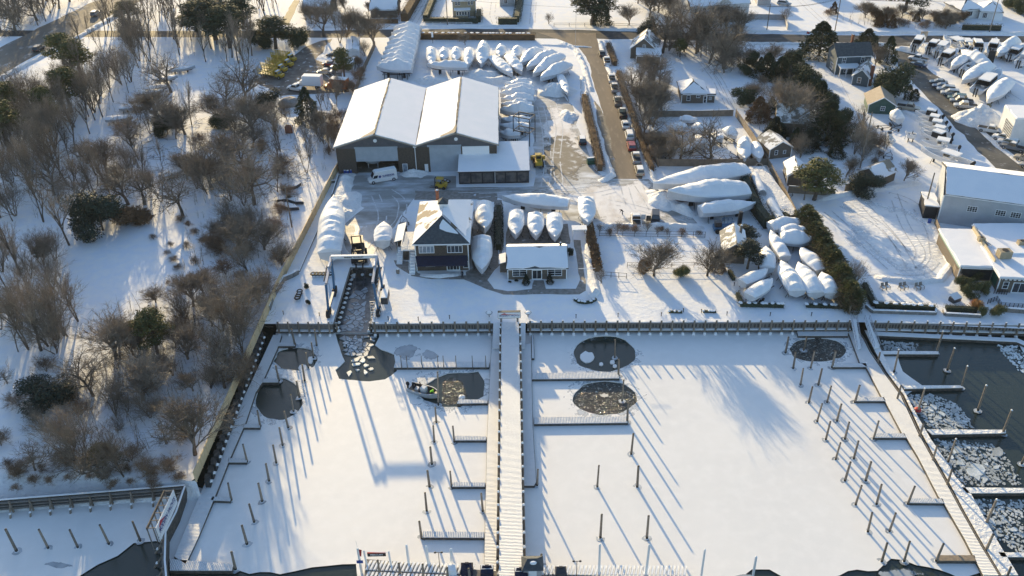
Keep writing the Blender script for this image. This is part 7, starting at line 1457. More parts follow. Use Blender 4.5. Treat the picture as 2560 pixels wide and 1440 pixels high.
def text(body, size, m, parent, loc, rot=(0, 0, 0), name='lettering', ext=.01, sx=1, bold=False, shear=0):
    cu = bpy.data.curves.new(name, 'FONT'); cu.body = body; cu.size = size; cu.extrude = ext; cu.align_x = 'CENTER'; cu.align_y = 'CENTER'; cu.shear = shear
    if bold: cu.offset = size*.018
    tmp = bpy.data.objects.new('tmp', cu); COL.objects.link(tmp); dg = bpy.context.evaluated_depsgraph_get(); me = bpy.data.meshes.new_from_object(tmp.evaluated_get(dg)); bpy.data.objects.remove(tmp)
    me.materials.clear(); me.materials.append(m); ob = bpy.data.objects.new(name, me); COL.objects.link(ob); ob.parent = parent; ob.location = loc; ob.rotation_euler = rot; ob.scale = (sx, 1, 1); return ob
H_ = math.pi/2
text('MARINE TRAVELIFT', .4, steel, t, (0+(xL+xR)/2-o.x, yB-.32-o.y, ht_), (H_, 0, 0), bold=True)
# signs
inkblue = mat('sign_navy', (.02, .04, .2), rough=.5); inkred = mat('sign_red', (.45, .02, .04), rough=.5)
p, q = G(1248, 806, 0), G(1299, 806, 0); t = thing('pier_sign', 'white company sign on two posts at the head of the central pier', 'sign', p); w_ = q.x-p.x
mb = MB()
for x in (.35, w_-.35): mb.tube((x, .1, -2), (x, .1, 1.4), .17, .17, 8)
obj('post', mb, woodgrey, t); mb = MB(); mb.box(-.15, -.1, .95, w_+.15, .0, 2.15, 0); obj('board', mb, white, t); bd = bpy.context.scene.objects[-1] if 0 else None
mb = MB(); mb.box(-.2, -.13, .9, w_+.2, -.05, .948); mb.box(-.2, -.13, 2.153, w_+.2, .4, 2.22); mb.box(-.2, -.13, .95, -.153, .05, 2.15); mb.box(w_+.153, -.13, .95, w_+.2, .05, 2.15); obj('frame', mb, steel, t)
text('MODERN YACHTS', .42, inkblue, t, (w_/2, -.12, 1.45), (H_, 0, 0), bold=True, shear=.2)
mb = MB(); mb.face([(.2, -.115, 1.68), (1.5, -.115, 1.68), (.95, -.115, 2.02)]); mb.face([(1.1, -.113, 1.68), (3.2, -.113, 1.7), (3.2, -.113, 1.73), (1.1, -.113, 1.8)]); obj('emblem', mb, inkred, t)
a, b = G(400, 1353, .2), G(443, 1257, .2); L = (b-a).length; t = thing('yacht_yard_sign', 'large white company sign on a timber frame beside the mossy breakwater', 'sign', a, yaw(a, b)); mb = MB(); mb.box(0, -.08, .75, L, 0, 2.5); obj('board', mb, white, t)
mb = MB(); mb.box(0, -.07, .0, L, 0, .66); obj('lower_board', mb, white, t); mb = MB(); mb.box(0, -.06, .663, L, 0, .747); obj('stripe', mb, inkblue, t)
text('MODERN YACHTS', 1.0, inkblue, t, (L/2, -.1, 1.3), (H_, 0, 0), bold=True, sx=L/9.5, shear=.2)
mb = MB(); mb.face([(.5, -.09, 1.75), (L*.42, -.09, 1.72), (L*.2, -.09, 2.4)]); obj('emblem', mb, inkred, t)
mb = MB()
for k in range(6): x = .1+(L-.2)*k/5; mb.bar((x, 1.2, -1.8), (x, 1.2, 2.4), .12, .12); mb.bar((x, 1.2, 2.3), (x, .06, 2.4), .1, .1); mb.bar((x, 0.06, -1.8), (x, 0.06, 2.4), .12, .12)
obj('frame_posts', mb, woodgrey, t); mb = MB(); mb.box(0, 1.14, 2.0, L, 1.26, 2.45); obj('top_rail', mb, wooddark, t)
# van lettering
van = [o_ for o_ in sc.objects if o_.name.startswith('delivery_van')][0]
text('SUPERIOR', .5, inkblue, van, (-1.2, .99, 1.62), (R_(82), 0, math.pi), bold=True, sx=1.2); mb = MB(); mb.tube((.75, .985, 1.6), (.75, .995, 1.6), .3, .3, 16); obj('round_emblem', mb, inkblue, van)
mb = MB(); mb.box(-2.5, .985, 1.28, .2, .992, 1.32); obj('side_stripe', mb, inkblue, van)
# dock-head signs, flags, kiosk, boxes
p = G(937, 1412, -.4); t = thing('dock_sign', 'black sign with pale lettering hung between two white posts on the dock head', 'sign', p); mb = MB(); mb.tube((-1.0, 0, 0), (-1.1, 0, 2.8), .13, .12, 8); mb.tube((2.1, -.2, 0), (2.0, -.2, 2.8), .13, .12, 8); mb.bar((-1.1, 0, 2.5), (2.0, -.2, 2.5), .05, .05); obj('post', mb, white, t)
mb = MB(); mb.box(-.7, -.15, 1.75, 1.6, -.08, 2.35, 0); mb.box(-.7, -.16, 2.353, 1.6, -.02, 2.42, 1); obj('board', mb, [black_paint, red], t); text('MERCURY', .36, white, t, (.45, -.16, 2.05), (H_, 0, 0), bold=True)
p = G(901, 1412, -.4); t = thing('flag_pole_sign', 'white post with small red flag and blue sign at the corner of the dock head', 'flag', p); mb = MB(); mb.tube((0, 0, -1.6), (0, 0, 3.2), .17, .15, 8); mb.tube((0, 0, 3.2), (-.1, .1, 4.4), .02, .02, 5); obj('post', mb, white, t); mb = MB(); mb.face([(0, -.05, 3.0), (.5, -.1, 2.9), (.3, -.05, 1.6), (.05, -.05, 1.7)]); obj('flag', mb, red, t); mb = MB(); mb.box(-.35, -.26, .6, .45, -.2, 1.1); obj('sign_plate', mb, bluebar, t)
p = G(1331, 1434, -.4); t = thing('dock_kiosk', 'small grey-roofed kiosk with pale doors at the end of the pier', 'kiosk', p); mb = MB(); mb.box(-1.1, -.9, 0, 1.1, .9, 1.9); obj('wall', mb, greyclap, t); mb = MB(); mb.face([(-1.35, -1.15, 1.9), (1.35, -1.15, 1.9), (.6, .1, 2.7), (-.6, .1, 2.7)]); mb.face([(1.35, -1.15, 1.9), (1.35, 1.15, 1.9), (.6, .1, 2.7)]); mb.face([(1.35, 1.15, 1.9), (-1.35, 1.15, 1.9), (-.6, .1, 2.7), (.6, .1, 2.7)]); mb.face([(-1.35, 1.15, 1.9), (-1.35, -1.15, 1.9), (-.6, .1, 2.7)]); ro = obj('roof', mb, roofdark, t); mb = MB(); mb.blob((.1, -.35, 2.45), (.45, .3, .2), 9, 5); obj('snow_patch', mb, snow_soft, ro); mb = MB(); mb.box(-.5, -.96, .05, .5, -.903, 1.8); obj('door', mb, white, t)
for k, (x, y, s, m, lb) in enumerate([(1168, 1432, .75, navy, 'hooded black grill cover on the dock head'), (1218, 1440, .8, navy, 'dark canvas-covered box with snow on top beside the pier end'), (1303, 1446, .8, navy, 'dark canvas-covered box left of the kiosk'), (1402, 1440, .7, steel, 'dark fuel dispenser with two round gauges on the dock head'), (1130, 1432, .6, snow_soft, 'snow-buried box on the dock head')]):
    t = thing('covered_box', lb, 'box', G(x, y, -.4)); mb = MB(); mb.box(-s, -s*.8, 0, s, s*.8, s*1.6); mb.face([(-s, -s*.8, s*1.603), (s, -s*.8, s*1.603), (s*.7, s*.5, s*1.9), (-s*.7, s*.5, s*1.9)]); mb.box(-s*.3, s*.2, s*1.6, s*.3, s*.5, s*2.1); obj('cover', mb, m, t)
    if k in (1, 2): mb = MB(); mb.box(-s*.9, -s*.1, s*1.62, s*.9, s*.75, s*1.78); obj('snow_cap', mb, snow_soft, t)
for k, (x, y, lb) in enumerate([(1100, 1424, 'twin-headed dark lamp post left of the central pier'), (1441, 1446, 'twin-headed dark lamp post right of the kiosk')]):
    t = thing('lamp_post', lb, 'lamp', G(x, y, -.4)); mb = MB(); mb.tube((0, 0, 0), (0, 0, 3.2), .05, .04, 7); mb.bar((-.4, 0, 3.2), (.4, 0, 3.2), .05, .05); obj('pole', mb, black_paint, t)
    for s in (-.4, .4): mb = MB(); mb.blob((s, 0, 3.2), (.18, .14, .1), 8, 5); obj('lamp_head', mb, black_paint, t)
# lawn baskets and bollards
for k, (x, y) in enumerate(((1223, 789), (1320, 789))):
    t = thing('planter_bowl', ['round snow-filled planter bowl left of the pier sign', 'round snow-filled planter bowl right of the pier sign'][k], 'planter', G(x, y+3)); mb = MB(); mb.tube((0, 0, 0), (0, 0, .7), .06, .06, 7); mb.tube((0, 0, .5), (0, 0, .9), .25, .6, 12, 0, False); obj('bowl', mb, black_paint, t); mb = MB(); mb.blob((0, 0, .85), (.52, .52, .3), 10, 5, half=True); obj('snow_fill', mb, snow_soft, t)
for k, (x, y) in enumerate(sorted([(709, 786), (799, 790), (971, 800), (1046, 801), (1124, 797), (1440, 795), (1545, 792), (1653, 790), (1708, 780), (1817, 788), (1925, 790), (2028, 790), (1835, 715), (1846, 735), (1753, 782)])):
    if x == 900: continue
    t = thing('garden_lamp', f'{ORD[k]} small dark post light on the snowy lawn, from the left', 'lamp', G(x, y), 0, 'post lights on the lawn'); mb = MB(); mb.tube((0, 0, 0), (0, 0, .65), .07, .07, 7); obj('post', mb, black_paint, t); mb = MB(); mb.tube((0, 0, .65), (0, 0, .78), .12, .1, 8); obj('lamp_cap', mb, steel, t)
# barrels, tyres, pots
for k, (x, y) in enumerate([(859, 426), (866, 428), (873, 428), (863, 433), (870, 434), (878, 432)]):
    t = thing('barrel', f'{["far left", "far middle", "far right", "near left", "near middle", "near right"][k]} blue plastic barrel by the barn corner', 'barrel', G(x, y+1), 0, 'blue barrels'); mb = MB(); mb.tube((0, 0, 0), (0, 0, .9), .3, .3, 12); mb.tube((0, 0, .28), (0, 0, .32), .32, .32, 12); mb.tube((0, 0, .6), (0, 0, .64), .32, .32, 12); obj('drum', mb, bluebar, t); mb = MB(); mb.tube((0, 0, .903), (0, 0, .96), .28, .25, 10); obj('snow_cap', mb, snow_soft, t)
def tyre(label, p, z=.15, flatn=True, group=None, r=.45):
    t = thing('tyre', label, 'tyre', p, 0, group); mb = MB(); n = 14; R = r
    for i in range(n):
        a, b = 2*math.pi*i/n, 2*math.pi*(i+1)/n
        for j in range(6):
            c, d = 2*math.pi*j/6, 2*math.pi*(j+1)/6; f = lambda u, v: (math.cos(u)*(R+.16*math.cos(v)), math.sin(u)*(R+.16*math.cos(v)), z+.16*math.sin(v)); mb.face([f(a, c), f(b, c), f(b, d), f(a, d)])
    obj('rubber_ring', mb, blackm, t); mb = MB(); mb.tube((0, 0, 0), (0, 0, z+.04), R-.12, R-.14, 10); obj('snow_fill', mb, snow_soft, t); return t
for k in range(6): tyre(f'{ORD[k]} from the left of the row of tyres left of the hoist', G(784+k*8.4, 690), group='row of tyres by the hoist', z=.5)
for k, (x, y) in enumerate([(750, 732), (749, 738), (746, 744), (744, 749)]): tyre(f'{ORD[k]} tyre from the top of the short stack on the apron', G(x, y), group='stack of tyres on the apron', z=.4)
t = thing('barrel', 'small brown barrel planter beside the footpath left of the office', 'barrel', G(995, 683)); mb = MB(); mb.tube((0, 0, 0), (0, 0, .45), .3, .36, 12); mb.tube((0, 0, .45), (0, 0, .9), .36, .3, 12); obj('staves', mb, pilewood, t); mb = MB(); mb.blob((0, 0, .9), (.28, .28, .2), 8, 4, half=True); obj('snow_cap', mb, snow_soft, t)
# forklifts, loader, telehandler
def lifttruck(label, px, head, s=1.0, m=yellow, mastm=black_paint, mast=3.2, name='forklift'):
    p, q = G(*px), G(*head); t = thing(name, label, 'forklift', p, yaw(p, q)); t.scale = (s, s, s)
    mb = MB(); mb.box(-1.3, -.55, .35, .7, .55, 1.0); mb.box(-1.4, -.55, .5, -.9, .55, 1.25); obj('body', mb, m, t)
    mb = MB(); 
    for x in (-.7, .55):
        for y in (-.48, .48): mb.bar((x, y, 1.0), (x*.8, y, 2.1), .07, .07)
    mb.box(-.75, -.55, 2.1, .6, .55, 2.18); obj('cage', mb, m, t)
    mb = MB(); mb.box(-.45, -.25, 1.0, .0, .25, 1.2); mb.box(-.5, -.25, 1.2, -.4, .25, 1.7); obj('seat', mb, blackm, t)
    mb = MB()
    for y in (-.4, .4): mb.bar((.85, y, .1), (.85, y, mast), .12, .12)
    for z in (.3, mast*.5, mast-.05): mb.bar((.85, -.4, z), (.85, .4, z), .1, .1)
    obj('mast', mb, mastm, t); mb = MB()
    for y in (-.3, .3): mb.box(.9, y-.06, .12, 2.0, y+.06, .17)
    obj('forks', mb, mastm, t)
    for x in (-.95, .45):
        for y in (-.6, .6): mw_ = MB(); mw_.tube((x, y-.12, .33), (x, y+.12, .33), .33, .33, 12); obj('wheel', mw_, blackm, t)
    return t
lifttruck('yellow forklift with its forks to the left near the lean-to', (1100, 470), (1090, 469), 1.15, mast=2.2)
lifttruck('large black-masted forklift facing the top of the slip', (899, 650), (899, 665), 2.1, steel, mast=3.1, name='boat_forklift')
t = thing('wheel_loader', 'yellow wheel loader seen from behind beside the lean-to', 'loader', G(1346, 412), R_(92)); mb = MB(); mb.box(-2.0, -.8, .7, .3, .8, 1.6); mb.box(.3, -.6, .6, 1.6, .6, 1.2); obj('body', mb, yellow, t); mb = MB(); mb.box(-.6, -.65, 1.6, .5, .65, 2.7, 0); mb.box(-.61, -.55, 1.8, -.603, .55, 2.5, 1); mb.box(-.7, -.75, 2.703, .6, .75, 2.8, 0); obj('cab', mb, [yellow, glass], t); mb = MB(); mb.box(2.3, -1.7, .2, 3.0, 1.7, 1.1); mb.bar((1.2, -.5, 1.3), (2.5, -.5, .7), .2, .25); mb.bar((1.2, .5, 1.3), (2.5, .5, .7), .2, .25); obj('bucket', mb, yellow, t)
for x in (-1.3, 1.2):
    for y in (-.95, .95): mw_ = MB(); mw_.tube((x, y-.22, .65), (x, y+.22, .65), .65, .65, 14); obj('wheel', mw_, blackm, t)
t = thing('telehandler', 'blue lifting machine with upright black arm behind the garden cabin', 'lift machine', G(1812, 578), 0); mb = MB(); mb.box(-2.4, -.9, .5, 1.5, .9, 1.3); obj('body', mb, blue, t); mb = MB(); mb.box(-2.2, -.6, 1.3, -.9, .6, 2.3); obj('engine_cover', mb, steel, t); mb = MB()
for x in (-.6, .6, 1.4): mb.bar((x, -.8, 1.3), (x, -.8, 2.6), .08, .08); mb.bar((x, .8, 1.3), (x, .8, 2.6), .08, .08)
mb.bar((-.6, -.8, 2.6), (1.4, -.8, 2.6), .08, .08); mb.bar((-.6, .8, 2.6), (1.4, .8, 2.6), .08, .08); obj('rail_frame', mb, blue, t); mb = MB(); mb.box(2.4, -.3, .2, 3.1, .4, 4.4); obj('arm', mb, black_paint, t)
for x in (-1.7, 1.0):
    for y in (-1, 1): mw_ = MB(); mw_.tube((x, y-.15, .5), (x, y+.15, .5), .5, .5, 14); obj('wheel', mw_, blackm, t)
t = thing('dumpster', 'dark green dumpster at the foot of the brown road hedge', 'dumpster', G(1478, 409), R_(8)); mb = MB(); mb.box(-1.0, -.7, .1, 1.0, .7, 1.1); mb.face([(-1.0, -.7, 1.103), (1.0, -.7, 1.103), (1.0, .7, 1.4), (-1.0, .7, 1.4)]); obj('bin', mb, green, t); mb = MB(); mb.box(-.9, .1, 1.3, .9, .6, 1.45); obj('lid_snow', mb, snow_soft, t)
for k, (x, y) in enumerate([(1113, 452), (1120, 455)]): tyre(['left wheel of a pair lying by the roller door', 'right wheel of a pair lying by the roller door'][k], G(x, y), group='wheels by the roller door')
# storage rack
p, q = G(1284, 358), G(1324, 366); t = thing('boat_rack', 'tall steel storage rack with cross braces beside the barn', 'rack', p, yaw(p, q)); w_ = (q-p).length; mb = MB()
for x in (0, w_):
    for y in (0, 3): mb.bar((x, y, 0), (x, y, 7), .16, .16)
for z in (3.4, 7): 
    for y in (0, 3): mb.bar((0, y, z), (w_, y, z), .16, .22)
    for x in (0, w_): mb.bar((x, 0, z), (x, 3, z), .14, .14)
mb.bar((0, 0, 0), (w_, 0, 3.4), .06, .06); mb.bar((0, 0, 3.4), (w_, 0, 7), .06, .06); mb.bar((w_, 0, 3.4), (0, 0, 7), .06, .06); obj('steel_frame', mb, steel, t)
t = thing('boat_trestle', 'dark trestle under the nearest stacked boat', 'trestle', G(984, 198)); mb = MB()
for x in (-2.6, 2.6):
    for y in (-.8, .8): mb.bar((x, y, 0), (x*.95, y*.6, 1.6), .12, .12)
mb.bar((-3, -.6, 1.6), (3, -.6, 1.6), .18, .18); mb.bar((-3, .6, 1.6), (3, .6, 1.6), .18, .18); obj('timber_frame', mb, blackm, t)
# fences
fence('board_fence', 'dark board fence running from the street to the barn corner', [g2(938, 118), g2(905, 190), g2(878, 270), g2(850, 365)], 1.9, tile, post=3)
fence('board_fence', 'dark board fence between the cottage and the small boat yard', [g2(1612, 292), g2(1750, 292), g2(1832, 290)], 1.7, tile, cap=True)
fence('board_fence', 'long board fence down the right side of the small boat yard and the evergreen row', [g2(1838, 290), g2(1880, 350), g2(1915, 410), g2(1960, 490), g2(2010, 590), g2(2060, 680), g2(2100, 750), g2(2122, 786)], 1.9, tile, post=3.5)
fence('board_fence', 'dark board fence closing the lower end of the small boat yard', [g2(1645, 415), g2(1760, 416), g2(1920, 414)], 1.8, tile)
fence('board_fence', 'brown board fence at the lower left corner of the small boat yard', [g2(1622, 378), g2(1645, 418)], 1.8, tile)
fence('board_fence', 'grey-brown board fence behind the sheds', [g2(1970, 482), g2(2085, 490)], 1.7, tile, cap=True); fence('board_fence', 'short board fence panel left of the round black bush', [g2(2112, 478), g2(2135, 474)], 1.7, tile)
fence('board_fence', 'weathered fence between the rutted lot and the restaurant', [g2(2335, 560), g2(2358, 620), g2(2385, 690), g2(2398, 705)], 1.7, tile)
fence('board_fence', 'grey stockade fence beyond the street right of the white house', [g2(1868, 48), g2(1960, 50), g2(1968, 75)], 1.8, greyclap, post=5)
def railfence(name, label, pts, h, rails, m, step=2.0, w_=.06):
    P = [Vector((*p, 0)) for p in pts]; o = P[0]; t = thing(name, label, 'fence', o); mb = MB(); mp_ = MB()
    for a, b in zip(P, P[1:]):
        for z in rails: mb.bar(a-o+Vector((0, 0, z*h)), b-o+Vector((0, 0, z*h)), w_, w_)
        n = max(1, int((b-a).length/step))
        for k in range(n+1): p = a.lerp(b, k/n)-o; mp_.box(p.x-w_*.8, p.y-w_*.8, 0, p.x+w_*.8, p.y+w_*.8, h+.05)
    obj('rails', mb, m, t); obj('posts', mp_, m, t); return t
railfence('chain_link_fence', 'dark chain-link fence behind the snowy garden', [g2(1498, 590), g2(1762, 594)], 1.3, (.1, .5, 1), steel, 2.2, .05)
railfence('garden_gate_fence', 'low dark fence with gate at the lower left of the garden', [g2(1508, 692), g2(1566, 696)], 1.1, (.3, 1), steel, 1.4, .06)
railfence('garden_fence', 'low fence along the bottom of the garden', [g2(1568, 668), g2(1790, 668), g2(1822, 668)], 1.0, (.5, 1), tile, 2, .05)
railfence('rail_fence', 'white rail fence before the hedge of the tan house', [g2(1062, 62), g2(1180, 63)], .9, (.5, 1), white, 2.5, .09)
railfence('rail_fence', 'dark post-and-rail fence along the lawn beyond the street', [g2(1385, 66), g2(1500, 66), g2(1640, 70)], 1.1, (.5, 1), woodgrey, 4, .09)
railfence('deck_railing', 'black railing along the restaurant deck', [g2(2468, 760), g2(2490, 752), g2(2500, 768), g2(2640, 778)], 1.0, (.15, .35, .55, .75, 1), black_paint, .7, .05)
railfence('deck_railing', 'black railing in front of the restaurant doors', [g2(2484, 734), g2(2516, 737)], 1.0, (.15, .35, .55, .75, 1), black_paint, .4, .05)
wall('stone_planter', 'long low stone planter edge below the clipped hedge', [g2(2164, 768), g2(2180, 782), g2(2338, 787), g2(2338, 770)], .6, .4, stone); wall('stone_planter', 'short low stone planter edge near the restaurant', [g2(2358, 778), g2(2362, 789), g2(2450, 794)], .6, .4, stone)
wall('deck_wall', 'timber wall holding up the restaurant deck', [g2(2500, 778), g2(2640, 788)], .8, .5, woodgrey)
# gate arbor by the garden, pergola bars
t = thing('garden_arbor', 'white timber arbor at the top of the footpath', 'arbor', G(1432, 604)); mb = MB(); q = G(1464, 604)-G(1432, 604)
for x in (0, q.x): 
    for y in (0, 1.2): mb.box(x-.07, y-.07, 0, x+.07, y+.07, 2.5)
for y in (0, 1.2): mb.box(-.2, y-.05, 2.5, q.x+.2, y+.05, 2.65)
for k in range(6): mb.box(q.x*k/5-.04, -.3, 2.653, q.x*k/5+.04, 1.5, 2.75)
obj('timber_frame', mb, white, t); mb = MB(); mb.box(-.2, -.3, 2.76, q.x+.2, 1.5, 2.88); obj('snow_cap', mb, snow_soft, t)
t = thing('flag_mast', 'white flag mast with crossbar beside the garden path', 'mast', G(1465, 728)); mb = MB(); mb.tube((0, 0, 0), (0, 0, 5.4), .07, .05, 7); mb.bar((-1.5, 0, 4.9), (1.5, 0, 4.9), .06, .06); obj('pole', mb, white, t)
# swimming pool yard structures
t = thing('yard_platform', 'sunken yard platform covered with snow beside the large yachts', 'platform', G(1905, 500)); o = G(1905, 500); poly = [G(*p) for p in [(1866, 432), (1908, 430), (1995, 548), (1920, 566)]]; mb = MB(); mb.prism([(p.x-o.x, p.y-o.y) for p in poly][::-1], 0, 1.2, 0); obj('platform', mb, stone, t); mb = MB(); mb.prism([(p.x-o.x, p.y-o.y) for p in poly][::-1], 1.203, 1.45, 0); obj('snow_cover', mb, snow_bank, t)
for k, (a, b) in enumerate((((1885, 445), (1905, 490)), ((1925, 510), (1950, 555)))): c, d = G(*a, 1.4), G(*b, 1.4); W_dummy = thing('snowed_tank', ['upper snow-buried tank on the platform', 'lower snow-buried tank on the platform'][k], 'tank', c); mb = MB(); mb.tube((0, 0, .5), d-c+Vector((0, 0, .5)), .9, .9, 12); obj('tank', mb, greyclap, W_dummy); mb = MB(); mb.tube((0, 0, .75), d-c+Vector((0, 0, .75)), .85, .85, 12); obj('snow_cover', mb, snow_soft, W_dummy)
t = thing('tubular_hoops', 'thin white tubular hoops at the top of the snowy platform', 'hoops', G(1895, 430, 1.3)); mb = MB()
for k in range(3):
    for i in range(8): a, b = math.pi*i/8, math.pi*(i+1)/8; mb.tube((math.cos(a)*1.2+k, -k*1.2, math.sin(a)*2.2), (math.cos(b)*1.2+k, -k*1.2, math.sin(b)*2.2), .04, .04, 5, 0, False)
obj('hoops', mb, silver, t)
# empty trailers in the small boat yard
for k, (x, y, a) in enumerate([(1628, 345, 20), (1640, 360, 10), (1652, 398, 100), (1670, 405, 80), (1763, 404, 95), (1805, 405, 70), (1820, 410, 60), (1835, 398, 100), (2240, 325, 40), (2205, 322, 10), (2220, 395, 60), (1960, 500, 30), (1010+0, 560, 100)]):
    lb = [f'{ORD[k]} empty boat trailer from the left in the small boat yard' if k < 8 else '', ][0] or {8: 'empty trailer beside the round wrapped boat', 9: 'tiny trailer under the bare trees by the lower lot', 10: 'outboard cradle at the left of the lower lot', 11: 'folded trailer by the brown shed', 12: 'ladder-like trailer left of the office'}[k]
    t = thing('boat_trailer', lb, 'trailer', G(x, y), R_(a), 'empty trailers'); mb = MB(); mb.bar((-2, -.7, .5), (1, -.7, .5), .1, .1); mb.bar((-2, .7, .5), (1, .7, .5), .1, .1); mb.bar((1, -.7, .5), (2.6, 0, .5), .1, .1); mb.bar((1, .7, .5), (2.6, 0, .5), .1, .1); mb.bar((-2, -.7, .5), (-2, .7, .5), .1, .1); mb.bar((-.2, -.9, .5), (-.2, .9, .5), .1, .1); mb.bar((2.4, 0, .5), (2.2, 0, 1.2), .08, .08); obj('frame', mb, steel, t)
    for s in (-1, 1): mw_ = MB(); mw_.tube((-.6, s*.85, .32), (-.6, s*1.05, .32), .32, .32, 12); obj('wheel', mw_, blackm, t)
# garden chairs, tent-like box
for k, (x, y) in enumerate([(2207, 724), (2252, 724), (2292, 724)]):
    t = thing('garden_chair', ['left wooden garden chair pair on the sunny lawn', 'middle wooden garden chair pair on the sunny lawn', 'right wooden garden chair pair on the sunny lawn'][k], 'chair', G(x, y), R_(15), 'garden chairs'); 
    mb = MB(); mb.box(-.3, -.3, .38, .35, .35, .44); mb.box(.55, -.3, .38, 1.2, .35, .44); obj('seat', mb, woodgrey, t); mb = MB(); mb.face([(-.3, .3, .4), (.35, .3, .4), (.35, .6, 1.15), (-.3, .6, 1.15)]); mb.face([(.55, .3, .4), (1.2, .3, .4), (1.2, .6, 1.15), (.55, .6, 1.15)]); obj('backrest', mb, woodgrey, t)
    for x_ in (-.33, .38, .52, 1.23): mb = MB(); mb.bar((x_, -.35, 0), (x_, -.35, .6), .06, .08); mb.bar((x_, -.4, .62), (x_, .4, .62), .12, .04); mb.bar((x_, .4, 0), (x_, .4, .6), .06, .06); obj('armrest', mb, woodgrey, t)
    mb = MB(); mb.box(-.28, -.28, .443, .33, .3, .52); mb.box(.57, -.28, .443, 1.18, .3, .52); obj('seat_snow', mb, snow_soft, t)
t = thing('ice_chest', 'small grey box with pale lid on the lawn near the orange grass', 'box', G(2386, 752), R_(25)); mb = MB(); mb.box(-.9, -.6, 0, .9, .6, .8); obj('box', mb, steel, t); mb = MB(); mb.face([(-.95, -.65, .8), (.95, -.65, .8), (.95, .65, 1.3), (-.95, .65, 1.3)]); obj('lid', mb, gel, t)
t = thing('road_sign', 'two-sided sign on a post at the mouth of the parking lot', 'sign', G(2306, 104)); mb = MB(); mb.bar((-.8, 0, 0), (-.8, 0, 3), .12, .12); mb.bar((.8, 0, 0), (.8, 0, 3), .12, .12); obj('post', mb, white, t); mb = MB(); mb.box(-1.1, -.1, 1.6, 1.1, 0, 3.2); obj('board', mb, rooftan, t)
t = thing('notice_board', 'white sign on a post above the stacked boats', 'sign', G(1082, 108)); mb = MB(); mb.tube((0, 0, 0), (0, 0, 2), .07, .07, 6); obj('post', mb, steel, t); mb = MB(); mb.box(-.3, -.06, 1.9, .3, .06, 3.6); obj('board', mb, white, t)
t = thing('tilted_trailer', 'dark flatbed tilted on end beside the storage lot boats', 'trailer', G(2470, 172), R_(-30)); mb = MB(); mb.box(-.9, 0, .8, .9, .3, 5.2); obj('bed', mb, blackm, t); mb = MB(); mb.bar((-.5, -.3, .8), (-.9, -4.5, .1), .15, .15); mb.bar((.5, -.3, .8), (.9, -4.5, .1), .15, .15); obj('legs', mb, steel, t)
for k, (x, y) in enumerate([(2395+0, 583), (2404, 585), (2413, 586), (2423, 588), (2432, 589)]):
    t = thing('barrel', f'{ORD[k]} snow-capped white drum from the left under the grey warehouse wall', 'barrel', G(x, y), 0, 'white drums'); mb = MB(); mb.tube((0, 0, 0), (0, 0, .95), .36, .36, 12); obj('drum', mb, gel, t); mb = MB(); mb.blob((0, 0, .95), (.36, .36, .22), 9, 4, half=True); obj('snow_cap', mb, snow_soft, t)
t = thing('barrel', 'blue drum at the corner of the weathered fence', 'barrel', G(2322, 560)); mb = MB(); mb.tube((0, 0, 0), (0, 0, 1.1), .35, .35, 12); obj('drum', mb, bluebar, t)
t = thing('spoil_heap', 'grey heap of gravel dusted with snow by the round evergreen', 'heap', G(724, 262)); mb = MB(); mb.blob((0, 0, 0), (3.2, 2.6, 2.0), 14, 6, 0, .3, 2, half=True); obj('heap', mb, dirt, t, smooth=True)
t = thing('wire_arch', 'round-topped wire arch full of clutter left of the barn', 'arch', G(722, 335)); mb = MB()
for y in (0, 2.2):
    for i in range(10): a, b = math.pi*i/10, math.pi*(i+1)/10; mb.tube((math.cos(a)*1.2, y, 1.6+math.sin(a)*1.3), (math.cos(b)*1.2, y, 1.6+math.sin(b)*1.3), .08, .08, 5, 0, False)
    mb.bar((-1.2, y, 0), (-1.2, y, 1.6), .12, .12); mb.bar((1.2, y, 0), (1.2, y, 1.6), .12, .12)
obj('frame', mb, white, t); mb = MB(); mb.box(-.9, .3, 0, .9, 2, 1.6); obj('clutter', mb, brick, t)
# old skiffs by the fence
for k, (x, y, a, L) in enumerate([(722, 520, -25, 5.5), (738, 505, -30, 5), (716, 500, 15, 4), (730, 470, 30, 4.5)]):
    t = thing('old_skiff', f'{["nearest", "second", "left", "farthest"][k]} snow-filled skiff dumped outside the tan fence', 'skiff', G(x, y), R_(a), 'dumped skiffs'); mb = MB(); w_ = 1.0
    pts = [(-L/2, -w_*.8), (-L/2, w_*.8), (L*.2, w_), (L/2, 0), (L*.2, -w_)]; mb.prism(pts[::-1], .1, .7, 0); obj('hull', mb, steel, t); mb = MB(); mb.prism([(x_*.93, y_*.85) for x_, y_ in pts][::-1], .703, .78, 0); obj('snow_fill', mb, snow_soft, t)
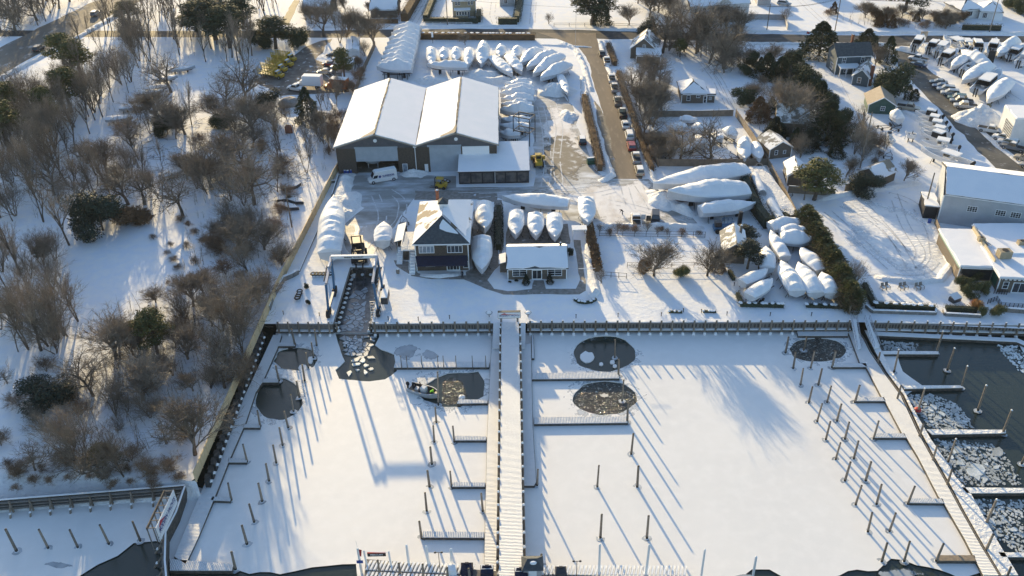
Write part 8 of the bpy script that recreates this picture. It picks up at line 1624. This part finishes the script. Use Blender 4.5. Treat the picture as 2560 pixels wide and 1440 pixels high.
# utility poles and wires
POLES = []
for k, (x, y, ty, lb, cb) in enumerate([(2087, 78, 0, 'utility pole with crossarm by the street above the dark conifer', 1), (2473, 82, -10, 'leaning utility pole in front of the top right house', 1), (730, 568, 468, 'utility pole leaning beside the tan fence', 0), (2310, 530, 432, 'thick brown pole beside the grey warehouse', 0), (1438, 133, -10, 'very tall thin pale mast at the corner of the side road', 0), (1917, 75, 10, 'utility pole beside the street right of the white house', 1), (2007, 140, 78, 'white flagpole with a small flag near the street', 0), (1119, 63, -10, 'utility pole in front of the tan house', 0), (822, 370, 290, 'thin pole among the trees left of the barn', 0), (2150, 420, 280, 'pole near the green garage carrying a single wire', 0), (1452, 222, 195, 'short lamp standard above the road hedge', 0), (1493, 430, 380, 'short post with lamp at the foot of the road hedge', 0)]):
    h = HT(x, y, ty) if ty > 0 else HT(x, y, 2)+1.5; h = min(h, 15); t = thing('utility_pole', lb, 'pole', G(x, y)); mb = MB(); r0 = .17 if k not in (4, 6, 10, 11) else .06; mb.tube((0, 0, 0), (0, 0, h), r0, r0*.7, 8); obj('pole', mb, pilewood if k not in (4, 6) else silver, t)
    if cb: mb = MB(); mb.bar((-1.1, 0, h-.8), (1.1, 0, h-.8), .1, .12); obj('crossarm', mb, pilewood, t)
    if k == 6: mb = MB(); mb.face([(0, 0, h-.1), (.8, 0, h-.3), (.8, 0, h-.9), (0, 0, h-.7)]); obj('flag', mb, red, t)
    POLES.append((G(x, y), h))
def wire(label, a, b, sag=1.0):
    mb = MB(); n = 14; P = [a.lerp(b, i/n)-Vector((0, 0, sag*4*(i/n)*(1-i/n))) for i in range(n+1)]
    for p, q in zip(P, P[1:]): mb.tube(p, q, .028, .028, 4, 0, False)
    tag(obj('power_line', mb, blackm), label, 'cable')
top = lambda i, d=0: POLES[i][0]+Vector((d, 0, POLES[i][1]-.7))
for d in (-.9, 0, .9):
    wire(f'{"left" if d < 0 else "middle" if d == 0 else "right"} strand of the street power line between the two right-hand poles', top(0, d), top(1, d)); wire(f'{"left" if d < 0 else "middle" if d == 0 else "right"} strand of the street power line right of the white house', top(5, d), top(0, d))
wire('power line along the street before the tan house', top(7), top(5), 2); wire('power line slanting past the blue-grey house', top(0), G(1990, 150, 6)); wire('wire slanting over the trees left of the barn', top(2), POLES[8][0]+Vector((0, 0, 6)), .6); wire('wire from the garage pole to the blue-grey house', POLES[9][0]+Vector((0, 0, 9)), G(2095, 186, 5), .6); wire('street line on the left', top(7), G(760, 60, 9), 2)
# people
def person(label, px, pose='stand', z=0.0, face=0.0, top=darkcloth, legs=darkcloth, s=1.0, loc=None):
    J = {'stand': dict(pel=(0, 0, .95), ch=(0, .02, 1.35), nk=(0, .02, 1.5), hd=(0, .03, 1.66), kL=(.1, .05, .5), fL=(.11, 0, .06), kR=(-.1, .12, .5), fR=(-.12, -.12, .08), eL=(.27, .05, 1.12), wL=(.26, .2, .9), eR=(-.27, .02, 1.1), wR=(-.27, .12, .86)),
         'bend': dict(pel=(0, -.1, .85), ch=(0, .28, 1.05), nk=(0, .42, 1.08), hd=(0, .56, 1.08), kL=(.13, .1, .48), fL=(.14, -.1, .06), kR=(-.13, .1, .48), fR=(-.14, -.12, .06), eL=(.24, .42, .8), wL=(.15, .5, .55), eR=(-.24, .42, .8), wR=(-.15, .5, .55)),
         'sit': dict(pel=(0, 0, .5), ch=(0, .1, .9), nk=(0, .14, 1.05), hd=(0, .2, 1.2), kL=(.15, .42, .52), fL=(.15, .45, .06), kR=(-.15, .42, .52), fR=(-.15, .45, .06), eL=(.27, .25, .75), wL=(.16, .45, .65), eR=(-.27, .25, .75), wR=(-.16, .45, .65))}[pose]
    names = list(J); V = [Vector(J[n]) for n in names]; ix = {n: i for i, n in enumerate(names)}
    V += [V[ix['ch']]+Vector((.19, 0, .08)), V[ix['ch']]+Vector((-.19, 0, .08)), V[ix['pel']]+Vector((.1, 0, -.06)), V[ix['pel']]+Vector((-.1, 0, -.06))]
    sL, sR, hL, hR = range(len(names), len(names)+4); E = [(ix['pel'], ix['ch']), (ix['ch'], ix['nk']), (ix['nk'], ix['hd']), (ix['ch'], sL), (sL, ix['eL']), (ix['eL'], ix['wL']), (ix['ch'], sR), (sR, ix['eR']), (ix['eR'], ix['wR']), (ix['pel'], hL), (hL, ix['kL']), (ix['kL'], ix['fL']), (ix['pel'], hR), (hR, ix['kR']), (ix['kR'], ix['fR'])]
    for f in ('fL', 'fR'): V.append(V[ix[f]]+Vector((0, .17, -.02))); E.append((ix[f], len(V)-1))
    rad = {ix['pel']: .15, ix['ch']: .17, ix['nk']: .06, ix['hd']: .1, ix['kL']: .075, ix['kR']: .075, ix['fL']: .05, ix['fR']: .05, ix['eL']: .05, ix['eR']: .05, ix['wL']: .035, ix['wR']: .035, sL: .07, sR: .07, hL: .1, hR: .1}
    for w0 in ('wL', 'wR'):
        b = V[ix[w0]]; dr = (b-V[ix['e'+w0[1]]]).normalized(); sd2 = dr.cross(Vector((1, 0, 0))).normalized()
        pc = len(V); V.append(b+dr*.07); E.append((ix[w0], pc)); rad[pc] = .035
        for k in range(5): V.append(V[pc]+dr*(.08 if k else .03)+sd2*(.022*(k-2.2))); E.append((pc, len(V)-1)); rad[len(V)-1] = .009
    me = bpy.data.meshes.new('person'); me.from_pydata([tuple(v) for v in V], E, []); ob = bpy.data.objects.new('tmp', me); COL.objects.link(ob)
    md = ob.modifiers.new('s', 'SKIN'); 
    for i, sv in enumerate(me.skin_vertices[0].data): r_ = rad.get(i, .045); sv.radius = (r_, r_); sv.use_root = i == ix['pel']
    sb = ob.modifiers.new('u', 'SUBSURF'); sb.levels = 1; sb.render_levels = 1
    dg = bpy.context.evaluated_depsgraph_get(); m2 = bpy.data.meshes.new_from_object(ob.evaluated_get(dg)); bpy.data.objects.remove(ob)
    m2.materials.clear(); [m2.materials.append(m) for m in (top, legs, skin)]
    hz = Vector(J['hd']); 
    for pl in m2.polygons:
        c = pl.center; pl.use_smooth = True
        pl.material_index = 2 if (c-hz).length < .14 or min((c-Vector(J['wL'])).length, (c-Vector(J['wR'])).length) < .05 else (1 if c.z < J['pel'][2]-.02 else 0)
    t = thing('person', label, 'person', loc or G(*px, z), face); t.scale = (s, s, s); obj('body', m2, None, t) if 0 else None
    b_ = bpy.data.objects.new('body', m2); COL.objects.link(b_); b_.parent = t
    mb = MB(); mb.blob(hz+Vector((0, -.02, .03)), (.105, .115, .12), 10, 6, 0, half=True); obj('hair', mb, hair, t)
    return t
person('person in dark clothes walking past the office door', (1156, 695), 'stand', face=R_(160))
person('person in dark clothes bending over in the sunny yard left of the white pickup', (1556, 537), 'bend', face=R_(70), legs=bluecloth)
# workboat with crew
a, b = G(1026, 968, -1.7), G(1096, 990, -1.7); L = (b-a).length*1.08; c = (a+b)/2; c.z = -2.1; t = thing('workboat', 'grey open workboat with a crew of three at the edge of the ice hole', 'boat', c, yaw(a, b)); N = 14; rows = []
for i in range(N):
    u = i/(N-1); x = -L/2+L*u; w_ = 1.15*min(1, .85+.5*u)*(1 if u < .55 else max(.05, 1-((u-.55)/.45)**2.2)); g = .75+.35*u*u; iw = max(.02, w_-.16)
    rows.append([(x, 0, -.25+.7*max(0, (u-.8)/.2)**2), (x, w_*.85, .1), (x, w_, g), (x, iw, g+.02), (x, iw*.9, .2 if u < .8 else g-.1), (x, -iw*.9, .2 if u < .8 else g-.1), (x, -iw, g+.02), (x, -w_, g), (x, -w_*.85, .1)])
mb = MB()
for r_ in rows: mb.v += r_
for i in range(N-1):
    for j in range(9): mb.f.append((i*9+j, (i+1)*9+j, (i+1)*9+(j+1) % 9, i*9+(j+1) % 9)[::-1]); mb.m.append(1 if j in (3, 4, 5) else 0)
mb.f.append(tuple(range(9))); mb.m.append(0); obj('hull', mb, [gelgrey, steel], t)
mb = MB(); mb.box(-.5, -.4, .2, .4, .4, 1.3); mb.box(-.3, -.35, 1.303, .3, .35, 1.36); obj('console', mb, gel, t); mb = MB(); mb.box(-1.6, -.35, .2, -1.0, .35, .75); obj('seat', mb, gel, t); mb = MB(); mb.blob((-L/2-.25, 0, 1.0), (.35, .25, .4), 9, 6); mb.bar((-L/2-.25, 0, .9), (-L/2-.3, 0, -.3), .2, .22); obj('outboard_motor', mb, blackm, t)
rz = yaw(a, b); M3 = Matrix.Rotation(rz, 3, 'Z')
for lb, off, pose, tp, f in (('crew member in a hi-vis green jacket crouching behind the bow of the workboat', (1.4, -.2, .2), 'bend', hivis, -60), ('crew member in dark clothes standing at the workboat console', (-.8, .1, .2), 'stand', darkcloth, -90), ('crew member in dark clothes sitting at the stern of the workboat', (-1.9, -.1, .15), 'sit', darkcloth, -90)):
    person(lb, (0, 0), pose, face=rz+R_(f), top=tp, loc=c+M3 @ Vector(off))
# white mooring float, red float
for lb, x, y, m in (('round white mooring float beside the short finger', 1155, 996, white), ('red mooring float at the foot of the tall right-hand pile', 2293, 1027, red)):
    t = thing('mooring_float', lb, 'float', G(x, y, -2)); mb = MB(); mb.blob((0, 0, .2), (.55, .55, .38), 14, 8); obj('ball', mb, m, t); mb = MB(); mb.tube((0, 0, .55), (0, 0, .75), .08, .06, 8); obj('ring', mb, steel, t)

# ------------------------------------------------------------ thin winter haze
mb = MB(); mb.box(-900, -200, -4, 900, 1200, 96); hz = obj('haze', mb, None); hz.data.materials.clear(); hz['kind'] = 'stuff'; hz['label'] = 'thin pale winter haze in the air over the yard and harbour'
hm_ = bpy.data.materials.new('haze'); hm_.use_nodes = True; n_ = hm_.node_tree.nodes; n_.remove(n_['Principled BSDF']); pv = n_.new('ShaderNodeVolumePrincipled'); pv.inputs['Density'].default_value = .00005; pv.inputs['Color'].default_value = (.85, .9, .96, 1); hm_.node_tree.links.new(pv.outputs[0], n_['Material Output'].inputs['Volume']); hz.data.materials.append(hm_)
# ------------------------------------------------------------ beyond 300 bare trees: the smallest in view become one mass
import numpy as np
bpy.context.view_layer.update()
_b = [o_ for o_ in sc.objects if o_.parent is None and o_.name.split('.')[0] == 'bare_tree']
_b.sort(key=lambda q: -q.scale.z*max(v[2] for v in q.children[1].bound_box)/(q.location-Vector((0, 0, CAMH))).length)
V_, F_, n_v = [], [], 0
for q in _b[290:]:
    M = np.array(q.matrix_world)
    for ch in q.children:
        me = ch.data; v = np.empty(len(me.vertices)*3); me.vertices.foreach_get('co', v); v = v.reshape(-1, 3) @ M[:3, :3].T+M[:3, 3]
        V_.append(v); F_ += [tuple(i+n_v for i in p.vertices) for p in me.polygons]; n_v += len(v)
    for ch in list(q.children): bpy.data.objects.remove(ch)
    bpy.data.objects.remove(q)
if V_:
    me = bpy.data.meshes.new('distant_trees'); me.from_pydata(np.concatenate(V_).tolist(), [], F_); me.materials.append(twig)
    o_ = bpy.data.objects.new('distant_trees', me); COL.objects.link(o_); tag(o_, 'mass of small distant bare trees along the far streets and woods edge', 'trees', kind='stuff')
# ------------------------------------------------------------ labels: tell look-alikes apart by their place
from collections import defaultdict
_g = defaultdict(list)
for o_ in list(sc.objects):
    if o_.parent is None and o_.get('group') and o_.get('label'): _g[(o_['group'], o_['label'])].append(o_)
bpy.context.view_layer.update()
def scr(o_):
    v = o_.location-Vector((0, 0, CAMH)); z = v.dot(FW); return FPX*v.dot(RT)/z, 720-FPX*v.dot(UP)/z
for (gr, lb), os_ in _g.items():
    n = len(os_)
    if n < 2: continue
    nb = max(1, math.ceil(n/16)) if n < 60 else max(4, math.ceil(n/19)); os_.sort(key=lambda q: scr(q)[1])
    bn = {1: [''], 2: ['far', 'near'], 3: ['far', 'middle', 'near'], 4: ['farthest', 'second', 'third', 'nearest']}.get(nb, ['farthest', 'second', 'third', 'fourth', 'nearest', 'last'])
    for k in range(nb):
        row = sorted(os_[n*k//nb:n*(k+1)//nb], key=lambda q: scr(q)[0])
        for i, q in enumerate(row):
            q['label'] = f"{lb}, {ORD[i] if i < 20 else 'last'} from left"+(f" in the {bn[k]} row" if nb > 1 else '')
